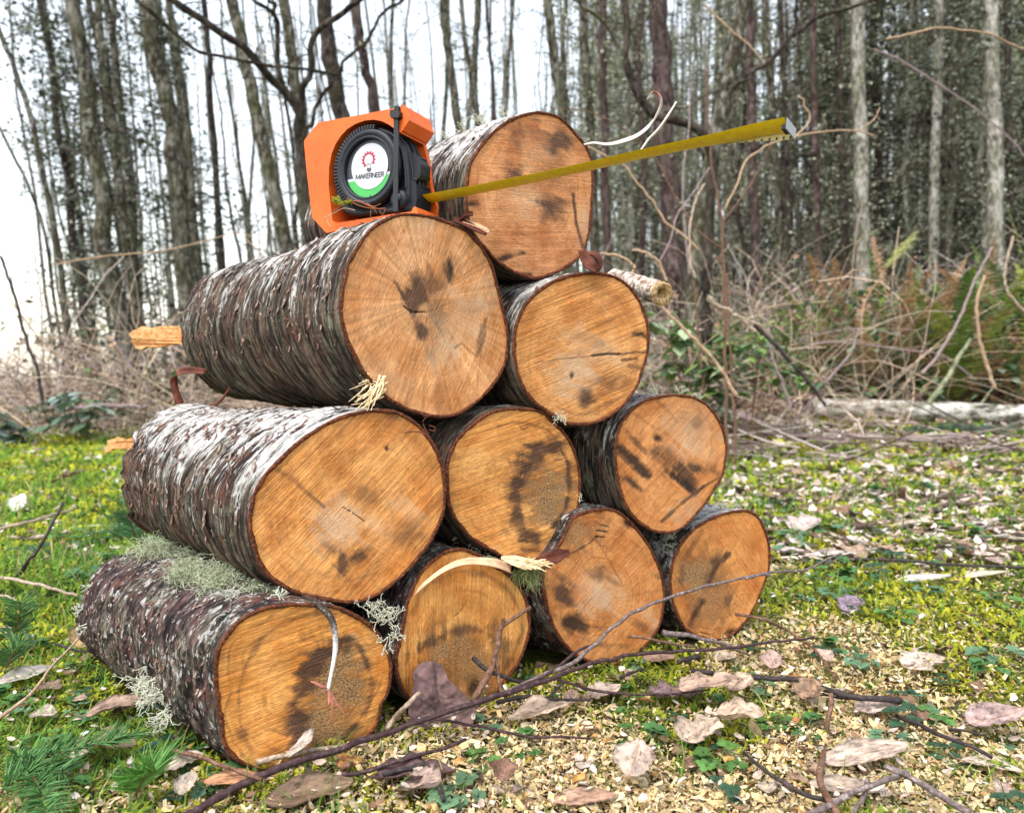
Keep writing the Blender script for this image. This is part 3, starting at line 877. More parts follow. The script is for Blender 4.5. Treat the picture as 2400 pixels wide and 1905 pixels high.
# beard lichen on the bottom-left log
mb = MB()
for s, dg, n, ln in [(.30, 96, 170, .034), (.38, 103, 190, .036), (.45, 112, 160, .034), (.52, 104, 120, .03), (.27, 110, 110, .03), (.16, 84, 120, .028), (.20, 92, 110, .028), (.75, 80, 160, .04), (.82, 88, 180, .042), (.88, 95, 170, .04), (.68, 78, 120, .036)]:
    p, r = surf('L7', s, dg, .001)
    lichen_tuft(mb, p + r * .003, r, int(n * 1.6), ln * 1.15, .0005, GREY, .45, 1.5, .7)
tag(mb.part('beard_lichen', USNEA, LOGOBJ['L7']['root']), kind='stuff')
mb = MB()
for s, dg, n, sz in [(.33, 196, 6, .03), (.40, 203, 7, .034), (.29, 207, 6, .032), (.46, 196, 5, .028), (.37, 190, 5, .024), (.97, 150, 3, .014), (.95, 168, 4, .014), (.9, 180, 3, .014), (.05, 98, 3, .02), (.13, 118, 3, .018), (.10, 60, 3, .02)]:
    p, r = surf('L7', s, dg, 0)
    branch_lichen(mb, p, r, n, sz, .0012, PALE)
tag(mb.part('bushy_lichen', USNEA, LOGOBJ['L7']['root']), kind='stuff')
# pale forked lichen in the gap between the two bottom-left logs
mb = MB()
for (x, y), sz, n in [((1340, 220), .030, 3), ((1420, 300), .034, 4), ((1500, 310), .026, 3), ((1470, 420), .024, 4), ((1400, 250), .024, 3)]:
    p = at(Z(Z7, [(x, y)])[0], .80)
    branch_lichen(mb, p, np.array([.25, -.3, .2]), n, sz, .0010, PALE)
tag(mb.part('bushy_lichen', USNEA, LOGOBJ['L7']['root']), kind='stuff')
# threads under the middle log of the second row, moss tuft between the logs
mb = MB()
for (x, y), n, ln, dr in [((900, 1580), 60, .034, 1.6), ((820, 1585), 40, .03, 1.8), ((960, 1590), 50, .03, 1.3)]:
    p = at(Z(Z5, [(x, y)])[0], .935)
    lichen_tuft(mb, p, np.array([0, -.5, -.5]), n, ln, .00045, (.36, .40, .16), dr, 1.1, .5)
for (x, y), n, ln, dr in [((350, 1340), 7, .04, .4), ((480, 1400), 12, .035, .3), ((560, 1440), 12, .03, .2), ((300, 1300), 5, .035, .2), ((1375, 930), 6, .016, .8)]:
    p = at(Z(Z5, [(x, y)])[0], .945)
    lichen_tuft(mb, p, np.array([0, -.6, .1]), n, ln, .0005, (.66, .68, .52), dr, 1.2, .5)
tag(mb.part('beard_lichen', USNEA, LOGOBJ['L5']['root']), kind='stuff')
for key, lst in {'L1': [(.10, 98, 4, .02), (.17, 104, 5, .022), (.24, 108, 5, .022), (.13, 112, 4, .018), (.32, 112, 4, .018), (.5, 110, 4, .016)],
                 'L6': [(.05, 70, 5, .018), (.10, 82, 5, .018), (.03, 55, 4, .016), (.08, 95, 4, .016)],
                 'L10': [(.05, 80, 6, .018), (.10, 100, 6, .02), (.03, 65, 5, .016), (.06, 118, 6, .018), (.05, 140, 6, .018), (.04, 150, 5, .016)]}.items():
    mb = MB()
    for s, dg, n, sz in lst:
        p, r = surf(key, s, dg, 0)
        branch_lichen(mb, p, r, n, sz, .0008, (.62, .62, .48))
    tag(mb.part('bushy_lichen', USNEA, LOGOBJ[key]['root']), kind='stuff')
mb = MB()
for (x, y), n in [((1190, 215), 4), ((1165, 245), 3), ((1230, 270), 3)]:
    p = at(Z(Z5, [(x, y)])[0], .965)
    branch_lichen(mb, p, np.array([0, -.4, .4]), n, .014, .0007, PALE)
tag(mb.part('bushy_lichen', USNEA, LOGOBJ['L3']['root']), kind='stuff')


# torn splinters at the far ends
def splinter(key, poly_px, Y, thick, mat, name='splinter'):
    """broken sliver of wood: outline in a vertical plane through the log's far end, with thickness"""
    D = LOGOBJ[key]
    P = np.asarray(poly_px, float)
    o = at(P.mean(0), Y)
    n = unit(np.array([D['ax'][0] * 0 + .25, -1, 0]))
    W = onplane(P, o, n)
    U = unit(np.cross([0, 0, 1.0], n))
    q = np.stack([(W - o) @ U, (W - o) @ np.array([0, 0, 1.0])], 1)
    q2 = []
    for a, b in zip(q, np.roll(q, -1, 0)):
        for t in np.linspace(0, 1, 6)[:-1]:
            q2.append(a * (1 - t) + b * t + rng.normal(0, .0016, 2))
    V, f = prism(np.array(q2), o, U, np.array([0, 0, 1.0]), -n, -thick / 2, thick / 2)
    V = V + (fbm(V * 60, 9)[:, None] - .5) * n * thick * .6
    part(name, V, f, mat, D['root'], None, False)


splinter('L2', [(305, 780), (340, 768), (440, 764), (475, 768), (480, 812), (430, 806), (380, 812), (318, 818), (312, 800)], 1.24, .02, SPLINTER)
splinter('L4', [(246, 1062), (250, 1035), (275, 1026), (305, 1030), (345, 1022), (372, 1045), (350, 1062), (318, 1052), (282, 1050)], 1.15, .012, SPLINTER)
splinter('L4', [(330, 1010), (380, 985), (420, 985), (400, 1040), (350, 1075), (322, 1100), (335, 1050)], 1.13, .014, SPLINTER)
splinter('L4', [(306, 1100), (330, 1085), (360, 1090), (350, 1120), (325, 1128)], 1.12, .012, RAW)
# curled bark peels at the back of the second row
for pts, w in [([(425, 948), (412, 920), (410, 895), (422, 876), (450, 870), (485, 873)], .018), ([(410, 930), (425, 962), (470, 965), (515, 945), (540, 912)], .012), ([(330, 1030), (360, 1020), (395, 1005), (425, 990)], .014)]:
    V, f = ribbon(at(np.array(pts), 1.13), (.5, .3, .8), [w * .6, w, w * .5], .0015, 24, .25)
    part('bark_peel', V, f, REDBARK, LOGOBJ['L4']['root'])
# frayed fibres at the lower left rim of the big log and bark flap at its right shoulder
mb = MB()
for _ in range(26):
    p0 = Z(Z2, [(545 + rng.normal(0, 26), 1290 + rng.normal(0, 30))])[0]
    p1 = Z(Z2, [(430 + rng.normal(0, 40), 1420 + rng.normal(0, 34))])[0]
    a, b = at(p0, .855), at(p1, .825)
    mid = (a + b) / 2 + rng.normal(0, .003, 3)
    V, f = tubes(smoothline([a, mid, b], 6), np.linspace(.0013, .0005, 6), 4)
    mb.add(V, f)
for _ in range(22):
    a = at(Z(Z2, [(500 + rng.normal(0, 30), 1265 + rng.normal(0, 25))])[0], .852)
    b = a + rng.normal(0, .008, 3) + np.array([-.003, -.004, .002])
    V, f = tubes(np.array([a, (a + b) / 2 + rng.normal(0, .002, 3), b]), np.array([.0009, .0007, .0003]), 4)
    mb.add(V, f)
tag(mb.part('frayed_fibres', RAW, LOGOBJ['L2']['root']), kind='stuff')
for pts, w in [([(1040, 200), (1110, 225), (1180, 262), (1255, 290)], .010), ([(1100, 205), (1160, 225), (1220, 250), (1270, 280)], .007), ([(1090, 190), (1130, 165), (1165, 160)], .010)]:
    V, f = ribbon(at(Z(Z2, pts), [.925, .92, .915, .91][:len(pts)]), (0.2, .6, .6), [w, w, w * .8], .002, 16, .3)
    part('bark_flap', V, f, REDBARK if w != .007 else STRAW, LOGOBJ['L2']['root'])
# long curled peel and a pale sliver hanging off the top log's right side
ZB = (1200, 200, 2.695)
P = at(Z(ZB, [(455, 378), (520, 368), (600, 378), (690, 362), (790, 325), (870, 262), (925, 185), (950, 110), (930, 55), (885, 38), (850, 90)]), np.linspace(1.05, 1.0, 11))
V, f = ribbon(P, [(0, .5, 1)] * 6 + [(.6, .6, .4)] * 5, [.002, .004, .0065, .006, .006, .005, .002], .0012, 60, .2)
peel = part('bark_peel', V, f, None, LOGOBJ['L1']['root'])


def peel_mat():
    m = M('peeled_bark_strip', .6, .3)
    s = m.n('SeparateXYZ', None, Vector=m.obj())
    n1 = m.noise(m.obj(), 70, 3)
    x = m.math('ADD', s.outputs[2], m.math('MULTIPLY', m.math('SUBTRACT', n1, .5), .05))
    return m.done(m.ramp(m.math('MULTIPLY', x, 3.2), [(.55, (.22, .06, .04)), (.58, (.52, .47, .43)), (.74, (.55, .49, .45)), (.80, (.28, .075, .05)), (.92, (.24, .07, .04)), (.96, (.65, .3, .12))]))


peel.data.materials.append(peel_mat())
P = at(Z(ZB, [(810, 418), (865, 350), (930, 285), (985, 205), (1042, 108)]), [1.07, 1.07, 1.06, 1.05, 1.04])
V, f = ribbon(P, (.7, .3, .4), [.001, .004, .005, .004, .001], .002, 24, .2)
part('bark_sliver', V, f, simple('pale_sliver', (.72, .64, .58), .6, .3, .2), LOGOBJ['L1']['root'])
P = at(Z(ZB, [(430, 1040), (455, 1100), (490, 1150), (535, 1178)]), [1.0, 1.0, .995, .995])
V, f = ribbon(P, (.8, .2, .4), [.008, .014, .016, .008], .002, 16, .35)
part('bark_flap', V, f, REDBARK, LOGOBJ['L1']['root'])
P = at(Z(ZB, [(470, 1080), (510, 1080), (540, 1120), (540, 1170)]), [1.01, 1.0, 1.0, 1.0])
V, f = ribbon(P, (.3, .6, .4), [.006, .012, .012, .008], .002, 14, .3)
part('bark_flap', V, f, REDBARK, LOGOBJ['L1']['root'])
# long pale fibre strip torn off the middle log, arching over the log below, with the torn wood it hangs from
P = at(Z(Z8, [(275, 635), (360, 530), (480, 420), (620, 320), (760, 262), (900, 250), (1060, 268), (1200, 318)]), [.862, .862, .865, .87, .875, .885, .90, .925])
V, f = ribbon(P, (0, .55, .8), [.0015, .005, .006, .007, .008, .009, .011, .012], .0012, 60, .15)
part('fibre_strip', V, f, STRAW, LOGOBJ['L5']['root'])
mb = MB()
for q in [[(1120, 215), (1250, 212), (1360, 245), (1420, 290), (1330, 305), (1210, 268)], [(1370, 245), (1440, 255), (1500, 235), (1521, 250), (1440, 300), (1380, 290)]]:
    W = at(Z(Z8, q), .925)
    nrm = np.array([.3, -.9, 0])
    o = W.mean(0)
    U = np.array([1.0, 0, 0]); V3 = np.array([0, 0, 1.0])
    q2 = np.stack([(W - o) @ U, (W - o) @ V3], 1)
    V, f = prism(q2, o, U, V3, np.array([0, 1.0, 0]), -.008, .012)
    mb.add(V + rng.normal(0, .0006, V.shape), f)
for _ in range(26):
    a = at(Z(Z8, [(rng.uniform(1250, 1500), rng.uniform(240, 290))])[0], .918)
    b = a + np.array([rng.uniform(.004, .018), -.004, rng.normal(.001, .004)])
    V, f = tubes(np.array([a, (a + b) / 2, b]), np.array([.0012, .001, .0004]), 4)
    mb.add(V, f)
tag(mb.part('torn_wood', RAW, LOGOBJ['L5']['root'], False), kind='stuff')
P = at(Z(Z9, [(60, 620), (160, 590), (260, 560), (365, 525)]), [.925, .93, .94, .95])
V, f = ribbon(P, (0, .5, .8), [.008, .016, .018, .006], .002, 16, .4)
part('bark_flap', V, f, REDBARK, LOGOBJ['L5']['root'])
# small curls at the rim between rows
mb = MB()
for pts, Y in [([(835, 1500), (860, 1490), (900, 1490), (860, 1500), (830, 1540), (850, 1590), (870, 1620)], .84), ([(705, 1610), (760, 1600), (830, 1610), (880, 1640)], .79), ([(870, 1560), (905, 1570), (910, 1595), (870, 1590)], .84)]:
    V, f = tubes(smoothline(at(Z(Z2, pts), Y), 24), np.full(24, .0007), 4)
    mb.add(V, f)
tag(mb.part('bark_fibres', REDBARK, LOGOBJ['L4']['root']), kind='stuff')
# limb stub behind the second log from the top
P = at(np.array([(1440, 655), (1475, 664), (1515, 676), (1552, 688)]), [1.20, 1.16, 1.11, 1.07])
PP = smoothline(P, 14)
rd = np.full(14, .0165) * (1 + .12 * (rng.random(14) - .5))
rd[-1] = .0185
V, f = tubes(PP, rd, 20)
V = V + (fbm(V * 90, 3)[:, None] - .5) * .006
D3 = LOGOBJ['L3']
stub = part('limb_stub', V, f, None, D3['root'])
m = M('stub_bark', .8)
n1 = m.noise(m.obj(), 120, 4, .6)
stub.data.materials.append(m.done(m.ramp(n1, [(.38, (.13, .07, .045)), (.5, (.42, .32, .24)), (.6, (.72, .66, .6))]), m.bump(n1, .003)))
ex = unit(PP[-1] - PP[-2])
eu = unit(np.cross(ex, [0, 0, 1.0])); ev = np.cross(eu, ex)
a = np.linspace(0, 2 * math.pi, 24, endpoint=False)
ringv = []
for rr_, dp in [(.0180, 0), (.0135, .003), (.0085, .001), (.0055, -.006), (0.0012, -.010)]:
    ringv.append(PP[-1] + (eu * np.cos(a)[:, None] + ev * np.sin(a)[:, None]) * (rr_ * rng.uniform(.9, 1.12, (24, 1))) + ex * (dp + rng.normal(0, .0012, (24, 1))))
stub_end = np.concatenate(ringv)
m = M('stub_end_wood', .8)
n1 = m.noise(m.obj(), 300, 4, .7)
part('broken_end', stub_end, grid_faces(24, 5, True), m.done(m.ramp(n1, [(.35, (.10, .045, .02)), (.5, (.52, .34, .16)), (.7, (.72, .55, .32))]), m.bump(n1, .003)), stub)
# ------------------------------------------------------------------ tape measure in its orange printed holder
ZT = (690, 230, 5.186)
tn = unit(np.array([-math.sin(R(27)), -math.cos(R(27)), 0.0]))     # the label faces left of the lens
TO = at(Z(ZT, [(895, 825)])[0], .93)
TU = unit(np.cross([0, 0, 1.0], tn))
TV = np.array([0, 0, 1.0])
TW = -tn                                                         # into the tape


def tl(pts):
    W = onplane(Z(ZT, pts), TO, tn)
    return np.stack([(W - TO) @ TU, (W - TO) @ TV], -1)


def tprism(pts, d0, d1):
    return prism(tl(pts), TO, TU, TV, TW, d0, d1)


def arc(cx, cy, rx, ry, a0, a1, n):
    a = np.radians(np.linspace(a0, a1, n))
    return [(cx + rx * math.cos(t), cy - ry * math.sin(t)) for t in a]


base = onplane(Z(ZT, [(900, 1560)]), TO, tn)[0] + TW * .025
tape = empty('tape_measure', base, 'orange and black tape measure on top of the big striped log, yellow blade pulled out', 'tape measure')
m = M('orange_print', .45, .35)
v = m.obj()
lay = m.n('TexWave', {'wave_type': 'BANDS', 'bands_direction': 'Z'}, Vector=m.map(v, (1, 1, 1), (0, R(8), 0)), Scale=420.0, Distortion=.4).outputs['Fac']
nz = m.noise(v, 30, 3)
ORANGE = m.done(m.ramp(nz, [(.3, (.70, .105, .010)), (.7, (.78, .145, .018))]), m.bump(lay, .0003, .6))
RUBBER = simple('navy_rubber', (.008, .010, .017), .5, .35, .3, 300, .0004)
RUBBER2 = simple('dark_rubber', (.007, .008, .013), .5, .4, .2, 200)
TIE = simple('black_nylon', (.008, .008, .010), .4, .4, .2, 100)

C = [(1300, 108), (800, 205), (290, 300), (200, 410), (115, 520), (150, 900), (185, 1200), (215, 1450), (300, 1545), (390, 1640), (650, 1588), (1000, 1515), (1500, 1412), (1496, 1380), (1482, 1330), (1462, 1320), (1440, 1335), (1425, 1378), (1200, 1410), (950, 1450), (500, 1520), (462, 1490), (440, 1300)]
C += [(415, 1050), (420, 850), (450, 680), (500, 560), (560, 465), (640, 380), (740, 315), (850, 275), (960, 263), (1060, 280), (1150, 325), (1230, 385), (1290, 425)]
V, f = tprism(C, 0, .050)
holder = part('holder', V, f, ORANGE, tape, None, False)
bevel(holder, .0012)
BK = [(1300, 112), (290, 303), (118, 522), (217, 1447), (391, 1637), (1000, 1512), (1430, 1425), (1440, 1200), (1375, 950), (1340, 640), (1290, 420)]
V, f = tprism(BK, .0502, .055)
bevel(part('back_plate', V, f, ORANGE, tape, None, False), .001)
V, f = tprism([(1302, 100), (1330, 84), (1392, 268), (1303, 402)], -.0005, .054)
bevel(part('top_block', V, f, ORANGE, tape, None, False), .0008)
# casing body
BODY = [(560, 1390), (475, 1250), (440, 1050), (428, 850), (455, 690), (520, 540), (600, 430), (720, 350), (850, 315), (980, 318), (1100, 360), (1200, 430), (1270, 520), (1315, 640), (1345, 800), (1362, 1000), (1360, 1200), (1345, 1330), (1300, 1372), (1000, 1400), (700, 1420)]
q = resample(smoothline(np.array(tl(BODY + BODY[:1])), 240)[:-1], 160, True)
cen = q.mean(0)
rows = []
for d, s in [(.010, .80), (.0065, .90), (.0065, .955), (.0085, .985), (.012, 1.0), (.022, 1.012), (.024, 1.0), (.030, 1.0), (.032, 1.012), (.040, 1.0), (.046, .97), (.0495, .9)]:
    p = cen + (q - cen) * s
    rows.append(TO + p[:, :1] * TU + p[:, 1:] * TV + TW * d)
V = np.concatenate(rows + [[TO + cen[0] * TU + cen[1] * TV + TW * .010], [TO + cen[0] * TU + cen[1] * TV + TW * .0495]])
nR = len(rows)
fs = [grid_faces(160, nR, True)]
fs.append(np.array([(j, nR * 160, (j + 1) % 160) for j in range(160)] + [((nR - 1) * 160 + j, (nR - 1) * 160 + (j + 1) % 160, nR * 160 + 1) for j in range(160)]))
part('casing', V, fs, RUBBER, tape)
# tyre-like ring with tread blocks
cc = tl([(885, 850)])[0]
scale_y = abs(tl([(885, 500)])[0][1] - cc[1]) / 350          # metres per traced unit


def ringpt(r, a, d):
    return TO + (cc[0] + r * np.cos(a))[..., None] * TU + (cc[1] + r * np.sin(a))[..., None] * TV + TW * np.asarray(d)[..., None]


ua = np.linspace(0, 2 * math.pi, 160, endpoint=False)
prof = [(352, .0075), (352, .001), (358, -.0005), (372, -.0018), (382, -.0005), (396, -.001), (414, -.002), (440, -.0024), (464, -.001), (476, .003), (480, .0075)]
V = np.concatenate([ringpt(np.full(160, r * scale_y), ua, np.full(160, d)) for r, d in prof])
part('tyre_ring', V, grid_faces(160, len(prof), True), RUBBER, tape)
mb = MB()
for k in range(34):
    a0 = R(78 + k * 5.0)
    if k > 30: break
    for r0, r1, d0, d1 in [(462, 530, -.0012, .024)]:
        w = R(1.9)
        pts = []
        for d in (d0, d1):
            for r, s in ((r0, 1), (r1 - (10 if d == d0 else 0), .9)):
                for sg in (-1, 1):
                    aa = np.array(a0 + sg * w * s + (R(2.0) if d == d1 else 0) * (1 if k % 2 else -.4))
                    pts.append(ringpt(np.array(r * scale_y), aa, np.array(d)))
        V = np.array(pts)
        mb.add(V, np.array([(0, 1, 3, 2), (4, 6, 7, 5), (0, 2, 6, 4), (1, 5, 7, 3), (2, 3, 7, 6), (0, 4, 5, 1)]))
bevel(mb.part('tread', RUBBER2, tape, False), .0008)
# lower right boss and ridges of the casing
for (x, y), r, d in [((1250, 1225), 120, .001), ((1265, 1215), 62, -.0022)]:
    c0 = tl([(x, y)])[0]
    rw = []
    for rr_, dd in [(1.0, .012), (1.0, .003), (.9, 0), (.62, -.0014), (.05, -.0018)]:
        p = c0 + np.stack([np.cos(ua), np.sin(ua)], 1) * r * rr_ * scale_y
        rw.append(TO + p[:, :1] * TU + p[:, 1:] * TV + TW * (d + dd))
    part('corner_boss', np.concatenate(rw), grid_faces(160, 5, True), RUBBER, tape)
P = tl([(1120, 400), (1200, 480), (1262, 600), (1300, 760), (1318, 930), (1322, 1080)])
for dd, off in [(.006, 0), (.014, .005), (.024, .007), (.034, .006)]:
    W = TO + (P[:, :1] + off) * TU + P[:, 1:] * TV + TW * dd
    V, f = tubes(smoothline(W, 30), np.full(30, .0016), 8)
    part('grip_rib', V, f, RUBBER2, tape)
# front nose and lock button on the right edge
V, f = tprism([(1335, 640), (1395, 660), (1440, 760), (1432, 900), (1400, 945), (1350, 935)], .014, .036)
bevel(part('lock_button', V, f, RUBBER2, tape, None, False), .002)
V, f = tprism([(1345, 1000), (1400, 1010), (1412, 1190), (1395, 1330), (1345, 1345)], .010, .042)
bevel(part('nose', V, f, RUBBER, tape, None, False), .003)
# cable tie
V, f = boxv(TO, TU, TV, TW, 0, .001, 0, .001, 0, .001)
q = tl([(1232, 255), (1285, 255), (1283, 800), (1280, 1385), (1222, 1385), (1226, 800)])
V, f = prism(q, TO, TU, TV, TW, -.0040, -.0022)
tie = part('cable_tie', V, f, TIE, tape, None, False)
V, f = tprism([(1238, 118), (1285, 110), (1290, 185), (1240, 190)], -.0040, -.0006)
bevel(part('tie_tail', V, f, TIE, tie, None, False), .0005)
V, f = tprism([(1207, 185), (1215, 172), (1295, 168), (1318, 190), (1318, 245), (1300, 262), (1218, 264), (1206, 245)], -.0075, -.0005)
bevel(part('tie_head', V, f, TIE, tie, None, False), .0008)
# label
disc = ringpt(np.full(160, 351 * scale_y), ua, np.full(160, .0040))
cpt = (TO + cc[0] * TU + cc[1] * TV + TW * .0040)[None]
lab = part('label', np.concatenate([disc, cpt]), np.array([(j, (j + 1) % 160, 160) for j in range(160)]), simple('label_dark', (.03, .032, .045), .4, .4, .1), tape)


def flat(name, pts2, depth, mat, local=False):
    q = np.array(pts2) if local else tl(pts2)
    V, f = prism(q, TO, TU, TV, TW, depth, depth + .00025)
    return part(name, V, f, mat, lab, None, False)


def seg(r, a0, a1, n=60):
    a = np.radians(np.linspace(a0, a1, n))
    return np.stack([cc[0] + r * scale_y * np.cos(a), cc[1] + r * scale_y * np.sin(a)], 1)


WHITE = simple('label_white', (.50, .50, .54), .45, .3, .06, 40)
GREEN = simple('label_green', (.06, .38, .09), .45, .3, .12, 60)
flat('white_band', seg(348, 196, 348), .0036, WHITE, True)
flat('green_band', seg(349, 202, 343), .0032, GREEN, True)
wc = tl([(896, 822)])[0]
wr = 280 * scale_y
a = np.linspace(0, 2 * math.pi, 90, endpoint=False)
flat('white_disc', np.stack([wc[0] + wr * np.cos(a), wc[1] + wr * np.sin(a)], 1), .0028, WHITE, True)
CRIM = simple('crimson_ink', (.40, .012, .05), .5, .3, .1)
GRY = simple('grey_ink', (.38, .38, .40), .5, .3, .1)
INK = simple('dark_ink', (.06, .06, .065), .5, .3, .1)
gc = tl([(885, 742)])[0]
us = scale_y
tilt = R(8)
outer, inner = [], []
for k in range(241):
    d = -52 + k * (284 / 240)
    tooth = ((d + 52) / 284 * 11) % 1.0
    r = 104 if .25 < tooth < .72 else 86
    outer.append((gc[0] + r * us * math.cos(R(d) + tilt), gc[1] + r * us * math.sin(R(d) + tilt)))
    inner.append((gc[0] + 68 * us * math.cos(R(d) + tilt), gc[1] + 68 * us * math.sin(R(d) + tilt)))
mb = MB()
n = len(outer)
Q = np.array(outer + inner)
W = TO + Q[:, :1] * TU + Q[:, 1:] * TV
V = np.concatenate([W + TW * .0024, W + TW * .00279])
i = np.arange(n - 1)
mb.add(V, [np.stack([i, i + 1, i + 1 + n, i + n], 1), np.stack([i, i + 2 * n, i + 1 + 2 * n, i + 1], 1), np.stack([i + n, i + 1 + n, i + 1 + 3 * n, i + 3 * n], 1)])
mb.part('gear_emblem', CRIM, lab, False)


def stroke(pts, w, depth, mat, name, mbx=None):
    q = tl(pts)
    W = TO + q[:, :1] * TU + q[:, 1:] * TV + TW * depth
    mbs = mbx or MB()
    for a, b in zip(W[:-1], W[1:]):
        d = unit(b - a)
        s = np.cross(d, TW) * w * us / 2
        V = np.array([a - s, a + s, b + s, b - s])
        mbs.add(np.concatenate([V, V + TW * .0003]), np.array([(0, 1, 2, 3), (0, 4, 5, 1), (1, 5, 6, 2), (2, 6, 7, 3), (3, 7, 4, 0)]))
    return mbs


mb = MB()
stroke([(866, 788), (876, 845)], 7, .0024, GRY, '', mb)
stroke([(914, 780), (904, 842)], 7, .0024, GRY, '', mb)
stroke([(866, 788), (880, 800), (890, 786), (902, 798), (914, 780)], 6, .0023, GRY, '', mb)
mb.part('bulb_filament', GRY, lab, False)
mb = MB()
stroke([(864, 856), (916, 849)], 13, .0024, INK, '', mb)
stroke([(866, 872), (916, 866)], 11, .0024, INK, '', mb)
stroke([(876, 886), (908, 882)], 9, .0024, INK, '', mb)
mb.part('bulb_cap', INK, lab, False)
# lettering in thin strokes
GL = {'M': [[(0, 0), (0, 1), (.5, .1), (1, 1), (1, 0)]], 'A': [[(0, 0), (.5, 1), (1, 0)], [(.2, .35), (.8, .35)]], 'K': [[(0, 0), (0, 1)], [(.9, 1), (0, .42)], [(.25, .55), (.95, 0)]],
      'E': [[(.85, 0), (0, 0), (0, 1), (.85, 1)], [(0, .5), (.75, .5)]], 'R': [[(0, 0), (0, 1), (.65, 1), (.85, .87), (.85, .65), (.65, .5), (0, .5)], [(.45, .5), (.9, 0)]], 'N': [[(0, 0), (0, 1), (.9, 0), (.9, 1)]]}
mb = MB()
word = 'MAKERNEER'
wd = {'M': 48, 'A': 42, 'K': 34, 'E': 30, 'R': 32, 'N': 38}
tot = sum(wd[c_] for c_ in word) + 5 * (len(word) - 1)
k = 338 / tot
x = 732
for c_ in word:
    w = wd[c_] * k
    for s in GL[c_]:
        pts = []
        for gx, gy in s:
            X = x + gx * w
            Yb = 984 - (X - 732) * .112
            pts.append((X + gy * 3, Yb - gy * 56))
        stroke(pts, 9.5, .0024, INK, '', mb)
    x += w + 5 * k
mb.part('lettering', INK, lab, False)
flat('notch', [(888, 1192), (905, 1170), (928, 1188), (920, 1196)], .0028, INK)

# blade
px = np.array([(978, 474), (1040, 462), (1150, 441), (1260, 419), (1390, 391), (1500, 366), (1600, 345), (1700, 325), (1780, 308), (1850, 295)], float)
Yd = np.linspace(.945, .735, len(px))
Ctr = smoothline(at(px, Yd), 60)
hts = np.interp(np.linspace(0, 1, 60), [0, .12, .3, .5, .7, .85, 1], [.0085, .0068, .0062, .0055, .0070, .0100, .0120])
bw = .024
nb = 9
aa = np.linspace(-1, 1, nb)
T = unit(np.gradient(Ctr, axis=0))
acr = unit(np.cross(T, [0, 0, 1.0]))
acr = np.where((acr[:, 1] > 0)[:, None], -acr, acr)              # towards the viewer
upv = unit(np.cross(acr, T)); upv = np.where((upv[:, 2] < 0)[:, None], -upv, upv)
want = np.interp(np.linspace(0, 1, 60), [0, .2, .45, .7, .85, 1], [21, 20, 21, 24, 31, 35])
sn = np.zeros(60)
for q_ in range(60):
    best = 1e9
    for s_ in np.linspace(-.5, .95, 146):
        w_ = acr[q_] * math.sqrt(1 - s_ * s_) + upv[q_] * s_
        a_ = proj(Ctr[q_] + w_ * bw / 2); b_ = proj(Ctr[q_] - w_ * bw / 2)
        h_ = (b_ - a_)[1]
        if abs(h_ - want[q_] + 3) < best:
            best, sn[q_] = abs(h_ - want[q_] + 3), s_
sn = np.convolve(np.pad(sn, 4, 'edge'), np.ones(9) / 9, 'valid')
tw = np.interp(np.linspace(0, 1, 60), [0, .6, .85, 1], [1, 1, .6, .55])
wv = acr * np.sqrt(1 - sn ** 2)[:, None] + upv * sn[:, None]
nrm = unit(np.cross(T, wv)); nrm = np.where((nrm[:, 2] < 0)[:, None], -nrm, nrm)
sag = (aa ** 2 - .4) * .0022
G = Ctr[:, None] + wv[:, None] * (aa * bw / 2)[None, :, None] + nrm[:, None] * sag[None, :, None]
V = np.concatenate([G.reshape(-1, 3), (G + nrm[:, None] * .0004).reshape(-1, 3)])
f1 = grid_faces(nb, 60)
m = M('blade_yellow', .42, .45)
n1 = m.noise(m.obj(), 160, 4)
YEL = m.done(m.ramp(n1, [(.3, (.72, .54, .008)), (.65, (.86, .68, .014))]))
blade = part('blade', V, [np.concatenate([f1, f1[:, ::-1] + nb * 60])], YEL, tape)
# printed scale edge showing near the end
k0 = 44
E = G[k0:, 0] - nrm[k0:] * .0004
s0 = E
s1 = E - upv[k0:] * np.linspace(.0005, .0075, 60 - k0)[:, None] + acr[k0:] * .001
V = np.concatenate([s0, s1])
nn = 60 - k0
V = np.concatenate([V, V + TW * .0003])
i = np.arange(nn - 1)
part('printed_edge', V, [np.stack([i, i + 1, i + 1 + nn, i + nn], 1), np.stack([i + 2 * nn, i + 3 * nn, i + 1 + 3 * nn, i + 1 + 2 * nn], 1)], simple('cream_print', (.66, .56, .26), .5, .3, .1), blade)
mb = MB()
for t in np.linspace(.12, .95, 9):
    j = t * (nn - 1)
    a0 = np.array([np.interp(j, np.arange(nn), s1[:, c_]) for c_ in range(3)])
    b0 = np.array([np.interp(j, np.arange(nn), s0[:, c_]) for c_ in range(3)])
    e0 = a0 * .55 + b0 * .45
    d = unit(T[-1]) * .0011
    o_ = -TW * .0004 + acr[-1] * .0004
    mb.add(np.array([a0 - d, a0 + d, e0 + d, e0 - d]) + o_, np.array([(0, 1, 2, 3)]))
mb.part('scale_marks', INK, blade, False)
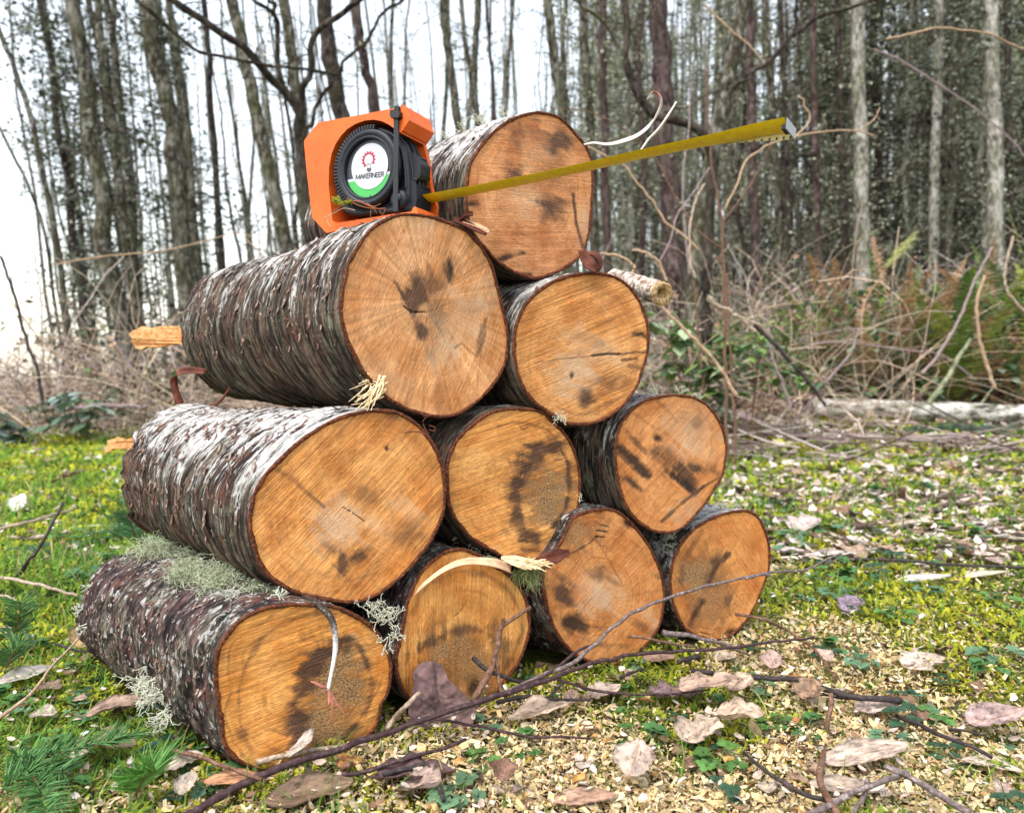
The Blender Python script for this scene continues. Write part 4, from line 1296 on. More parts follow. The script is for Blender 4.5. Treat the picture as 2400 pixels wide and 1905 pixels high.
# end hook
m = M('hook_steel', .3, .5); m.b.inputs['Metallic'].default_value = .8
STEEL = m.done((.22, .22, .23))
e = Ctr[-1]; t_ = T[-1]
mb = MB()
V, f = boxv(e, t_, wv[-1], nrm[-1], -.008, .0015, -.008, .008, .0005, .0012); mb.add(V, f)
V, f = boxv(e, t_, wv[-1], -upv[-1], .0016, .0026, -.010, .010, -.002, .009); mb.add(V, f)
bevel(mb.part('end_hook', STEEL, blade, False), .0004)
V, f = boxv(e, t_, wv[-1], -upv[-1], -.004, .0012, -.002, .008, .003, .007)
part('hook_rivet_plate', V, f, RUBBER2, blade, None, False)

# dry moss sprig and grass lying against the tape measure
mb = MB()
for pts, r0, c_ in [([(370, 1460), (480, 1400), (600, 1340), (740, 1365)], .0009, (.55, .36, .22)), ([(470, 1380), (600, 1300), (760, 1250), (900, 1310), (1000, 1345), (1110, 1340)], .0011, (.40, .14, .07)), ([(640, 1220), (740, 1290), (860, 1330), (960, 1350), (1000, 1395)], .0009, (.30, .13, .06)),
                    ([(880, 1280), (960, 1320), (1050, 1285)], .0007, (.45, .2, .12)), ([(930, 1360), (925, 1430), (940, 1470)], .0006, (.35, .16, .09)), ([(1040, 1355), (1050, 1400), (1095, 1420)], .0006, (.35, .12, .07)), ([(400, 1440), (405, 1510), (440, 1560)], .0006, (.6, .42, .3)), ([(1110, 1345), (1090, 1390), (1060, 1415)], .0006, (.4, .16, .1))]:
    W = onplane(Z(ZT, pts), TO - TW * .010, tn)
    V, f = tubes(smoothline(W, 14), np.linspace(r0, r0 * .5, 14), 4)
    mb.add(V, f, col=np.array(c_))
for pts in [[(480, 1245), (530, 1215)], [(470, 1220), (545, 1240)], [(490, 1260), (560, 1285), (680, 1270)], [(560, 1285), (620, 1265), (690, 1262)], [(500, 1230), (560, 1270)]]:
    W = onplane(Z(ZT, pts), TO - TW * .011, tn)
    L = smoothline(W, 10)
    for p in L:
        lichen_tuft(mb, p, np.array([0, -.3, .3]), 5, .005, .00055, (.42, .42, .05), .2, 1, .3)
V, f, A = mb.data()
sprig = link('moss_sprig', mesh('moss_sprig', V, f, USNEA, A), None, 'dry red moss sprig with a yellow tip caught in the front of the tape measure', 'sprig')
# ------------------------------------------------------------------ ground
def gz(x, y):
    """height of the forest floor"""
    x = np.asarray(x, float); y = np.asarray(y, float)
    near = (fbm(P3(x * 2.2, y * 2.2), 60, 3) - .5) * .035 + (fbm(P3(x * 9, y * 9), 61, 3) - .5) * .012
    d = np.hypot(x, y)
    far = (fbm(P3(x * .12, y * .12), 62, 3) - .5) * .8 * np.clip((d - 8) / 20, 0, 1)
    pile = np.exp(-(((x - .0) / .55) ** 2 + ((y - .95) / .35) ** 2) ** 2)
    bank = np.clip((x - .55 - .02 * y) / 1.1, 0, 1) * (.12 * np.clip((y - 3.3) / 1.5, 0, 1) ** 2 + .30 * np.clip((y - 4.8) / 3.5, 0, 1))
    return near * (1 - .75 * pile) + far + bank - .006


def geo_axis(a, b, n, p):
    t = np.linspace(0, 1, n)
    return a + (b - a) * t ** p


xs = np.concatenate([-geo_axis(.0, 160, 150, 3.2)[::-1][:-1], geo_axis(0, 160, 150, 3.2)])
ys = np.concatenate([-geo_axis(0, 160, 60, 3)[::-1][:-1], geo_axis(0, 160, 220, 3.2)])
XX, YY = np.meshgrid(xs, ys)
V = np.stack([XX, YY, gz(XX, YY)], -1).reshape(-1, 3)
m = M('forest_floor', .95, .1)
v = m.obj()
n1 = m.noise(v, 6, 5, .6)
n2 = m.noise(v, 90, 4, .7)
n3 = m.noise(v, 1.1, 3, .6)
soil = m.ramp(n2, [(.3, (.022, .014, .009)), (.55, (.075, .048, .028)), (.75, (.20, .14, .085))])
mossc = m.ramp(n2, [(.3, (.035, .045, .008)), (.6, (.17, .19, .025)), (.8, (.32, .33, .05))])
sepx = m.n('SeparateXYZ', None, Vector=v)
wood_far = m.ramp(m.math('ADD', m.math('MULTIPLY', sepx.outputs[1], .1), m.math('MULTIPLY', n3, .2)), [(.66, 0), (.80, 1)])
c = m.mix(m.ramp(n1, [(.42, 0), (.58, 1)]), soil, mossc)
c = m.mix(wood_far, c, soil)
GROUND = link('ground', mesh('ground', V, grid_faces(len(xs), len(ys)), m.done(c, m.bump(n2, .012))), kind='structure')


# where things are thick on the ground (functions of place only)
def chips_density(x, y):
    n = fbm(P3(x * 5, y * 5), 80, 3)
    a = np.exp(-(((x - .12) / .30) ** 2 + ((y - .74) / .13) ** 2)) + .9 * np.exp(-(((x - .42) / .20) ** 2 + ((y - 1.08) / .14) ** 2)) + .45 * np.exp(-(((x - .40) / .5) ** 2 + ((y - .85) / .3) ** 2))
    b = np.exp(-(((x + .42) / .16) ** 2 + ((y - .66) / .06) ** 2)) * .9
    c = np.exp(-(((x - .95) / .75) ** 2 + ((y - 1.35) / .45) ** 2)) * .36
    return np.clip((a * 1.15 + b + c) * (.35 + 2.0 * (n - .27)) - .08, 0, 1)


def under_log(x, y, pad=0.0):
    r = np.zeros(np.shape(x), bool)
    for kk in ('L7', 'L8', 'L9', 'L10'):
        D = LOGOBJ[kk]
        dx, dy = x - D['c'][0], y - D['c'][1]
        s = dx * D['ax'][0] + dy * D['ax'][1]
        t = abs(dx * D['ax'][1] - dy * D['ax'][0])
        r |= (s > .012 - pad) & (s < D['g']['L']) & (t < D['rb'] * .75)
    return r


def sample_ground(n, ymin, ymax, power=1.0, margin=1.18):
    """points spread evenly over the ground in view, thicker near the eye"""
    y = ymin * (ymax / ymin) ** rng.random(n) if power else rng.uniform(ymin, ymax, n)
    half = y * (1200 / F) * margin + .04
    x = rng.uniform(-1, 1, n) * half
    return x, y


GRN = vcol('moss_and_grass', .8, .15, .35, 60, .35)
CHIP = vcol('sawdust', .75, .15, .15, 150, .3)
LITT = vcol('leaf_litter', .75, .25, .15, 60, .3)

# sawdust chips: small curved flakes
N = 230000
x, y = sample_ground(N, .60, 2.6)
k = (rng.random(N) < chips_density(x, y)) & ~under_log(x, y)
x, y = x[k], y[k]
N = len(x)
sz = rng.gamma(2.2, .0021, N).clip(.0016, .018) * np.where(y > 1.4, 1.25, 1)
an = rng.uniform(0, 2 * math.pi, N)
el = rng.normal(0, .5, N)
asp = rng.uniform(.14, .55, N)
d = np.stack([np.cos(an) * np.cos(el), np.sin(an) * np.cos(el), np.sin(el)], 1)
s = np.stack([-np.sin(an), np.cos(an), rng.normal(0, .5, N)], 1)
s = unit(s)
nn = np.cross(d, s)
p = np.stack([x, y, gz(x, y) + rng.uniform(.0005, .012, N)], 1)
q = []
for a, b, h in [(-1, -1, 0), (-1, 1, 0), (0, 1, .25), (0, -1, .25), (1, 1, 0), (1, -1, 0)]:
    q.append(p + d * (a * sz * .5)[:, None] + s * (b * sz * asp * .5)[:, None] + nn * (h * sz * rng.uniform(-.6, 1, N))[:, None])
V = np.stack(q, 1).reshape(-1, 3)
b = np.arange(N)[:, None] * 6
f = np.concatenate([b + np.array([[0, 1, 2, 3]]), b + np.array([[3, 2, 4, 5]])])
tone = rng.random((N, 1))
col = np.where(tone < .55, np.array([[.72, .53, .27]]), np.where(tone < .93, np.array([[.76, .63, .40]]), np.array([[.55, .29, .10]]))) * rng.uniform(.5, 1.12, (N, 1))
link('wood_chips', mesh('wood_chips', V, f, CHIP, {'col': np.repeat(col, 6, 0)}, False), kind='stuff')

# moss: short curled leaflets in patches
N = 230000
x, y = sample_ground(N, .58, 7.5)
n = fbm(P3(x * 3.2, y * 3.2), 90, 3)
nl = fbm(P3(x * 1.1, y * 1.1), 91, 3)
dens = np.clip((n - .36) * 5, 0, 1)
dens = np.maximum(dens, np.where(x < -.25, .75, 0))
dens = np.maximum(dens, np.exp(-(((x - .75) / .4) ** 2 + ((y - 1.25) / .4) ** 2)) * .8)
dens = np.maximum(dens, np.exp(-(((x - .48) / .14) ** 2 + ((y - .8) / .16) ** 2)) * .9)
dens *= np.clip(1.25 - chips_density(x, y) * 1.35, .05, 1)
dens *= np.where((x > .6) & (y > 3.2), np.clip(1.3 - (y - 3.2) * .5, .1, 1), 1)
k = (rng.random(N) < dens) & ~under_log(x, y)
x, y, n = x[k], y[k], n[k]
N = len(x)
sz = rng.uniform(.006, .013, N) * np.clip(y / .9, .85, 5.0)
an = rng.uniform(0, 2 * math.pi, N)
tl_ = rng.uniform(.15, 1.1, N)
d = np.stack([np.cos(an) * np.cos(tl_), np.sin(an) * np.cos(tl_), np.sin(tl_)], 1)
s = np.stack([-np.sin(an), np.cos(an), 0 * an], 1)
nn = np.cross(d, s)
cush = (fbm(P3(x * 26, y * 26), 95, 2) - .35).clip(0, 1) * .03
p = np.stack([x, y, gz(x, y) + cush - .002], 1)
w = sz * rng.uniform(.18, .42, N)
V = np.stack([p - s * w[:, None] * .5, p + s * w[:, None] * .5, p + d * sz[:, None] * .6 + s * w[:, None] * .55 + nn * sz[:, None] * .1, p + d * sz[:, None] * .6 - s * w[:, None] * .55 + nn * sz[:, None] * .1, p + d * sz[:, None] - nn * sz[:, None] * .15], 1).reshape(-1, 3)
b = np.arange(N)[:, None] * 5
f4 = b + np.array([[0, 1, 2, 3]]); f3 = b + np.array([[3, 2, 4]])
t = rng.random((N, 1)); g_ = fbm(P3(x * 5, y * 5), 96, 3)[:, None]
yel = np.array([[.42, .42, .035]]); gr = np.array([[.20, .29, .035]]); dk = np.array([[.07, .12, .03]])
col = yel * np.clip((g_ - .35) * 4, 0, 1) + gr * (1 - np.clip((g_ - .35) * 4, 0, 1))
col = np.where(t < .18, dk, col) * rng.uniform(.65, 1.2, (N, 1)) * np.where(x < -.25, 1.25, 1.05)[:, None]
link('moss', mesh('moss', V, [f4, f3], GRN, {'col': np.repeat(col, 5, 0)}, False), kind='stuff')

# grass blades: thin bent strips, thickest at the left
N = 42000
x, y = sample_ground(N, .58, 5.5)
dens = np.where(x < -.12 - .05 * y, 1.0, .22) * np.clip(1.2 - chips_density(x, y), .12, 1) * np.clip((fbm(P3(x * 7, y * 7), 99, 3) - .3) * 3, .1, 1)
k = (rng.random(N) < dens) & ~under_log(x, y, .0)
x, y = x[k], y[k]
N = len(x)
L = rng.uniform(.015, .055, N) * np.clip(y / 1.2, .8, 2)
an = rng.uniform(0, 2 * math.pi, N)
lean = rng.uniform(.2, 1.1, N)
w = rng.uniform(.0009, .0021, N) * np.clip(y / 1.1, .8, 2.4)
base_ = np.stack([x, y, gz(x, y)], 1)
dh = np.stack([np.cos(an), np.sin(an), 0 * an], 1)
s = np.stack([-np.sin(an), np.cos(an), 0 * an], 1)
rows = []
for t in (0, .35, .7, 1):
    c_ = base_ + dh * (L * t * t * lean)[:, None] + np.array([0, 0, 1.0]) * (L * t * (1 - .35 * t * lean))[:, None]
    ww = (w * (1 - t * .92))[:, None]
    rows += [c_ - s * ww, c_ + s * ww]
V = np.stack(rows, 1).reshape(-1, 3)
b = np.arange(N)[:, None] * 8
f = np.concatenate([b + np.array([[i, i + 1, i + 3, i + 2]]) for i in (0, 2, 4)])
col = np.where(rng.random((N, 1)) < .8, np.array([[.14, .30, .045]]), np.array([[.38, .36, .13]])) * rng.uniform(.6, 1.3, (N, 1))
link('grass', mesh('grass', V, f, GRN, {'col': np.repeat(col, 8, 0)}, False), kind='stuff')

# far leaf litter and the crumbs of bark between the near leaves
N = 46000
x, y = sample_ground(N, .6, 9)
dens = np.where(y > 1.5, np.where(x > .3, 1.0, .25), .12) * np.where(y > 5.5, .8, 1)
k = (rng.random(N) < dens) & ~under_log(x, y)
x, y = x[k], y[k]
N = len(x)
sz = np.where(y < 1.6, rng.uniform(.005, .014, N), rng.uniform(.018, .05, N) * np.clip(y / 2.6, .7, 1.7))
an = rng.uniform(0, 2 * math.pi, N)
d = np.stack([np.cos(an), np.sin(an), rng.normal(0, .3, N)], 1)
s = np.stack([-np.sin(an), np.cos(an), rng.normal(0, .3, N)], 1)
nn = unit(np.cross(d, s)); nn = np.where(nn[:, 2:] < 0, -nn, nn)
p = np.stack([x, y, gz(x, y) + rng.uniform(.004, .02, N)], 1)
asp = rng.uniform(.35, .8, N)
cur = rng.normal(.1, .22, N)
V = []
for a, b, h in [(-1, 0, 1), (-.35, .9, .6), (-.35, 0, 0), (-.35, -.9, .6), (.4, .8, .5), (.4, 0, 0), (.4, -.8, .5), (1, 0, .9)]:
    V.append(p + d * (a * sz * .5)[:, None] + s * (b * sz * asp * .5)[:, None] + nn * (h * cur * sz)[:, None])
V = np.stack(V, 1).reshape(-1, 3)
b = np.arange(N)[:, None] * 8
f4 = np.concatenate([b + np.array([[2, 5, 4, 1]]), b + np.array([[3, 6, 5, 2]])])
f3 = np.concatenate([b + np.array([[0, 2, 1]]), b + np.array([[0, 3, 2]]), b + np.array([[4, 5, 7]]), b + np.array([[5, 6, 7]])])
t = rng.random((N, 1))
col = np.where(t < .42, [[.56, .44, .36]], np.where(t < .70, [[.72, .63, .56]], np.where(t < .85, [[.25, .14, .085]], [[.09, .055, .04]]))) * rng.uniform(.7, 1.1, (N, 1))
link('leaf_litter', mesh('leaf_litter', V, [f4, f3], LITT, {'col': np.repeat(col, 8, 0)}), kind='stuff')


# ------------------------------------------------------------------ dead leaves, each a thing
def leaf_mesh(name, L, W, kind, seed, curl=.25, wave=.12, colour=(.5, .38, .3), vein=(.35, .22, .15), hole=False):
    nu, nv = 33, 25
    u = np.linspace(0, 1, nu)[None] + np.zeros((nv, 1))
    v = np.linspace(-1, 1, nv)[:, None] + np.zeros((1, nu))
    if kind == 'oval':
        hw = np.sin(np.pi * u ** .85) ** .72
    elif kind == 'long':
        hw = np.sin(np.pi * u ** .9) ** .9
    else:                                                   # lobed
        hw = np.sin(np.pi * u ** .8) ** .6 * (.72 + .34 * np.abs(np.sin(u * math.pi * 3.0 + .4)))
    edge = 1 + ((fbm(P3(u * 9, v * 1.2, seed), seed, 3) - .5) * .5 + (fbm(P3(u * 34, v * 1.2, seed), seed, 2) - .5) * .22) * np.abs(v)
    X = (u - .5) * L
    Y = v * hw * W / 2 * edge
    Zc = curl * W * (v * hw) ** 2 * (.6 + .8 * fbm(P3(u * 2, v * 1, seed + 3), seed, 2)) + wave * W * (fbm(P3(u * 3.5, v * 2.2, seed + 9), seed + 1, 3) - .5) * 2
    Zc = Zc + curl * L * .35 * (u - .45) ** 2 * (1 if seed % 2 else -.4) - .02 * W * np.exp(-(v * 9) ** 2)
    lat = np.abs(((np.abs(v) * .55 + u * 1.0) * 8) % 1 - .5)
    Zc = Zc + .010 * W * np.exp(-(lat * 9) ** 2)
    V = np.stack([X, Y, Zc], -1).reshape(-1, 3)
    vein_m = np.maximum(np.exp(-(v * 16) ** 2), .6 * np.exp(-(lat * 10) ** 2)).reshape(-1, 1)
    blot = fbm(P3(u * 5, v * 3, seed), seed + 5, 4).reshape(-1, 1)
    col = np.array(colour) * (1 - vein_m * .7) + np.array(vein) * vein_m * .7
    spot = np.clip((fbm(P3(u * 14, v * 8, seed), seed + 8, 3).reshape(-1, 1) - .56) * 6, 0, 1)
    rimd = np.clip((np.abs(v).reshape(-1, 1) - .82) * 4, 0, .5)
    col = col * (.40 + 1.05 * blot) * (1 - .6 * spot) * (1 - rimd)
    f = grid_faces(nu, nv)
    mb = MB().add(V, f, col=col)
    st = np.array([[-.5 * L, 0, V[:, 2].mean() * 0], [-.58 * L, .01 * L, .0], [-.68 * L, .03 * L, .004]])
    a, b = tubes(st, np.array([.0009, .0008, .0007]) * L / .07, 5)
    mb.add(a, b, col=np.array(vein))
    V, f, A = mb.data()
    return mesh(name, V, f, LEAFMAT, A)


LEAFMAT = vcol('dead_leaf', .62, .3, .18, 90, .35, .0008)
TAN, PALEC, PINK, BROWN, PURP, ORNG, WHT = (.42, .29, .20), (.56, .46, .37), (.44, .32, .27), (.24, .14, .085), (.135, .075, .075), (.50, .22, .08), (.66, .58, .51)
VN = (.30, .18, .11)


def leaf(px, w_px, h_px, kind, colr, label, rot=0, pitch=0, z=.012, curl=.25, wave=.13, seed=None, roll=0, group=None):
    g = ground(np.array(px, float), 0.0)
    sc_ = g[1] / F
    Lm = max(w_px * sc_, .02)
    slope = H / math.hypot(g[0], g[1])
    Wm = max(h_px * sc_ / .72, Lm * .36)
    Wm = min(Wm, Lm * 1.0)
    curl, wave = curl * .42, wave * .5
    sd = seed if seed is not None else int(rng.integers(1, 9999))
    me = leaf_mesh('dead_leaf', Lm, Wm, kind, sd, curl, wave, colr, VN if colr is not PURP else (.08, .045, .045))
    o = link('dead_leaf', me, None, label, 'dead leaf', group or 'dead leaves on the ground')
    o.location = (g[0], g[1], float(gz(g[0], g[1])) + z)
    o.rotation_euler = (R(roll), R(pitch), R(rot))
    return o


leaf((701, 1797), 100, 85, 'oval', WHT, 'cream white leaf against the foot of the bottom left log face', -35, -28, .028, .2, .1, 21, 25)
leaf((825, 1800), 70, 110, 'lobed', ORNG, 'small ragged orange leaf below the bottom left log, beside the thick twig', 60, 0, .012, .3, .2, 22)
leaf((723, 1872), 210, 95, 'oval', (.20, .13, .085), 'broad brown leaf below the cream white one at the bottom edge', 12, -6, .014, .2, .12, 23)
leaf((555, 1842), 150, 50, 'long', (.60, .30, .16), 'long orange pink leaf under the thick end of the longest twig', 18, 4, .016, .3, .1, 24)
leaf((438, 1868), 60, 80, 'oval', PALEC, 'small pale leaf standing in grass at the lower left', 70, -30, .022, .3, .15, 25)
leaf((431, 1800), 90, 60, 'oval', PALEC, 'pale wrinkled leaf beside the bark of the bottom left log', 30, -10, .014, .3, .15, 26)
leaf((263, 1782), 125, 65, 'lobed', (.42, .30, .17), 'curled tan leaf with a brown half, on the fir needles at the lower left', -10, 0, .024, .45, .15, 27)
leaf((270, 1694), 125, 60, 'oval', (.33, .22, .16), 'brown curled leaf in the grass under the pale bushy lichen', 25, -8, .024, .45, .15, 28)
leaf((58, 1603), 135, 62, 'long', WHT, 'long white leaf at the left edge near the crossing pale twig', 28, -8, .018, .25, .1, 29)
leaf((117, 1625), 60, 60, 'lobed', (.28, .17, .14), 'small dark brown leaf touching the long white leaf at the left edge', -20, 0, .012, .3, .2, 30)
leaf((212, 1532), 85, 75, 'oval', (.36, .25, .11), 'tan leaf wedged behind the far end of the bottom left log', 80, -35, .035, .4, .1, 31)
leaf((102, 1690), 60, 55, 'oval', PALEC, 'small pale leaf lying alone in the grass at the lower left', 10, 0, .012, .3, .2, 32)
leaf((975, 1832), 190, 80, 'lobed', PURP, 'ragged purple brown leaf in front of the big leaning leaf', 8, 0, .014, .35, .25, 33)
leaf((985, 1868), 125, 115, 'lobed', PINK, 'torn whitish leaf at the bottom edge below the purple brown one', -25, -20, .02, .35, .2, 34)
leaf((1183, 1862), 60, 95, 'long', (.22, .115, .08), 'narrow brown leaf curled upright in the sawdust', 80, -40, .03, .8, .2, 35)
leaf((1371, 1886), 160, 55, 'oval', (.48, .29, .20), 'flat brownish pink leaf at the bottom edge in the sawdust', 2, -4, .014, .12, .1, 36)
leaf((1488, 1838), 100, 125, 'oval', (.56, .44, .36), 'upright whitish leaf on the sawdust left of the forked twig', 65, -30, .035, .35, .15, 37)
leaf((1265, 1690), 160, 55, 'long', (.58, .44, .33), 'long pale leaf just right of the big leaning leaf', 18, -6, .02, .35, .2, 38)
leaf((1417, 1642), 85, 55, 'lobed', (.58, .45, .37), 'light leaf between the sawdust and the fork of the grey twig', 12, -12, .02, .35, .2, 39)
leaf((1340, 1660), 40, 70, 'long', (.4, .27, .2), 'thin folded leaf standing between two pale leaves near the forked twigs', 75, -40, .022, .6, .2, 40)
leaf((1640, 1750), 120, 90, 'lobed', (.56, .43, .33), 'large pale tan leaf at the lower left of the leaf heap', 30, -8, .026, .35, .22, 41)
leaf((1730, 1728), 125, 80, 'lobed', (.60, .45, .33), 'creased tan leaf at the lower right of the leaf heap', -25, -12, .034, .4, .22, 42)
leaf((1662, 1664), 150, 60, 'lobed', (.52, .36, .27), 'wide brown tan leaf on top of the leaf heap', 8, -6, .04, .35, .22, 43)
leaf((1735, 1640), 90, 50, 'lobed', (.57, .41, .30), 'small rumpled leaf at the back of the leaf heap', 40, -8, .03, .4, .25, 44)
leaf((1560, 1648), 80, 60, 'lobed', (.17, .11, .12), 'purplish leaf at the left side of the leaf heap', 0, -6, .022, .35, .25, 45)
leaf((1620, 1636), 70, 60, 'lobed', (.20, .13, .15), 'dark violet leaf behind the leaf heap', 50, -6, .02, .4, .25, 46)
leaf((1895, 1655), 75, 75, 'lobed', (.30, .19, .12), 'brown crumpled leaf right of the leaf heap under the dark twig', 60, -22, .03, .5, .25, 47)
leaf((2030, 1790), 215, 78, 'oval', (.58, .46, .37), 'largest pale leaf, lying above the crossed twigs at the lower right', 5, -10, .02, .22, .1, 48)
leaf((1985, 1850), 170, 62, 'oval', (.53, .42, .33), 'pale leaf half under the largest pale one at the lower right', -12, 0, .012, .2, .12, 49)
leaf((2058, 1676), 110, 62, 'lobed', (.55, .42, .36), 'pinkish leaf in the moss above the largest pale leaf', 10, -8, .018, .35, .2, 50)
leaf((2335, 1722), 150, 80, 'oval', (.47, .33, .30), 'smooth pinkish leaf at the right edge', 8, -10, .03, .3, .06, 51)
leaf((2328, 1806), 135, 45, 'long', (.62, .48, .38), 'narrow pale leaf under the smooth pinkish one at the right edge', -25, 0, .014, .3, .1, 52)
leaf((2165, 1365), 135, 45, 'oval', (.72, .62, .53), 'pale leaf in the moss beyond the sawdust at the right', 3, -6, .02, .2, .12, 53)
leaf((2314, 1354), 115, 32, 'oval', (.66, .58, .42), 'cream leaf near the right edge beyond the sawdust', 6, -6, .02, .2, .1, 54)
leaf((1952, 1312), 110, 45, 'oval', (.60, .52, .46), 'white leaf with a brown end behind the tip of the rising grey twig', -5, -8, .02, .25, .15, 55)
leaf((1996, 1436), 62, 62, 'lobed', (.30, .23, .30), 'lilac grey crumpled leaf alone on the sawdust', 40, -24, .022, .5, .25, 56)
leaf((1931, 1553), 48, 70, 'long', (.62, .45, .36), 'small pinkish leaf speared by a thin twig on the sawdust', 110, -20, .018, .3, .1, 57)
leaf((1808, 1572), 50, 62, 'oval', (.48, .33, .28), 'small rosy leaf standing at the front of the sawdust', 80, -40, .025, .2, .1, 58)
leaf((1700, 1550), 55, 45, 'oval', (.62, .48, .36), 'small pale leaf under the thin dark twig before the last bottom log', 10, -10, .014, .3, .12, 59)
leaf((2165, 1566), 105, 85, 'lobed', (.66, .53, .42), 'torn cream leaf in the middle of the mossy patch at the right', 35, -8, .016, .3, .22, 60)
leaf((1545, 1545), 80, 50, 'oval', (.34, .22, .17), 'greyish brown leaf tucked under the twigs before the third bottom log', 0, -4, .01, .2, .1, 61)
leaf((1886, 1248), 80, 65, 'lobed', (.60, .48, .44), 'pinkish white curled leaf on the moss right of the last bottom log', 30, -20, .03, .45, .2, 62)
leaf((1853, 1302), 62, 34, 'oval', (.64, .54, .5), 'pale leaf below the pinkish white curled one', -20, -8, .02, .3, .15, 63)
leaf((2139, 1241), 100, 26, 'oval', (.60, .48, .38), 'tan leaf far out on the mossy ground at the right', 0, -6, .02, .3, .15, 64)
leaf((2380, 1232), 70, 34, 'lobed', (.16, .08, .075), 'dark maroon leaf at the right edge of the moss', 10, -8, .02, .3, .2, 65)
leaf((1846, 1188), 48, 28, 'lobed', (.09, .055, .05), 'blackish leaf on the moss behind the second row end log', 0, -8, .02, .4, .2, 66)
leaf((160, 1140), 75, 42, 'lobed', (.20, .12, .07), 'brown curled leaf in the grass left of the second row', 20, -20, .05, .5, .2, 67)
leaf((45, 1215), 50, 90, 'long', (.76, .70, .64), 'white leaf standing upright in the grass at the far left', 80, -55, .05, .3, .1, 68)
for px, w_, h_ in [((60, 1110), 60, 22), ((122, 1088), 45, 25), ((300, 1120), 40, 30), ((90, 1275), 45, 35), ((195, 1070), 60, 26)]:
    leaf(px, w_, h_, 'oval', [PALEC, TAN, PINK][int(rng.integers(3))], 'pale fallen leaf in the sunny grass left of the pile', rng.uniform(0, 180), -6, .02, .3, .15, None, 0, 'pale leaves in the grass left of the pile')
for _ in range(46):
    px = (rng.uniform(1750, 2390), rng.uniform(1090, 1330))
    leaf(px, rng.uniform(38, 80), rng.uniform(22, 45), ['oval', 'lobed', 'long'][int(rng.integers(3))], [PALEC, TAN, PINK, WHT, BROWN][int(rng.integers(5))], 'curled dead leaf on the moss between the pile and the fallen pale trunk', rng.uniform(0, 360), rng.uniform(-25, 5), .02, .35, .2, None, rng.uniform(-15, 15), 'dead leaves strewn over the moss at the right')
for _ in range(24):
    px = (rng.uniform(10, 520), rng.uniform(1480, 1890))
    if under_log(*ground(np.array(px))[:2], .03):
        continue
    leaf(px, rng.uniform(26, 60), rng.uniform(18, 40), ['oval', 'lobed', 'long'][int(rng.integers(3))], [PALEC, TAN, PINK, BROWN, BROWN][int(rng.integers(5))], 'small dead leaf in the grass and fir needles at the lower left', rng.uniform(0, 360), rng.uniform(-20, 10), .016, .4, .25, None, rng.uniform(-20, 20), 'small leaves at the lower left')
for _ in range(34):
    px = (rng.uniform(1150, 2390), rng.uniform(1560, 1890))
    leaf(px, rng.uniform(24, 50), rng.uniform(18, 36), ['oval', 'lobed', 'long'][int(rng.integers(3))], [PALEC, TAN, PINK, ORNG, BROWN][int(rng.integers(5))], 'small scrap of dead leaf among the sawdust and moss', rng.uniform(0, 360), rng.uniform(-20, 10), .012, .4, .25, None, rng.uniform(-20, 20), 'leaf scraps among the sawdust')

# the big purple leaf leaning on a log face
Lp = Z(Z8, [(335, 1245), (375, 1175), (450, 1132), (520, 1125), (590, 1160), (628, 1230), (650, 1300), (705, 1360), (800, 1450), (895, 1560), (885, 1640), (868, 1700), (780, 1745), (700, 1765), (600, 1745), (500, 1748), (400, 1725), (310, 1690), (288, 1600), (320, 1480), (340, 1350)])
ln = unit(np.array([.12, -.80, .55]))
lo = at(Lp.mean(0), .842)
W = onplane(resample(Lp, 96, True), lo, ln)
c_ = W.mean(0)
ru = unit(np.cross([0, 0, 1.0], ln)); rv = np.cross(ln, ru)
rows = []
for fr in np.linspace(0.02, 1, 26):
    p = c_ + (W - c_) * fr
    a = (p - c_) @ ru; b = (p - c_) @ rv
    w = (fbm(P3(a * 45, b * 45, 2), 5, 3) - .5) * .016 + (fbm(P3(a * 190 + b * 40, b * 260, 2), 6, 3) - .5) * .0045 - .004 * np.exp(-(a / .006) ** 2) + .35 * a * a / .08 + (.010 * (fr ** 6) * (fbm(P3(a * 60, b * 60, 4), 8, 2) - .35))
    rows.append(p + ln * w[:, None])
V = np.concatenate(rows)
a = (V - c_) @ ru; b = (V - c_) @ rv
vm = np.maximum(np.exp(-(np.abs(a + .1 * b) / .0018) ** 2), .8 * np.exp(-((np.abs((b - np.abs(a) * .55) / .024 % 1 - .5)) * 14) ** 2))[:, None]
bl = fbm(P3(a * 60, b * 60), 17, 4)[:, None]
col = np.array([[.15, .088, .083]]) * (.55 + .9 * bl) * (1 - .55 * vm) + np.array([[.30, .2, .19]]) * np.clip(bl - .6, 0, 1)
me = mesh('dead_leaf', V, grid_faces(96, 26, True), LEAFMAT, {'col': col})
link('dead_leaf', me, None, 'big purple brown leaf leaning upright against the second bottom log', 'dead leaf', 'dead leaves on the ground')
# ------------------------------------------------------------------ twigs lying round the pile, each a thing
def twig_mat(name, a, b, c_):
    m = M(name, .7, .3)
    n1 = m.noise(m.obj(), 190, 4, .65)
    n2 = m.noise(m.obj(), 36, 3, .6)
    c = m.ramp(n1, [(.32, a), (.55, b), (.72, c_)])
    return m.done(m.mix(m.ramp(n2, [(.4, 0), (.7, .6)]), c, tuple(x * .55 for x in b)), m.bump(n1, .0015))


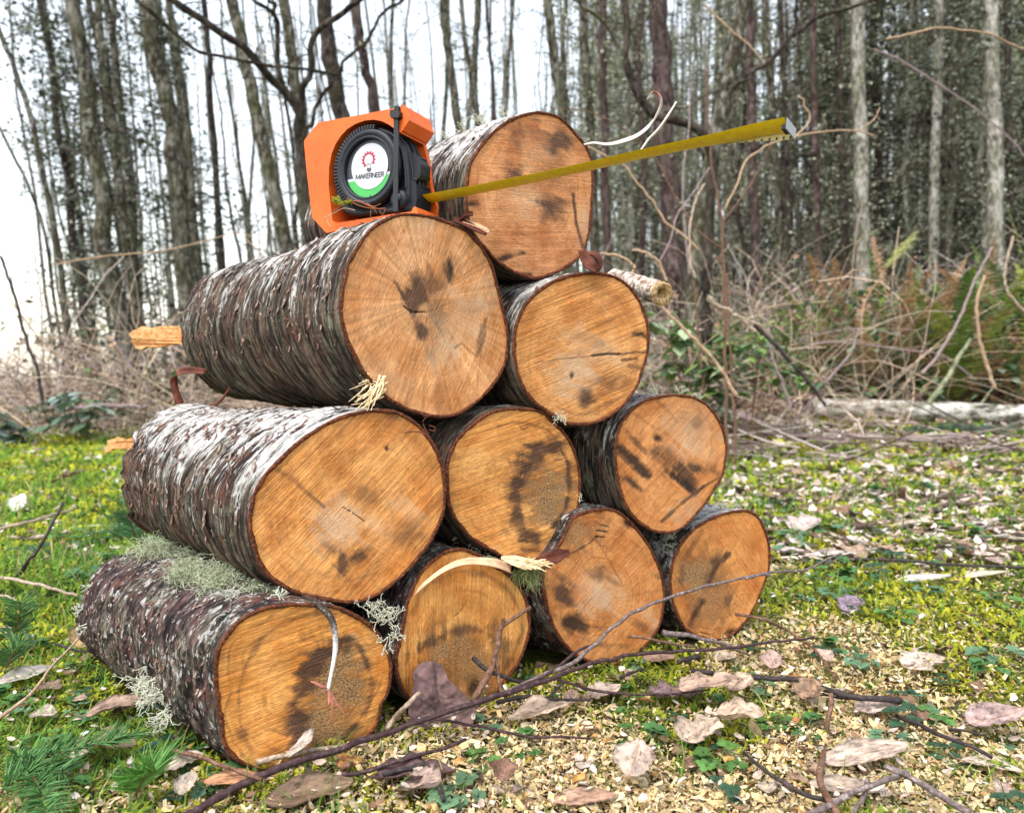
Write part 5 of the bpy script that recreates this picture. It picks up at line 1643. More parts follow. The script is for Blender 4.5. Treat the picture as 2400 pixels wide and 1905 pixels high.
TW_RED = twig_mat('twig_reddish', (.016, .008, .009), (.055, .026, .028), (.15, .095, .095))
TW_GREY = twig_mat('twig_grey', (.045, .032, .030), (.17, .125, .12), (.42, .36, .34))
TW_DARK = twig_mat('twig_dark', (.012, .009, .010), (.04, .028, .028), (.12, .09, .085))
TW_PALE = twig_mat('twig_pale', (.16, .11, .08), (.40, .30, .22), (.62, .52, .42))
TW_TAN = twig_mat('stem_tan', (.22, .13, .075), (.46, .31, .20), (.62, .46, .32))
TW_BRN = twig_mat('stem_brown', (.05, .026, .018), (.17, .085, .052), (.34, .21, .14))
TW_MAUVE = twig_mat('stem_mauve', (.12, .08, .085), (.30, .22, .22), (.5, .42, .41))


def line3(pts, frame=None):
    """traced points: (x, y, 'g', height) on the ground or (x, y, distance)"""
    out = []
    for p in pts:
        xy = np.array(p[:2], float)
        if frame is not None:
            xy = Z(frame, [xy])[0]
        if len(p) == 3:
            out.append(at(xy, p[2]))
        else:
            q = ground(xy, p[3])
            out.append(q)
    return np.array(out)


def knobbly(P, r0, r1, n=None, sides=7, knob=.16):
    n = n or max(12, int(np.sum(np.linalg.norm(np.diff(P, axis=0), axis=1)) / .009))
    n = min(n, 110)
    L = smoothline(P, n)
    s = np.linspace(0, 1, n)
    step = np.linalg.norm(L[1] - L[0])
    jit = (np.stack([fbm(P3(s * n * .33, 0, rng.uniform(0, 99)), 3, 2) for _ in range(3)], 1) - .5) * r0 * 1.6
    jit[0] = 0
    rad = (r0 + (r1 - r0) * s) * (1 + knob * (fbm(P3(s * n * .5, 1, rng.uniform(0, 99)), 4, 2) - .5) * 2)
    return tubes(L + jit, rad, sides, True)


def twig(name, lines, mat, label, cat='twig', group='twigs lying round the pile'):
    mb = MB()
    for pts, fr, r0, r1 in lines:
        V, f = knobbly(line3(pts, fr), r0, r1)
        mb.add(V, f)
    V, f, A = mb.data()
    return link(name, mesh(name, V, f, mat, A), None, label, cat, group)


R6 = (800, 1500, 1.54)
R7 = (1600, 1300, 1.54)
RL = (0, 1300, 1.369)
FV = (0, 0, .89833)
twig('twig', [([(900, 1518, 'g', .022), (1000, 1484, .800), (1130, 1428, .845), (1200, 1398, .865), (1255, 1355, .89), (1310, 1305, .91), (1360, 1275, .93), (1430, 1250, .95), (1520, 1228, .975), (1620, 1207, 1.01), (1690, 1200, 1.05), (1770, 1165, 1.10)], FV, .0030, .0014),
              ([(1570, 1218, .99), (1600, 1210, .998), (1622, 1212, 1.004)], FV, .0022, .0018), ([(1735, 1187, 1.08), (1775, 1172, 1.10)], FV, .0012, .0006)], TW_GREY,
     'grey twig rising in front of the two rightmost bottom logs')
twig('twig', [([(350, 1735, 'g', .006), (500, 1655, 'g', .012), (600, 1612, 'g', .02), (720, 1572, 'g', .022), (850, 1530, 'g', .024), (1000, 1478, .794), (1130, 1438, .835), (1200, 1412, .86), (1270, 1390, .89), (1350, 1376, .93), (1450, 1370, .97), (1560, 1360, .99), (1660, 1348, 1.03), (1720, 1345, 1.06)], FV, .0040, .0015), ([(1080, 1452, .82), (1150, 1420, .85), (1215, 1372, .88), (1250, 1358, .90)], FV, .0022, .0016),
              ([(1700, 1344, 1.05), (1715, 1338, 1.055)], FV, .0014, .0008)], TW_RED,
     'longest twig, purplish red, from the lower left corner along the foot of the pile')
twig('twig', [([(870, 1490, .815), (960, 1350, .835), (1020, 1240, .85), (1060, 1080, .855), (1100, 930, .86), (1120, 850, .862), (1165, 810, .865), (1260, 750, .87), (1385, 663, .88)], Z8, .0040, .0024), ([(1120, 850, .862), (1135, 800, .862), (1132, 750, .862)], Z8, .0028, .0020),
              ([(1060, 1080, .855), (1085, 1180, .852), (1100, 1280, .85), (1122, 1420, .835)], Z8, .0030, .0018)], TW_BRN, 'forked brown twig standing upright before the log with the leaning leaf')
twig('twig', [([(872, 1108, .865), (900, 1145, .86), (950, 1190, .857), (1060, 1240, .853), (1180, 1290, .86), (1300, 1325, .87), (1390, 1345, .88)], Z8, .0030, .0022)], TW_DARK, 'dark twig with a snapped end behind the forked brown twig')
twig('twig', [([(105, 1740, 'g', .008), (180, 1640, 'g', .02), (250, 1560, .79), (320, 1475, .805), (395, 1410, .815)], Z8, .0032, .0026)], TW_PALE, 'pale grey stick left of the big leaning leaf')
twig('twig', [([(0, 486, 'g', .012), (100, 465, 'g', .014), (200, 440, 'g', .016), (330, 400, 'g', .018), (450, 358, 'g', .02)], R6, .0024, .0016)], TW_RED, 'thin reddish twig just in front of the big leaning leaf')
twig('twig', [([(150, 487, 'g', .01), (240, 462, 'g', .012), (310, 450, 'g', .016), (345, 510, 'g', .018), (372, 578, 'g', .014)], R6, .0026, .0022)], TW_DARK, 'short bent dark twig above the ragged purple brown leaf')
twig('twig', [([(345, 285, .78), (450, 305, .80), (560, 322, 'g', .03), (680, 350, 'g', .02), (790, 346, 'g', .018), (900, 354, 'g', .02)], R6, .0017, .0012)], TW_RED, 'thin red twig reaching from the big leaning leaf across the sawdust')
twig('twig', [([(780, 140, 'g', .02), (900, 178, 'g', .022), (1050, 192, 'g', .02), (1240, 190, 'g', .024), (1330, 178, 'g', .02)], R6, .0019, .0011)], TW_RED, 'thin red twig behind the leaf heap below the third bottom log')
twig('twig', [([(560, 225, 'g', .012), (660, 205, 'g', .016), (780, 215, 'g', .018), (900, 215, 'g', .018)], R6, .0026, .0014), ([(740, 215, 'g', .016), (790, 165, 'g', .02), (800, 150, 'g', .02)], R6, .0018, .0012)], TW_DARK, 'dark twig half hidden below the fork of the rising grey twig')
twig('twig', [([(30, 418, 'g', .012), (150, 432, 'g', .014), (300, 446, 'g', .018), (430, 456, 'g', .02), (560, 496, 'g', .022), (680, 520, 'g', .02), (785, 522, 'g', .018)], R7, .0030, .0040), ([(390, 498, 'g', .01), (500, 505, 'g', .012), (600, 520, 'g', .014)], R7, .002, .0014)], TW_DARK, 'dark stick lying level behind the leaf heap')
twig('twig', [([(560, 940, 'g', .01), (530, 880, 'g', .018), (490, 795, 'g', .03), (515, 690, .80), (525, 600, .815), (535, 503, .83)], R7, .0034, .0026), ([(490, 795, 'g', .03), (470, 785, 'g', .03), (455, 772, 'g', .034)], R7, .0022, .0014)], TW_BRN, 'upright forked brown twig at the lower right with a pale leaf behind')
twig('twig', [([(440, 945, 'g', .008), (540, 895, 'g', .016), (620, 862, 'g', .02), (720, 820, 'g', .026), (805, 785, 'g', .03)], R7, .0032, .0026), ([(730, 765, 'g', .034), (770, 778, 'g', .034), (850, 815, 'g', .026), (940, 872, 'g', .02), (1040, 940, 'g', .012)], R7, .0026, .0032), ([(668, 808, 'g', .02), (655, 860, 'g', .016), (610, 935, 'g', .01)], R7, .0024, .0018)], TW_GREY, 'pair of crossing grey twigs below the largest pale leaf')
twig('twig', [([(222, 713, 'g', .02), (300, 780, 'g', .016), (380, 830, 'g', .014), (450, 868, 'g', .012), (520, 886, 'g', .014)], R7, .0018, .0022)], TW_DARK, 'thin dark twig slanting down from the leaf heap to the upright forked twig')
twig('twig', [([(190, 214, 1.06), (300, 236, 1.04), (360, 262, 'g', .03), (420, 300, 'g', .02), (480, 350, 'g', .018), (550, 445, 'g', .012)], R7, .0024, .0014)], TW_BRN, 'thin brown twig curving down on the sawdust at the foot of the last bottom log')
twig('twig', [([(770, 580, 'g', .012), (860, 620, 'g', .02), (950, 658, 'g', .022), (1040, 690, 'g', .02), (1120, 735, 'g', .014)], R7, .0024, .0018), ([(960, 630, 'g', .016), (1020, 636, 'g', .018), (1080, 648, 'g', .014)], R7, .0016, .001)], TW_DARK, 'dark twig in the moss beside the smooth pinkish leaf at the right')
twig('twig', [([(620, 15, 'g', .02), (760, 18, 'g', .02), (900, 30, 'g', .022), (1080, 40, 'g', .02), (1240, 45, 'g', .02)], R7, .0030, .0030)], TW_DARK, 'long straight dark twig lying across the moss behind the white leaf')
twig('twig', [([(865, 1225, .99), (1000, 1242, .985), (1150, 1270, .985), (1300, 1290, .99), (1440, 1312, .995)], Z9, .0022, .0014)], TW_BRN, 'thin brown twig before the gap between the last two bottom logs')
twig('twig', [([(1160, 1190, 1.03), (1300, 1205, 1.03), (1450, 1225, 1.03), (1600, 1270, 1.03), (1740, 1300, 'g', .03), (1900, 1380, 'g', .016)], Z9, .0042, .0016)], TW_GREY, 'grey stick wedged at the foot of the last bottom log')
twig('twig', [([(800, 1580, 'g', .012), (900, 1530, 'g', .018), (1000, 1500, 'g', .016)], Z9, .0022, .0016), ([(1280, 1440, 'g', .014), (1380, 1410, 'g', .018), (1470, 1390, 'g', .016)], Z9, .0034, .0028)], TW_DARK, 'short dark sticks under the third bottom log')
twig('twig', [([(1075, 1500, 'g', .006), (1155, 1440, 'g', .02), (1210, 1390, .80), (1260, 1340, .815), (1300, 1130, .82)], (480, 1370, 3.422), .0022, .0016)], TW_BRN, 'thin brown twig sticking up at the right foot of the bottom left log')
twig('twig', [([(420, 1425, .735), (520, 1400, .735), (620, 1380, .738), (800, 1340, .745), (950, 1305, .755), (1120, 1290, .77), (1300, 1275, .78)], (480, 1370, 3.422), .0032, .0018)], TW_PALE, 'pale broken stick along the foot of the bottom left log')
twig('twig', [([(0, 522, 'g', .02), (80, 462, 'g', .03), (130, 405, 'g', .035), (180, 345, 'g', .035), (230, 295, 'g', .04), (282, 238, 'g', .05)], RL, .0022, .0013)], TW_TAN, 'thin tan stem in the grass at the left, pointing to the bottom left log')
twig('twig', [([(180, 285, 'g', .03), (230, 305, 'g', .035), (290, 310, 'g', .035), (330, 325, 'g', .02)], RL, .002, .0012)], TW_DARK, 'short dark twig across the tan leaf behind the bottom left log')
twig('twig', [([(-10, 72, 'g', .03), (60, 80, 'g', .04), (120, 96, 'g', .04), (180, 110, 'g', .04), (250, 132, 'g', .03)], RL, .0034, .0022), ([(0, 130, 'g', .02), (40, 140, 'g', .03), (70, 195, 'g', .025), (80, 250, 'g', .015)], RL, .0024, .0014)], TW_PALE, 'pale stems lying in the grass at the left edge')
twig('twig', [([(37, 1352, 'g', .02), (60, 1322, 'g', .05), (82, 1295, 'g', .07), (115, 1240, 'g', .11), (147, 1177, 'g', .15)], None, .0042, .0026)], TW_DARK, 'dark twig standing slanted in the grass left of the second row')
twig('twig', [([(0, 1240, 'g', .03), (60, 1225, 'g', .04), (130, 1205, 'g', .04), (180, 1190, 'g', .03)], None, .0045, .003)], TW_PALE, 'pale stick in the grass behind the slanted dark twig')
twig('twig', [([(1118, 585, .99), (1180, 575, 1.0)], None, .001, .001)], TW_DARK, 'tiny sliver in the gap under the uppermost log') if False else None
twig('twig', [([(520, 620, 'g', .01), (640, 650, 'g', .02), (730, 680, 'g', .02), (840, 720, 'g', .02)], RL, .0024, .0018)], TW_BRN, 'thin brown twig from the grass to the foot of the bottom left log')

# the twig hanging over the bottom-left face: dark above, white below, torn red end
P = at(Z(Z7, [(790, 110), (880, 140), (960, 200), (1020, 285), (1042, 380), (1048, 480), (1040, 570), (1020, 680), (988, 840)]), [.80, .775, .762, .752, .746, .742, .740, .738, .737])
n = 60
L = smoothline(P, n)
rd = np.interp(np.linspace(0, 1, n), [0, .15, .4, .6, .8, 1], [.0040, .0042, .0034, .0026, .0020, .0016]) * (1 + .12 * (rng.random(n) - .5))
V, f = tubes(L, rd, 10, True)
m = M('hanging_twig_bark', .6, .3)
s = m.n('SeparateXYZ', None, Vector=m.obj())
n1 = m.noise(m.obj(), 260, 4, .65)
fac = m.math('ADD', s.outputs[2], m.math('MULTIPLY', m.math('SUBTRACT', n1, .5), .05))
zc = float(L[int(n * .55), 2])
lowf = m.ramp(m.math('SUBTRACT', zc + .5, fac), [(.49, 0), (.51, 1)])
dk = m.ramp(n1, [(.4, (.012, .009, .007)), (.55, (.04, .028, .022)), (.7, (.22, .19, .17))])
wh = m.ramp(n1, [(.30, (.05, .04, .04)), (.38, (.68, .66, .66)), (.7, (.82, .80, .80))])
HT = m.done(m.mix(lowf, dk, wh), m.bump(n1, .0015))
ht = link('hanging_twig', mesh('hanging_twig', V, f, HT), None, 'black and white twig hanging down over the face of the bottom left log', 'twig')
mb = MB()
e = L[-1]
for a in [(-.016, -.004, .010), (-.012, -.004, -.004), (.006, -.004, -.020), (.018, -.004, -.024), (.002, -.004, -.014), (.012, -.005, -.016), (-.004, -.004, .004), (.004, -.004, -.030)]:
    V, f = ribbon([e, e + np.array(a) * .5 + rng.normal(0, .001, 3), e + np.array(a)], rng.normal(0, 1, 3), [.003, .003, .001], .0004, 8)
    mb.add(V, f)
V, f, A = mb.data()
link('torn_end', mesh('torn_end', V, f, simple('torn_red_skin', (.42, .15, .12), .6, .3, .35, 200)), ht)

# ------------------------------------------------------------------ fir sprigs in the grass at the lower left
NEEDLE = vcol('fir_needles', .55, .35, .12, 120, .25)


def fir_sprig(pts, frame, label, n=150, ln=.022, sides=4, dens=1.0, rise=.0, col=(.085, .20, .055), group='fir sprigs in the grass'):
    P = line3(pts, frame)
    L = smoothline(P, 40)
    mb = MB()
    V, f = tubes(L, np.linspace(.0016, .0007, 40), 5)
    mb.add(V, f, col=np.array((.20, .11, .05)))
    T = unit(np.gradient(L, axis=0))
    k = rng.integers(1, 40, n)
    t = T[k]
    side = unit(np.cross(t, [0, 0, 1.0]))
    an = np.where(rng.random(n) < .5, 0, math.pi) + rng.normal(0, .55, n)
    up = np.cross(side, t)
    d = unit(side * np.cos(an)[:, None] + up * np.abs(np.sin(an))[:, None] + t * rng.uniform(.35, 1.0, n)[:, None])
    l = ln * rng.uniform(.7, 1.15, n)
    p0 = L[k]
    P_ = np.stack([p0, p0 + d * l[:, None] * .5 + up * l[:, None] * .03, p0 + d * l[:, None]], 1)
    V, f = tubes(P_, np.array([.00065, .00075, .0002])[None] * np.ones((n, 1)), 4)
    mb.add(V, f, col=np.repeat(np.array(col) * rng.uniform(.6, 1.5, (n, 1)), 12, 0))
    V, f, A = mb.data()
    return link('fir_sprig', mesh('fir_sprig', V, f, NEEDLE, A), None, label, 'fir sprig', group)


fir_sprig([(30, 680, 'g', .012), (120, 655, 'g', .022), (220, 630, 'g', .026), (330, 605, 'g', .03), (430, 580, 'g', .03)], RL, 'fir sprig pointing right toward the bottom left log, above the curled tan leaf', 200, .026)
fir_sprig([(60, 640, 'g', .01), (100, 700, 'g', .018), (130, 760, 'g', .02), (150, 828, 'g', .016)], RL, 'fir sprig pointing down at the lower left corner', 170, .026)
fir_sprig([(0, 760, 'g', .012), (60, 720, 'g', .02), (120, 690, 'g', .022), (200, 700, 'g', .02)], RL, 'fir sprig crossing the one at the lower left corner', 150, .026)
fir_sprig([(440, 760, 'g', .006), (450, 735, 'g', .016), (470, 712, 'g', .026), (500, 690, 'g', .034)], RL, 'short bright green fir tip standing in front of the bottom left log bark', 190, .034, 4, 1, 0, (.13, .31, .06))
fir_sprig([(20, 270, 'g', .02), (50, 240, 'g', .04), (62, 200, 'g', .06), (66, 150, 'g', .09)], RL, 'upright dark fir sprig at the left edge', 150, .03)
fir_sprig([(20, 360, 'g', .02), (40, 320, 'g', .04), (60, 290, 'g', .05)], RL, 'small fir sprig below the upright dark one at the left edge', 110, .03)
fir_sprig([(322, 1270, 'g', .03), (310, 1235, 'g', .10), (300, 1210, 'g', .14)], None, 'tiny fir seedling between the torn log end and the lichen-covered log', 160, .045, 4, 1, 0, (.05, .14, .05))
fir_sprig([(280, 1262, 'g', .03), (305, 1240, 'g', .06), (340, 1232, 'g', .08)], None, 'fir tip lying beside the tiny seedling', 120, .045, 4, 1, 0, (.05, .14, .05))

# ------------------------------------------------------------------ small green herbs
HERB = vcol('herb_leaf', .5, .35, .25, 70, .25)


def herb_mesh(seed, n=6, size=.016, col=(.055, .14, .04), lobes=5):
    r2 = np.random.default_rng(seed)
    mb = MB()
    for k in range(n):
        a = r2.uniform(0, 2 * math.pi)
        L = r2.uniform(.6, 1.6) * size
        hgt = r2.uniform(.4, 1.3) * size
        tip = np.array([math.cos(a) * L, math.sin(a) * L, hgt])
        V, f = tubes(np.array([[0, 0, 0], tip * .5 + [0, 0, hgt * .25], tip]), np.array([.0006, .0006, .0005]), 4)
        mb.add(V, f, col=np.array((.16, .2, .06)))
        m_ = 44
        t = np.linspace(0, 2 * math.pi, m_, endpoint=False)
        rr_ = size * r2.uniform(.45, .8) * (.72 + .28 * np.abs(np.cos(t * lobes / 2))) * (1 + .08 * np.cos(t * 17)) * (1 - .55 * np.exp(-((np.abs(t - math.pi)) / .22) ** 2))
        fold = r2.uniform(.05, .35)
        rows = []
        tx = unit(np.array([math.cos(a), math.sin(a), r2.uniform(-.5, .2)]))
        ty = unit(np.cross([0, 0, 1.0], tx)); tz = np.cross(tx, ty)
        for q in (.12, .45, .75, 1):
            X = rr_ * q * np.cos(t); Y = rr_ * q * np.sin(t)
            rows.append(tip + X[:, None] * tx + Y[:, None] * ty + (np.abs(Y) * fold - (X / size) ** 2 * size * .15 + r2.normal(0, .0004, m_))[:, None] * tz)
        b = mb.n
        c_ = np.array(col) * r2.uniform(.7, 1.4)
        mb.add(np.concatenate(rows + [[tip]]), [grid_faces(m_, 4, True), np.array([(4 * m_, j, (j + 1) % m_) for j in range(m_)])], col=c_)
    V, f, A = mb.data()
    return mesh('herb', V, f, HERB, A)


HM = [herb_mesh(5, 6, .017), herb_mesh(6, 8, .015, (.08, .18, .04)), herb_mesh(7, 5, .019, (.04, .10, .05), 3), herb_mesh(8, 7, .016, (.10, .19, .10), 5)]


def herb(px, k, s, label, group='small green herbs on the ground'):
    g = ground(np.array(px, float), 0)
    o = link('herb', HM[k % 4], None, label, 'herb', group, None, (g[0], g[1], float(gz(g[0], g[1])) + .002))
    s *= .72
    o.scale = (s, s, s)
    o.rotation_euler = (0, 0, rng.uniform(0, 6.28))
    return o


for px, k, s, lb in [((1225, 1760), 0, 1.3, 'leafy herb in the sawdust between the leaning leaf and the leaf heap'), ((1080, 1870), 3, 1.5, 'frosty pale green herb beside the purple brown ragged leaf'), ((1130, 1790), 1, 1.0, 'small bright green herb right under the long red twig'), ((1140, 1705), 3, 1.1, 'pale green herb at the right edge of the big leaning leaf'),
                     ((1500, 1745), 0, 1.5, 'dark green lobed herb left of the leaf heap on the sawdust'), ((1680, 1795), 1, 1.5, 'yellow green maple-like herb below the leaf heap'), ((1720, 1870), 2, 1.0, 'dark herb on the sawdust below the yellow green one'), ((1760, 1525), 2, 1.0, 'single rounded green leaf herb before the last bottom log'), ((1975, 1530), 0, 1.4, 'trefoil herb in the sawdust by the speared leaf'), ((2020, 1560), 3, 1.4, 'blue green herb right of the trefoil one'), ((1925, 1545), 2, 1.1, 'dark green herb left of the trefoil one'),
                     ((2330, 1545), 3, 1.6, 'wide pale green herb in the moss near the right edge'), ((2320, 1575), 0, 1.2, 'dark green herb under the wide pale green one'), ((1890, 1710), 0, 1.3, 'herb right of the leaf heap above the largest pale leaf'), ((2120, 1705), 2, 1.3, 'blue green round herb above the right end of the largest pale leaf'), ((2095, 1740), 3, 1.1, 'pale herb just under the blue green round one'), ((2190, 1690), 1, 1.1, 'fresh green herb left of the smooth pinkish leaf'), ((2215, 1780), 2, 1.0, 'herb alone in the moss below the smooth pinkish leaf'), ((2100, 1455), 1, 1.5, 'bright green herb beyond the lilac grey leaf'),
                     ((1960, 1350), 1, 1.7, 'green herb under the white leaf with the brown end'), ((2150, 1650), 3, 1.2, 'frosted herb in the centre of the mossy patch'), ((1990, 1440), 2, 1.0, 'dark herb around the lilac grey leaf')]:
    herb(px, k, s, lb)
for _ in range(45):
    px = (rng.uniform(1150, 2395), rng.uniform(1520, 1895))
    g = ground(np.array(px), 0)
    if under_log(g[0], g[1], .02) or chips_density(g[0], g[1]) > .8:
        continue
    herb(px, int(rng.integers(4)), rng.uniform(.5, 1.05), 'small green herb among sawdust, moss and leaf scraps', 'small herbs among the sawdust')
for _ in range(70):
    px = (rng.uniform(1620, 2395), rng.uniform(1130, 1420))
    g = ground(np.array(px), 0)
    if under_log(g[0], g[1], .02):
        continue
    herb(px, int(rng.integers(4)), rng.uniform(.9, 2.2), 'green herb on the mossy ground right of the pile', 'herbs on the mossy ground at the right')
for _ in range(70):
    px = (rng.uniform(5, 520), rng.uniform(1080, 1880))
    g = ground(np.array(px), 0)
    if under_log(g[0], g[1], .02):
        continue
    herb(px, int(rng.integers(4)), rng.uniform(.6, 1.2) * (2.0 if px[1] < 1400 else 1), 'green herb in the grass left of the pile', 'herbs in the grass at the left')
# ------------------------------------------------------------------ trees
def trunk_mat(name, dark, mid, light, moss=(.10, .11, .035), mk=.35):
    m = M(name, .9, .1)
    v = m.obj()
    n1 = m.noise(m.map(v, (1, 1, .45)), 26, 5, .65)
    n2 = m.noise(m.map(v, (1, 1, .5)), 5, 4, .65)
    n3 = m.noise(v, 2.2, 3, .6)
    c = m.ramp(n1, [(.34, dark), (.5, mid), (.66, light)])
    c = m.mix(m.ramp(n2, [(.5, 0), (.64, 1)]), c, m.ramp(n1, [(.3, mid), (.6, light)]))
    c = m.mix(m.math('MULTIPLY', m.ramp(n3, [(.45, 0), (.6, 1)]), mk), c, moss)
    return m.done(c, m.bump(n1, .03))


TM = {'mossy': trunk_mat('mossy_bark', (.012, .009, .007), (.055, .046, .035), (.26, .245, .21), (.055, .06, .02), .5),
      'dark': trunk_mat('dark_bark', (.008, .006, .006), (.03, .021, .020), (.115, .09, .08), (.04, .045, .02), .4),
      'purple': trunk_mat('plum_bark', (.012, .007, .008), (.05, .028, .031), (.15, .11, .10), (.05, .055, .03), .25),
      'pale': trunk_mat('pale_bark', (.03, .026, .021), (.19, .175, .145), (.48, .46, .42), (.11, .12, .06), .4)}
BR = vcol('branch_bark', .85, .15, 0, 30, .35)
FOL = vcol('needle_foliage', .8, .1, .25, 20, .3)


def grow_branches(P, rad, n, rng_, lmin, lmax, col, zmin=.1, sub=3, droop=.1, upw=.2, side=None, k=7):
    """limbs with side twigs along a trunk polyline; returns MB and the twig points"""
    mb = MB()
    P = np.asarray(P)
    K = len(P)
    t = rng_.uniform(zmin, .98, n) * (K - 1)
    i = t.astype(int).clip(0, K - 2)
    fr = (t - i)[:, None]
    base_ = P[i] * (1 - fr) + P[i + 1] * fr
    r0 = np.interp(t, np.arange(K), rad)
    an = rng_.uniform(0, 2 * math.pi, n)
    d = np.stack([np.cos(an), np.sin(an), rng_.normal(upw, .35, n)], 1)
    d = unit(d)
    L = rng_.uniform(lmin, lmax, n) * (1 - .45 * t / K)
    pts = np.zeros((n, k, 3))
    pts[:, 0] = base_
    for j in range(1, k):
        d = unit(d + rng_.normal(0, .2, (n, 3)) + np.array([0, 0, -droop * j / k]))
        pts[:, j] = pts[:, j - 1] + d * (L / k)[:, None]
    rr_ = (np.minimum(r0 * .35, .004 + L * .006))[:, None] * np.linspace(1, .3, k)[None]
    V, f = tubes(pts, rr_, 4)
    c_ = np.asarray(col) * rng_.uniform(.6, 1.4, (n, 1))
    mb.add(V, f, col=np.repeat(c_, k * 4, 0))
    # side twigs
    m_ = n * sub
    src = rng_.integers(0, n, m_)
    j = rng_.integers(1, k, m_)
    b = pts[src, j]
    d2 = unit(unit(pts[src, j] - pts[src, j - 1]) + rng_.normal(0, .8, (m_, 3)))
    L2 = L[src] * rng_.uniform(.15, .5, m_)
    k2 = 5
    p2 = np.zeros((m_, k2, 3)); p2[:, 0] = b
    for q in range(1, k2):
        d2 = unit(d2 + rng_.normal(0, .25, (m_, 3)) + np.array([0, 0, -droop * .5]))
        p2[:, q] = p2[:, q - 1] + d2 * (L2 / k2)[:, None]
    V, f = tubes(p2, (.0015 + L2 * .0045)[:, None] * np.linspace(1, .35, k2)[None], 3)
    mb.add(V, f, col=np.repeat(c_[src], k2 * 3, 0))
    return mb, np.concatenate([pts[:, 2:].reshape(-1, 3), p2[:, 1:].reshape(-1, 3)])


def sprays(pts, n, rng_, size, cols, flat=.5, jit=.06):
    """many small leaf-like faces round the twig points"""
    i = rng_.integers(0, len(pts), n)
    p = pts[i] + rng_.normal(0, jit, (n, 3))
    d = unit(rng_.normal(0, 1, (n, 3)) * np.array([1, 1, flat]))
    s = unit(np.cross(d, rng_.normal(0, 1, (n, 3))))
    l = size * rng_.uniform(.5, 1.4, n)[:, None]
    w = l * rng_.uniform(.16, .4, (n, 1))
    nn = np.cross(d, s)
    V = np.stack([p - d * l * .5, p + s * w, p + d * l * .5 + nn * l * .15, p - s * w], 1).reshape(-1, 3)
    b = np.arange(n)[:, None] * 4
    f = b + np.array([[0, 1, 2, 3]])
    cols = np.asarray(cols)
    c_ = cols[rng_.integers(0, len(cols), n)] * rng_.uniform(.6, 1.35, (n, 1))
    return V, f, np.repeat(c_, 4, 0)


LICHEN_COLS = [(.33, .35, .25), (.24, .26, .17), (.42, .43, .33)]
FIR_COLS = [(.08, .095, .07), (.12, .135, .10), (.05, .06, .045), (.18, .20, .15)]


def tree(name, pxline, width, Y, mat, label, group=None, nb=26, bl=(.25, 1.1), fol=0, folcols=FIR_COLS, fsize=.07, top=None, seed=None, brcol=(.10, .085, .065), sub=4, upw=.2, cat='tree'):
    """pxline: traced centre line from the top of the picture down; carried on to the ground and above the frame"""
    r2 = np.random.default_rng(seed if seed is not None else abs(hash(label)) % 99991 if False else sum(ord(ch) * (i + 1) for i, ch in enumerate(label)) % 99991)
    P = at(np.array(pxline, float)[::-1], Y)
    a = P[0]; b = P[1] if len(P) > 2 else P[-1]
    g0 = float(gz(a[0], Y)) - .05
    dirn = (b - a) / max(b[2] - a[2], .1)
    foot = a + dirn * (g0 - a[2]) * .6
    foot[2] = g0
    topz = P[-1][2]
    ht = max(topz * 1.45, topz + 2.0)
    dt = (P[-1] - P[-2]) / max(P[-1][2] - P[-2][2], .1)
    tip = P[-1] + dt * (ht - topz) * .9
    tip[2] = ht
    line = smoothline(np.concatenate([[foot], P, [tip]]), 40)
    line[1:-1] += (fbm(P3(np.arange(38) * .35, r2.uniform(0, 99)), 5, 2)[:, None] - .5) * np.array([.10, .10, 0]) * width / 40
    r0 = width * .86 * Y / F / 2
    zz = line[:, 2]
    rad = r0 * np.interp(zz, [zz[0], zz[0] + .5, topz, ht], [1.35, 1.1, .86, .3])
    rad *= 1 + .10 * (fbm(P3(np.arange(40) * .8, r2.uniform(0, 99)), 6, 2) - .5)
    root = empty(name, foot, label, cat, group)
    V, f = tubes(line, rad, 12)
    part('trunk', V, f, TM[mat], root)
    mb, pts = grow_branches(line, rad, nb, r2, bl[0], bl[1], brcol, .08, sub, .12, upw)
    V, f, A = mb.data()
    if fol:
        a_, b_, c_ = sprays(pts, fol, r2, fsize, folcols, .5, .07)
        cr = MB().add(V, f, col=A['col']).add(a_, b_, col=c_)
        cr.part('crown', FOL, root, False)
    else:
        a_, b_, c_ = sprays(pts, nb * 16, r2, .035, LICHEN_COLS, .8, .015)
        MB().add(V, f, col=A['col']).add(a_, b_, col=c_).part('crown', BR, root, False)
    return root


GL_ = 'trees behind the pile, left half'
GR_ = 'trees behind the pile, right half'
tree('mossy_tree', [(178, 0), (200, 220), (228, 430), (262, 640), (285, 760)], 44, 8.0, 'mossy', 'broad mossy trunk with pale flecks, the thickest tree left of the pile', GL_, 52, (.4, 1.5), 1100, FIR_COLS)
tree('mossy_tree', [(345, 0), (372, 170), (405, 330), (425, 480), (436, 680)], 46, 8.4, 'mossy', 'dark mossy trunk leaning left, second thick tree from the left edge', GL_, 48, (.4, 1.4), 700, FIR_COLS)
tree('young_tree', [(228, 0), (255, 230), (285, 460), (312, 700)], 23, 9.5, 'mossy', 'slim dark trunk between the two thickest trees on the left', GL_, 44, (.4, 1.3), 700, FIR_COLS)
tree('young_tree', [(545, 0), (578, 150), (605, 270), (640, 430), (668, 600)], 36, 8.0, 'mossy', 'leaning brown trunk passing just left of the orange tape measure', GL_, 22, (.3, .9))
tree('dark_tree', [(668, 0), (688, 150), (702, 300), (715, 500)], 34, 8.6, 'mossy', 'greenish trunk rising above the left edge of the orange tape measure', GL_, 18, (.3, .8))
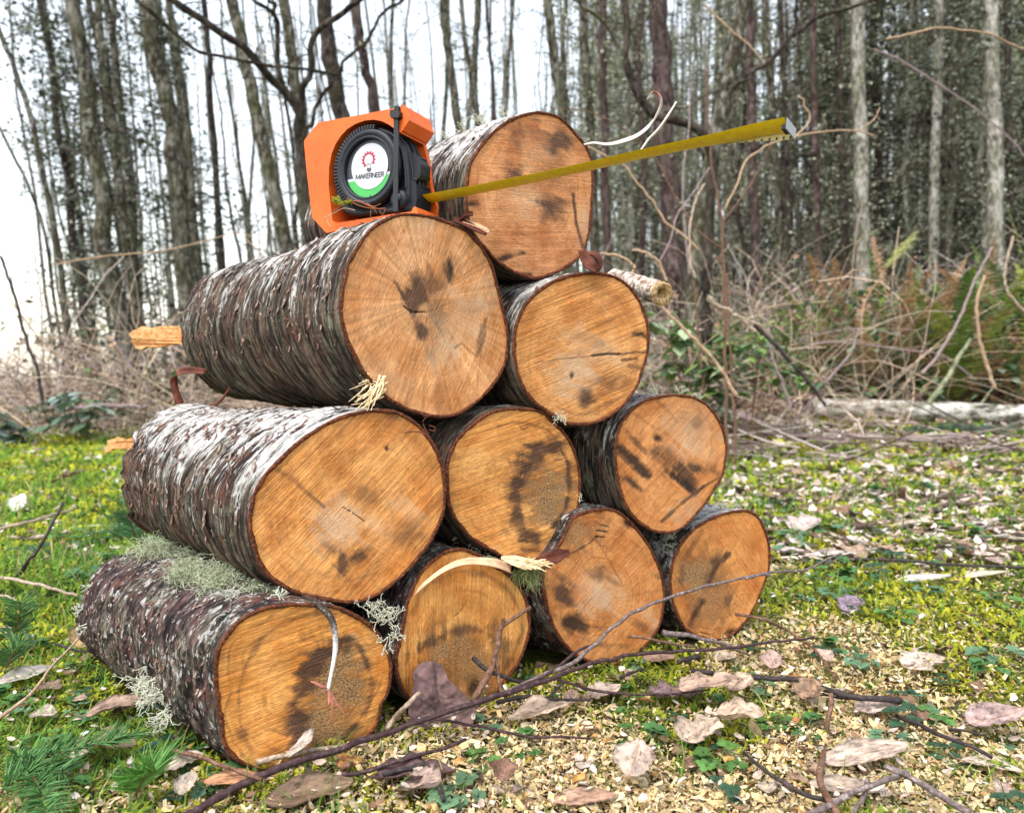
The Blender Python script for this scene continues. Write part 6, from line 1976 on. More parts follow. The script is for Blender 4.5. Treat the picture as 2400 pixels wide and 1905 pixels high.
tree('dark_tree', [(762, 0), (782, 150), (797, 280), (806, 520)], 46, 8.2, 'dark', 'thick brown trunk rising behind the top of the orange tape measure', GL_, 16, (.3, .8))
tree('plum_tree', [(832, 0), (856, 140), (877, 265), (890, 520)], 28, 8.8, 'purple', 'plum brown trunk above the right side of the orange tape measure', GL_, 14, (.3, .8))
tree('young_tree', [(395, 0), (420, 150), (448, 420), (466, 690)], 21, 10, 'mossy', 'slender trunk just right of the second thick tree on the left', GL_, 30, (.3, 1.0), 900, FIR_COLS)
tree('young_tree', [(478, 0), (490, 150), (505, 420), (522, 660)], 17, 10.5, 'dark', 'thin dark trunk halfway between the second thick tree and the leaning brown one', GL_, 26, (.3, 1.0))
tree('young_tree', [(-20, 20), (30, 150), (75, 285), (108, 450), (138, 620)], 15, 9.5, 'mossy', 'thin trunk leaning far left near the left edge against the sky', GL_, 30, (.3, 1.0))
tree('young_tree', [(-20, 260), (40, 380), (92, 500), (120, 640)], 9, 10, 'mossy', 'very thin leaning stem lowest at the left edge', GL_, 20, (.2, .7))
tree('young_tree', [(1040, 0), (1050, 110), (1068, 250), (1082, 420)], 26, 9.2, 'mossy', 'mossy trunk above the far end of the uppermost log', GR_, 20, (.3, .8))
tree('young_tree', [(1122, 0), (1112, 140), (1120, 300), (1126, 420)], 20, 9.6, 'mossy', 'slightly crooked trunk with a fork above the uppermost log', GR_, 18, (.3, .8))
tree('young_tree', [(1140, 0), (1148, 120), (1158, 270)], 11, 10.5, 'dark', 'thin pole right beside the slightly crooked forked trunk', GR_, 14, (.2, .6))
tree('mossy_tree', [(1284, 0), (1298, 120), (1318, 290), (1326, 500)], 29, 8.6, 'mossy', 'dark mossy trunk just right of the top of the uppermost log', GR_, 30, (.3, 1.0))
tree('mossy_tree', [(1362, 0), (1370, 130), (1382, 280), (1390, 520)], 26, 9.0, 'mossy', 'grey mottled trunk left of the reddish pole beside the uppermost log', GR_, 30, (.3, 1.0))
tree('plum_tree', [(1410, 0), (1413, 160), (1418, 330), (1424, 560)], 22, 8.8, 'purple', 'reddish straight pole behind the pale bark sliver', GR_, 20, (.3, .8))
tree('plum_tree', [(1545, 0), (1555, 200), (1566, 420), (1572, 640), (1578, 800)], 56, 7.6, 'purple', 'thickest trunk, plum brown, behind the middle of the yellow tape blade', GR_, 22, (.3, .9), 0, brcol=(.09, .06, .06))
tree('plum_tree', [(1756, 0), (1758, 160), (1763, 380), (1770, 600)], 25, 9.0, 'purple', 'plum brown trunk behind the last third of the yellow tape blade', GR_, 24, (.3, .9))
tree('dark_tree', [(1828, 0), (1834, 130), (1842, 290), (1850, 560)], 14, 9.4, 'dark', 'thin black trunk right above the tape hook', GR_, 20, (.2, .8))
tree('plum_tree', [(1905, 0), (1908, 220), (1914, 470), (1918, 640)], 19, 9.2, 'purple', 'thin brown trunk just right of the tape hook', GR_, 24, (.2, .8))
tree('pale_tree', [(2010, -20), (2012, 160), (2016, 340), (2020, 500), (2024, 620)], 38, 9.0, 'pale', 'pale grey trunk left of the brown dead fern fronds', GR_, 30, (.3, 1.0))
tree('dark_tree', [(1962, 0), (1968, 200), (1974, 400), (1980, 600)], 20, 9.6, 'dark', 'dark trunk immediately left of the pale grey one', GR_, 22, (.3, .9))
tree('mossy_tree', [(2200, 0), (2198, 180), (2192, 360), (2188, 560)], 25, 9.4, 'pale', 'mottled grey trunk between the two pale trunks at the right', GR_, 34, (.4, 1.3), 700, FIR_COLS)
tree('pale_tree', [(2322, -20), (2326, 160), (2331, 330), (2334, 520)], 38, 8.6, 'pale', 'whitish trunk with dark flecks near the right edge above the ferns', GR_, 34, (.4, 1.3), 700, FIR_COLS)
tree('dark_tree', [(2360, 0), (2362, 200), (2366, 420), (2368, 560)], 19, 9.4, 'dark', 'dark trunk just right of the whitish one near the right edge', GR_, 26, (.3, 1.0), 400, FIR_COLS)
tree('mossy_tree', [(1760, -30), (1720, 130), (1700, 220), (1672, 360), (1640, 500), (1615, 640)], 38, 6.2, 'dark', 'dark mossy trunk leaning right, crossing behind the yellow blade', GR_, 10, (.3, .9), brcol=(.05, .05, .03))


def limb(mb, pts, Y, w0, w1, mat_sides=8):
    P = at(np.array(pts, float), Y)
    L = smoothline(P, 46)
    s = np.linspace(0, 1, 46)
    Ym = float(np.mean(Y))
    L[1:-1] += np.stack([fbm(P3(s[1:-1] * 9, k, rng.uniform(0, 99)), 5, 2) - .5 for k in range(3)], 1) * .05
    rad = (w0 + (w1 - w0) * s) * Ym / F / 2 * (1 + .12 * (fbm(P3(s * 20, 0, rng.uniform(0, 99)), 7, 2) - .5))
    V, f = tubes(L, rad, mat_sides)
    mb.add(V, f)
    return L, rad


# the many-limbed tree left of the tape measure
r2 = np.random.default_rng(5)
root = empty('many_limbed_tree', at(np.array([735.0, 985.0]), 5.4) * [1, 1, 0], 'dark many-limbed tree whose bare limbs spread across the sky left of the tape measure', 'tree', GL_)
mb = MB()
limb(mb, [(748, 1010), (742, 800), (732, 600), (724, 480), (708, 380), (700, 290)], 5.4, 46, 26, 12)
mb.part('trunk', TM['dark'], root)
bmb = MB()
allp = []
for pts, w0, w1, Y in [([(706, 330), (700, 270), (655, 205), (612, 156), (562, 106), (484, 50), (400, -6), (330, -60)], 22, 15, np.linspace(5.4, 4.7, 8)), ([(703, 300), (712, 230), (722, 170), (738, 82), (790, 40), (840, 5), (900, -50)], 17, 11, np.linspace(5.4, 5.0, 7)),
                       ([(708, 320), (694, 250), (657, 180), (652, 90), (646, 34), (592, 2), (540, -40)], 14, 7, np.linspace(5.4, 5.1, 7)), ([(646, 34), (636, 8), (600, -50)], 10, 6, 5.1), ([(328, 10), (390, 62), (462, 112), (556, 145), (640, 157), (718, 162), (792, 178)], 9, 7, np.linspace(4.7, 5.2, 7)),
                       ([(796, 168), (820, 130), (868, 90), (886, 45), (945, 0), (1000, -50)], 8, 6, np.linspace(5.4, 4.9, 6)), ([(708, 330), (748, 240), (796, 168)], 9, 8, 5.35)]:
    L, rad = limb(bmb, pts, Y, w0, w1)
    m2, p2 = grow_branches(L, rad, 9, r2, .15, .6, (.03, .024, .02), .1, 2, .05, .35)
    V, f, A = m2.data()
    allp.append((V, f))
for V, f in allp:
    bmb.add(V, f)
bmb.part('limbs', TM['dark'], root)

# crooked mossy limb tree right of the top log
root = empty('crooked_tree', at(np.array([1660.0, 985.0]), 5.6) * [1, 1, 0], 'crooked dark tree whose snaking mossy limb hangs between the uppermost log and the yellow blade', 'tree', GR_)
mb = MB()
limb(mb, [(1668, 1010), (1664, 800), (1660, 600), (1664, 450), (1668, 371), (1640, 306), (1586, 283), (1534, 268), (1494, 219), (1471, 148), (1476, 74), (1470, 20), (1462, -40)], 5.6, 26, 15, 10)
mb.part('trunk', TM['dark'], root)
bmb = MB()
for pts, w0, w1 in [([(1471, 150), (1450, 100), (1420, 56), (1380, 26), (1338, -4), (1280, -40)], 13, 9), ([(1476, 74), (1500, 30), (1520, -30)], 9, 6), ([(1534, 268), (1600, 250), (1680, 215), (1760, 180)], 7, 4), ([(1664, 450), (1700, 380), (1740, 330), (1800, 290)], 8, 4)]:
    L, rad = limb(bmb, pts, 5.6, w0, w1)
    m2, p2 = grow_branches(L, rad, 7, r2, .15, .6, (.03, .024, .02), .1, 2, .05, .3)
    V, f, A = m2.data()
    bmb.add(V, f)
bmb.part('limbs', TM['mossy'], root)
# the long limb reaching up to the right
root = empty('leaning_limb_tree', at(np.array([1625.0, 985.0]), 5.9) * [1, 1, 0], 'leaning dark tree with one long limb reaching up right over the tape hook', 'tree', GR_)
mb = MB()
limb(mb, [(1612, 1010), (1622, 800), (1640, 560), (1660, 400), (1690, 262), (1712, 170), (1735, 60), (1760, -60)], 5.9, 40, 28, 12)
mb.part('trunk', TM['mossy'], root)
bmb = MB()
for pts, w0, w1 in [([(1700, 225), (1745, 180), (1795, 149), (1830, 118), (1862, 84), (1944, 30), (2042, 0), (2120, -40)], 13, 8), ([(1862, 84), (1866, 30), (1868, -30)], 9, 6), ([(1660, 400), (1630, 330), (1610, 290)], 9, 5)]:
    L, rad = limb(bmb, pts, 5.9, w0, w1)
    m2, p2 = grow_branches(L, rad, 6, r2, .15, .6, (.03, .024, .02), .1, 2, .05, .3)
    V, f, A = m2.data()
    bmb.add(V, f)
bmb.part('limbs', TM['dark'], root)

# ---- the ranks of trees behind: a few kinds, copied
def proto(name, seed, height, r0, mat, nb, fol, cols, lean, brc, bl=(.3, 1.2), fsize=.08, sub=4):
    r2 = np.random.default_rng(seed)
    n = 26
    z = np.linspace(-.1, height, n)
    line = np.stack([np.cumsum(r2.normal(0, .035, n)), np.cumsum(r2.normal(0, .035, n)), z], 1)
    line[:, :2] -= line[0, :2]
    line[:, 0] += lean * z * .06
    rad = r0 * np.interp(z, [0, .6, height], [1.3, 1, .3])
    root = empty(name, (0, 0, 0))
    V, f = tubes(line, rad, 8)
    link('trunk', mesh('trunk', V, f, TM[mat]), root)
    mb, pts = grow_branches(line, rad, nb, r2, bl[0], bl[1], brc, .06, sub, .12, .25)
    if fol:
        a_, b_, c_ = sprays(pts, fol, r2, fsize, cols, .5, .10)
        mb.add(a_, b_, col=c_)
    V, f, A = mb.data()
    link('crown', mesh('crown', V, f, FOL, A, False), root)
    return root


PR = [proto('bare_alder', 1, 10, .075, 'mossy', 70, 1500, LICHEN_COLS, 0, (.08, .072, .055), fsize=.05),
      proto('bare_alder', 2, 11, .055, 'mossy', 70, 1500, LICHEN_COLS, -.4, (.10, .09, .07), fsize=.05),
      proto('bare_alder', 3, 9, .04, 'dark', 60, 800, LICHEN_COLS, .2, (.055, .046, .038), fsize=.05),
      proto('lichen_tree', 4, 9, .05, 'pale', 110, 5000, [(.38, .40, .28), (.28, .31, .20), (.48, .49, .38), (.19, .21, .13)], .1, (.16, .15, .11), (.3, 1.0), .055, 6),
      proto('fir_tree', 5, 11, .09, 'dark', 130, 5200, [(.09, .105, .07), (.14, .155, .10), (.055, .068, .04), (.22, .24, .17)], 0, (.09, .075, .06), (.5, 1.7), .08, 7),
      proto('plum_tree', 6, 10, .06, 'purple', 45, 800, LICHEN_COLS, 0, (.10, .075, .07), fsize=.05)]
LBL = {'bare_alder': 'slim bare trunk in the dense ranks of trees behind', 'lichen_tree': 'slim tree hung with grey-green lichen in the ranks behind', 'fir_tree': 'dusky fir with drooping needle boughs in the ranks behind', 'plum_tree': 'slim plum brown trunk in the ranks of trees behind'}
used = set()


def plant(px, Y, k, s, lean, side):
    src = PR[k]
    o = src if k not in used else copy_tree(src)
    used.add(k)
    p = at(np.array([px, 900.0]), Y)
    o.location = (p[0], Y, float(gz(p[0], Y)))
    o.rotation_euler = (rng.normal(0, .025), R(lean), rng.uniform(0, 6.28)) if abs(lean) < 4 else (rng.normal(0, .02), R(lean), 0)
    o.scale = (s, s, s * rng.uniform(.95, 1.15))
    nm = src.name.split('.')[0]
    tag(o, LBL[nm] + (', left of the uppermost log' if side == 'L' else ', right of the uppermost log'), 'tree', nm.replace('_', ' ') + 's in the ranks behind, ' + ('left' if side == 'L' else 'right'))
    return o


# left half: gaps with sky, firs far left; right half: thick
for _ in range(28):
    px = rng.uniform(-150, 1270)
    Y = rng.uniform(10, 19)
    lean = -9.5 * (1 - px / 1500) + rng.normal(0, 2.0)
    k = int(rng.choice([0, 1, 2, 5], p=[.4, .15, .3, .15]))
    if px < 150 and rng.random() < .6:
        continue
    plant(px, Y, k, rng.uniform(.7, 1.15), lean, 'L')
for px, Y, s in [(215, 12, .85), (340, 14, .9), (490, 16, .8), (270, 18, .9)]:
    plant(px + rng.normal(0, 15), Y, 4, s, -6, 'L')
for _ in range(95):
    px = 1260 + 1330 * rng.random() ** .9
    Y = rng.uniform(9.5, 20)
    k = int(rng.choice([0, 1, 2, 3, 5], p=[.2, .2, .15, .35, .10]))
    plant(px, Y, k, rng.uniform(.6, 1.1), rng.normal(-1, 2.2), 'R')
for _ in range(22):
    px = 1380 + 1250 * rng.random() ** .7
    plant(px, rng.uniform(11, 20), 4, rng.uniform(.8, 1.2), rng.normal(0, 1.5), 'R')
for k, o in enumerate(PR):
    if k not in used:
        plant(1500, 15, k, 1, 0, 'R')

# far wood that reads as one mass
N = 900
px = np.where(rng.random(N) < .85, 1240 + 1500 * rng.random(N) ** .9, rng.uniform(120, 1240, N))
Y = rng.uniform(20, 34, N)
x = (px - CX) / F * Y
ln = np.where(px < 1100, -.10, 0) + rng.normal(0, .03, N)
hgt = rng.uniform(7, 15, N)
P = np.stack([np.stack([x + ln * t * hgt + rng.normal(0, .08, N), Y + 0 * x, t * hgt], 1) for t in np.linspace(0, 1, 6)], 1)
rad = rng.uniform(.02, .075, N)[:, None] * np.linspace(1, .4, 6)[None]
V, f = tubes(P, rad, 5)
mb = MB().add(V, f, col=np.repeat(np.array([(.12, .11, .09)]) * rng.uniform(.4, 2.2, (N, 1)), 30, 0))
N2 = 9000
i = rng.integers(0, N, N2); t = rng.uniform(.05, 1, N2)
b = P[i, 0] * (1 - t[:, None]) + P[i, -1] * t[:, None]
d = unit(np.stack([rng.normal(0, 1, N2), rng.normal(0, .5, N2), rng.normal(.25, .6, N2)], 1)) * rng.uniform(.4, 1.8, (N2, 1))
V, f = tubes(np.stack([b, b + d * .5 + rng.normal(0, .06, (N2, 3)), b + d], 1), np.array([[.012, .008, .004]]) * np.ones((N2, 1)), 3)
mb.add(V, f, col=np.repeat(np.array([(.19, .175, .14)]) * rng.uniform(.5, 1.5, (N2, 1)), 9, 0))
N3 = 42000
right = rng.random(N3) < .92
pxf = np.where(right, 1230 + 1550 * rng.random(N3) ** .8, rng.uniform(100, 1240, N3))
Yf = rng.uniform(20, 34, N3)
zmax = np.where(right, np.clip((pxf - 1180) / 55, 1.0, 16), 2.4)
zf = rng.random(N3) ** np.where(right, .9, 1.3) * zmax
cl = fbm(P3(pxf / 60, zf * .8, Yf * .3), 70, 3)
k = cl > .5
pp = np.stack([(pxf - CX) / F * Yf, Yf, zf], 1)[k]
a_, b_, c_ = sprays(pp, len(pp), rng, .19, [(.16, .17, .125), (.10, .115, .075), (.27, .28, .22), (.06, .07, .045)], .6, .05)
mb.add(a_, b_, col=c_)
V, f, A = mb.data()
link('far_wood', mesh('far_wood', V, f, FOL, A, False), kind='stuff')

# ------------------------------------------------------------------ undergrowth
def thicket(name, N, pxr, Yr, hr, cols, r=(.0018, .0045), seed=1, arch=.5, K=8):
    r2 = np.random.default_rng(seed)
    px = r2.uniform(pxr[0], pxr[1], N); Y = r2.uniform(Yr[0], Yr[1], N)
    x = (px - CX) / F * Y
    p = np.stack([x, Y, gz(x, Y)], 1)
    d = unit(np.stack([r2.normal(0, .6, N), r2.normal(0, .4, N), np.abs(r2.normal(.7, .4, N))], 1))
    L = r2.uniform(hr[0], hr[1], N)
    P = np.zeros((N, K, 3)); P[:, 0] = p
    bend = unit(np.stack([r2.normal(0, 1, N), r2.normal(0, .6, N), -np.abs(r2.normal(.6, .5, N))], 1))
    for j in range(1, K):
        d = unit(d + bend * arch * (.5 + j / K) * .45 + r2.normal(0, .16, (N, 3)))
        P[:, j] = P[:, j - 1] + d * (L / K)[:, None]
        P[:, j, 2] = np.maximum(P[:, j, 2], .01)
    rad = r2.uniform(*r, N)[:, None] * np.linspace(1, .5, K)[None]
    V, f = tubes(P, rad, 3)
    cols = np.array(cols)
    c_ = cols[r2.integers(0, len(cols), N)] * r2.uniform(.6, 1.3, (N, 1))
    mb = MB().add(V, f, col=np.repeat(c_, K * 3, 0))
    return mb, P


STEM = [(.58, .43, .31), (.50, .39, .33), (.38, .28, .22), (.64, .51, .38), (.20, .13, .10), (.47, .40, .38)]
mb, P = thicket('b', 2600, (-200, 1250), (5.2, 10.5), (.4, 1.9), STEM, (.0025, .0075), 3)
a_, b_, c_ = sprays(P.reshape(-1, 3), 5200, rng, .06, [(.10, .13, .06), (.26, .18, .11), (.14, .085, .05), (.35, .27, .2)], .5, .05)
mb.add(a_, b_, col=c_)
V, f, A = mb.data()
link('brush', mesh('brush', V, f, BR, A), kind='stuff')
mb, P = thicket('b', 3000, (1250, 2600), (5.5, 10.5), (.5, 2.1), STEM + [(.25, .24, .18)], (.0025, .0075), 4)
a_, b_, c_ = sprays(P.reshape(-1, 3), 8500, rng, .055, [(.10, .14, .05), (.22, .12, .08), (.13, .16, .08), (.3, .19, .13), (.07, .09, .05)], .5, .06)
mb.add(a_, b_, col=c_)
V, f, A = mb.data()
link('brush', mesh('brush', V, f, BR, A), kind='stuff')
# low leafy ground cover and brown bracken under the right-hand brush, one tangled mass
N = 30000
px = 1480 + 1150 * rng.random(N) ** .8; Y = rng.uniform(5.3, 8.5, N)
x = (px - CX) / F * Y
hz = rng.random(N) ** 1.5 * np.interp(px, [1480, 1750, 2100, 2600], [.45, .75, .95, 1.0])
k = fbm(P3(x * 3.2, hz * 4, Y * 2), 120, 3) > .49
pp = np.stack([x, Y, gz(x, Y) + hz], 1)[k]
a_, b_, c_ = sprays(pp, len(pp), rng, .06, [(.07, .12, .03), (.11, .16, .04), (.04, .065, .025), (.15, .19, .06), (.20, .22, .10), (.05, .09, .06)], .6, .03)
hh = (a_[:, 2] - gz(a_[:, 0], a_[:, 1]))[:, None]
brn = np.array([(.15, .075, .045)]) * rng.uniform(.4, 1.5, (len(c_) // 4, 1)).repeat(4, 0)
c_ = np.where(hh < .10 + .28 * rng.random((len(c_) // 4, 1)).repeat(4, 0), brn, c_)
link('ground_cover', mesh('ground_cover', a_, b_, FOL, {'col': c_}, False), kind='stuff')
mb, P = thicket('b', 170, (1480, 2150), (4.5, 5.6), (.5, 1.7), [(.58, .43, .31), (.50, .38, .30), (.62, .50, .38), (.36, .24, .17)], (.0022, .0055), 9, .45)
V, f, A = mb.data()
link('brush', mesh('brush', V, f, BR, A), kind='stuff')
# fallen sticks and brown litter under the right-hand brush
N = 300
px = rng.uniform(1560, 2560, N); Y = np.where(px < 1900, rng.uniform(3.6, 7.0, N), np.where(rng.random(N) < .3, rng.uniform(3.5, 4.3, N), rng.uniform(5.2, 7, N)))
x = (px - CX) / F * Y
an = rng.normal(0, .5, N) + np.where(rng.random(N) < .5, 0, math.pi)
L = rng.uniform(.2, 1.2, N)
P = np.zeros((N, 6, 3)); P[:, 0] = np.stack([x, Y, gz(x, Y) + rng.uniform(.005, .08, N)], 1)
d = np.stack([np.cos(an), np.sin(an) * .7, rng.normal(-.02, .12, N)], 1)
for j in range(1, 6):
    d = unit(d + rng.normal(0, .09, (N, 3)))
    P[:, j] = P[:, j - 1] + d * (L / 6)[:, None]
    P[:, j, 2] = np.maximum(P[:, j, 2], gz(P[:, j, 0], P[:, j, 1]) + .006)
V, f = tubes(P, rng.uniform(.002, .008, N)[:, None] * np.linspace(1, .4, 6)[None], 5)
cols = np.array([(.32, .25, .24), (.20, .14, .13), (.10, .07, .06), (.40, .33, .30)])
link('brushwood', mesh('brushwood', V, f, BR, {'col': np.repeat(cols[rng.integers(0, 4, N)] * rng.uniform(.6, 1.3, (N, 1)), 30, 0)}), kind='stuff')

# fallen pale trunk at the right
P = at(np.array([(1905, 954), (2000, 956), (2120, 960), (2250, 966), (2400, 974), (2560, 984)], float), np.array([5.0, 4.97, 4.94, 4.92, 4.9, 4.85]))
L = smoothline(P, 60)
V, f = tubes(L, .062 * (1 + .14 * (fbm(P3(np.arange(60) * .4, 0), 4, 3) - .5)) * np.linspace(.92, 1.12, 60), 20, True)
V = V + (fbm(V * 14, 5)[:, None] - .5) * .02
fl = empty('fallen_birch', (L[0][0], L[0][1], L[0][2] - .07), 'white fallen birch trunk lying on the ground at the right under the ferns', 'fallen tree')
m = M('fallen_birch_bark', .8, .15)
n1 = m.noise(m.map(m.obj(), (1.2, 3, 3)), 7, 5, .65)
n2 = m.noise(m.obj(), 40, 4, .7)
cc_ = m.ramp(n1, [(.38, (.04, .035, .028)), (.47, (.26, .24, .20)), (.56, (.58, .55, .51)), (.7, (.70, .67, .65))])
part('trunk', V, f, m.done(m.mix(m.ramp(n2, [(.52, 0), (.62, .75)]), cc_, (.20, .21, .13)), m.bump(n1, .03)), fl)
mb = MB()
for pts, r0, r1 in [([(2170, 958), (2205, 905), (2240, 850), (2275, 795)], .024, .014), ([(2290, 975), (2310, 930), (2330, 905)], .012, .006)]:
    V, f = knobbly(at(np.array(pts, float), 4.9), r0 * .75, r1 * .75, 20, 8)
    mb.add(V, f)
    a_, b_, c_ = sprays(smoothline(at(np.array(pts, float), 4.9), 60), 420, rng, .03, LICHEN_COLS, .8, .016)
mb.part('lichen_limb', trunk_mat('lichen_limb_bark', (.14, .15, .09), (.32, .35, .22), (.48, .5, .36)), fl)
# a fir bough lying before it
mb = MB()
for k in range(9):
    a = at(np.array([2110 + k * 34.0, 1010 + rng.uniform(-6, 12)]), 4.6)
    b_ = a + np.array([rng.uniform(.15, .35), rng.uniform(-.15, .1), rng.uniform(-.04, .03)])
    L_ = smoothline(np.array([a, (a + b_) / 2 + [0, 0, .03], b_]), 30)
    V, f = tubes(L_, np.linspace(.004, .0015, 30), 4)
    mb.add(V, f, col=np.array((.1, .07, .05)))
    p0 = L_[rng.integers(0, 30, 260)]
    d = unit(rng.normal(0, 1, (260, 3)) * [1, 1, .5]) * .04
    V, f = tubes(np.stack([p0, p0 + d * .5, p0 + d], 1), np.array([[.0022, .002, .0006]]) * np.ones((260, 1)), 3)
    mb.add(V, f, col=np.repeat(np.array([(.085, .15, .10)]) * rng.uniform(.6, 1.5, (260, 1)), 9, 0))
V, f, A = mb.data()
link('fir_bough', mesh('fir_bough', V, f, NEEDLE, A), None, 'dark green fir bough lying before the white fallen birch trunk', 'fir bough')

# ---- single stems and fallen branches that can be told apart (traced)
ZB = (1200, 200, 2.695)
ZC = (1500, 500, 2.3956)
ZR3 = (1600, 0, 1.54)
def stem(pts, frame, Y, r0, r1, mat, label, name='bare_shoot', cat='shoot', extra=(), group='bare shoots in the brush'):
    Y = np.asarray(Y, float)
    mb = MB()
    P = at(Z(frame, pts) if frame else np.array(pts, float), np.linspace(Y.flat[0], Y.flat[-1], len(pts)) if Y.size > 1 else float(Y))
    V, f = knobbly(P, r0, r1, 60)
    mb.add(V, f)
    for e_, s0, s1 in extra:
        P = at(Z(frame, e_) if frame else np.array(e_, float), float(Y.flat[-1]))
        V, f = knobbly(P, s0, s1, 40)
        mb.add(V, f)
    V, f, A = mb.data()
    return link(name, mesh(name, V, f, mat), None, label, cat, group)


def px2(frame, pts):
    return [tuple(p) for p in Z(frame, pts)]


main_ = px2(ZC, [(500, 1390), (520, 1240), (535, 1100), (490, 1000), (480, 700), (470, 400), (455, 150)])[0:0] + [(1709, 1085), (1703, 1000), (1701, 900), (1699, 800), (1697, 690)] + px2(ZB, [(1330, 1050), (1325, 870), (1300, 700), (1262, 500), (1250, 300), (1232, 60), (1215, -120)])
stem(main_, None, 3.4, .008, .004, TW_BRN, 'tall brown upright stem right of the pile, crossing behind the yellow blade', extra=[(px2(ZB, [(1325, 870), (1400, 775), (1500, 640), (1575, 500), (1650, 350)]), .0045, .0025), (px2(ZB, [(1318, 1026), (1230, 970), (1150, 880), (1070, 780), (1000, 640), (920, 480), (830, 380), (740, 300), (560, 200), (420, 155), (240, 145)]), .0045, .002)])
stem([(1724, 1085), (1722, 980), (1716, 900), (1712, 820), (1706, 740), (1704, 640)], None, 3.3, .006, .004, TW_BRN, 'second brown upright stem close beside the tall one')
stem([(1660, 1080), (1655, 980), (1645, 860), (1633, 730), (1626, 660)], None, 3.5, .006, .004, TW_BRN, 'brown stem left of the tall upright one, ending under green bramble leaves')
stem(px2(ZR3, [(150, 760), (190, 680), (230, 580), (275, 545), (320, 520), (420, 490), (540, 475), (640, 475), (690, 492)]), None, 3.0, .0045, .003, TW_TAN, 'tan stem arching right behind the tape hook, with a curled side shoot', extra=[(px2(ZR3, [(630, 474), (690, 432), (712, 388)]), .003, .002), (px2(ZR3, [(405, 495), (450, 450), (460, 415), (438, 385), (436, 360), (415, 350)]), .004, .003)])
stem(px2(ZB, [(1160, 1215), (1130, 1130), (1123, 950), (1140, 800), (1170, 700), (1218, 622)]), None, 2.6, .0052, .0042, TW_PALE, 'pale gently curved stem standing left of the tall brown stem')
stem(px2(ZB, [(1180, 1040), (1080, 942), (980, 870), (900, 750), (820, 650), (720, 520), (620, 460), (480, 388)]), None, 2.8, .0048, .003, TW_TAN, 'tan stem slanting down from the curled bark peel to the lower right')
stem(px2(ZB, [(1120, 1200), (1092, 900), (1080, 560), (1108, 380), (1120, 150), (1132, -20)]), None, 3.6, .0055, .003, TW_MAUVE, 'thin upright mauve stem behind the pale curved one')
stem(px2(ZB, [(930, 1112), (1000, 980), (1040, 830), (1130, 700), (1250, 520)]), None, 3.0, .004, .0025, TW_MAUVE, 'mauve stem slanting up right under the middle of the yellow blade', extra=[(px2(ZB, [(930, 1112), (965, 1205)]), .004, .004)])
stem(px2(ZB, [(760, 1040), (850, 1058), (920, 1110), (960, 1190), (990, 1280)]), None, 2.8, .005, .004, TW_TAN, 'tan stem arching over toward the sawn stick')
stem(px2(ZB, [(560, 1062), (680, 1080), (760, 1130), (772, 1170), (710, 1225)]), None, 2.4, .0045, .004, TW_TAN, 'hooked tan stem just above the second log from the right top')
stem(px2(ZB, [(1238, 1338), (1290, 1385), (1360, 1425), (1440, 1470), (1540, 1560)]), None, 2.6, .0085, .005, TW_PALE, 'thick pale broken stem with a light tip right of the sawn stick')
stem(px2(ZB, [(920, 1380), (1050, 1500), (1180, 1630), (1300, 1770), (1420, 1960)]), None, 2.6, .006, .006, TW_TAN, 'thick tan stem running down right from below the sawn stick')
stem(px2(ZC, [(1980, 190), (1870, 400), (1800, 580), (1690, 770), (1585, 905)]), None, 4.6, .007, .010, TW_MAUVE, 'long pale grey branch slanting in front of the ferns')
stem(px2(ZC, [(1935, 350), (1890, 500), (1900, 680), (1950, 850), (1990, 985)]), None, 4.8, .009, .013, TW_TAN, 'tan bowed stem standing over the fallen white trunk')
stem(px2(ZC, [(2098, 130), (2060, 280), (2052, 400), (2100, 490), (2170, 560)]), None, 4.2, .007, .008, TW_PALE, 'whitish crooked stem at the right edge before the ferns')
stem(px2(ZC, [(1230, 650), (1170, 800), (1000, 1000), (850, 1195)]), None, 4.4, .006, .009, TW_MAUVE, 'mauve branch slanting across the brush left of the fallen white trunk')
stem(px2(ZC, [(720, 650), (745, 810), (800, 950), (855, 1115)]), None, 4.2, .007, .008, TW_MAUVE, 'grey stem leaning left, crossing the mauve slanting branch')
stem([(1690, 960), (1790, 996), (1870, 1016), (1960, 1042), (2010, 1062), (2065, 1088)], None, (5.2, 3.6), .022, .012, TW_MAUVE, 'thick grey branch lying on the ground left of the fallen white trunk', 'fallen_branch', 'branch', [], 'branches lying on the ground')
stem(px2(ZC, [(100, 860), (400, 970), (800, 1040), (1100, 1150), (1400, 1175), (1560, 1180)]), None, 4.6, .006, .005, TW_MAUVE, 'long thin mauve stem lying level through the brush behind the pile')
stem(px2(ZC, [(900, 760), (1050, 720), (1250, 735), (1500, 770), (1700, 800), (1890, 940)]), None, 4.9, .005, .006, TW_MAUVE, 'thin stem arching level under the ferns')
stem(px2(ZC, [(1450, 1060), (1560, 1000), (1660, 920), (1680, 820)]), None, 5.2, .009, .006, TW_TAN, 'tan stem curving up beside the lichened limb of the fallen white trunk')
stem(px2(ZC, [(640, 620), (760, 740), (860, 850), (960, 960), (1040, 1080)]), None, 4.0, .012, .008, TW_DARK, 'dark leaning stem through the green bramble leaves')
stem(px2(ZC, [(380, 480), (440, 530), (560, 580), (700, 640)]), None, 3.6, .008, .006, TW_PALE, 'short pale pinkish stem beside the bramble leaves')
stem(px2(ZR3, [(735, 142), (820, 125), (920, 102), (1020, 112), (1110, 122), (1170, 150), (1250, 190)]), None, 3.4, .005, .003, TW_TAN, 'orange brown twig arching across the upper right')
stem(px2(ZR3, [(690, 180), (780, 215), (900, 290), (1050, 390), (1180, 500), (1240, 570)]), None, 6.0, .008, .006, TW_MAUVE, 'pale thin branch slanting down through the trees at the upper right')
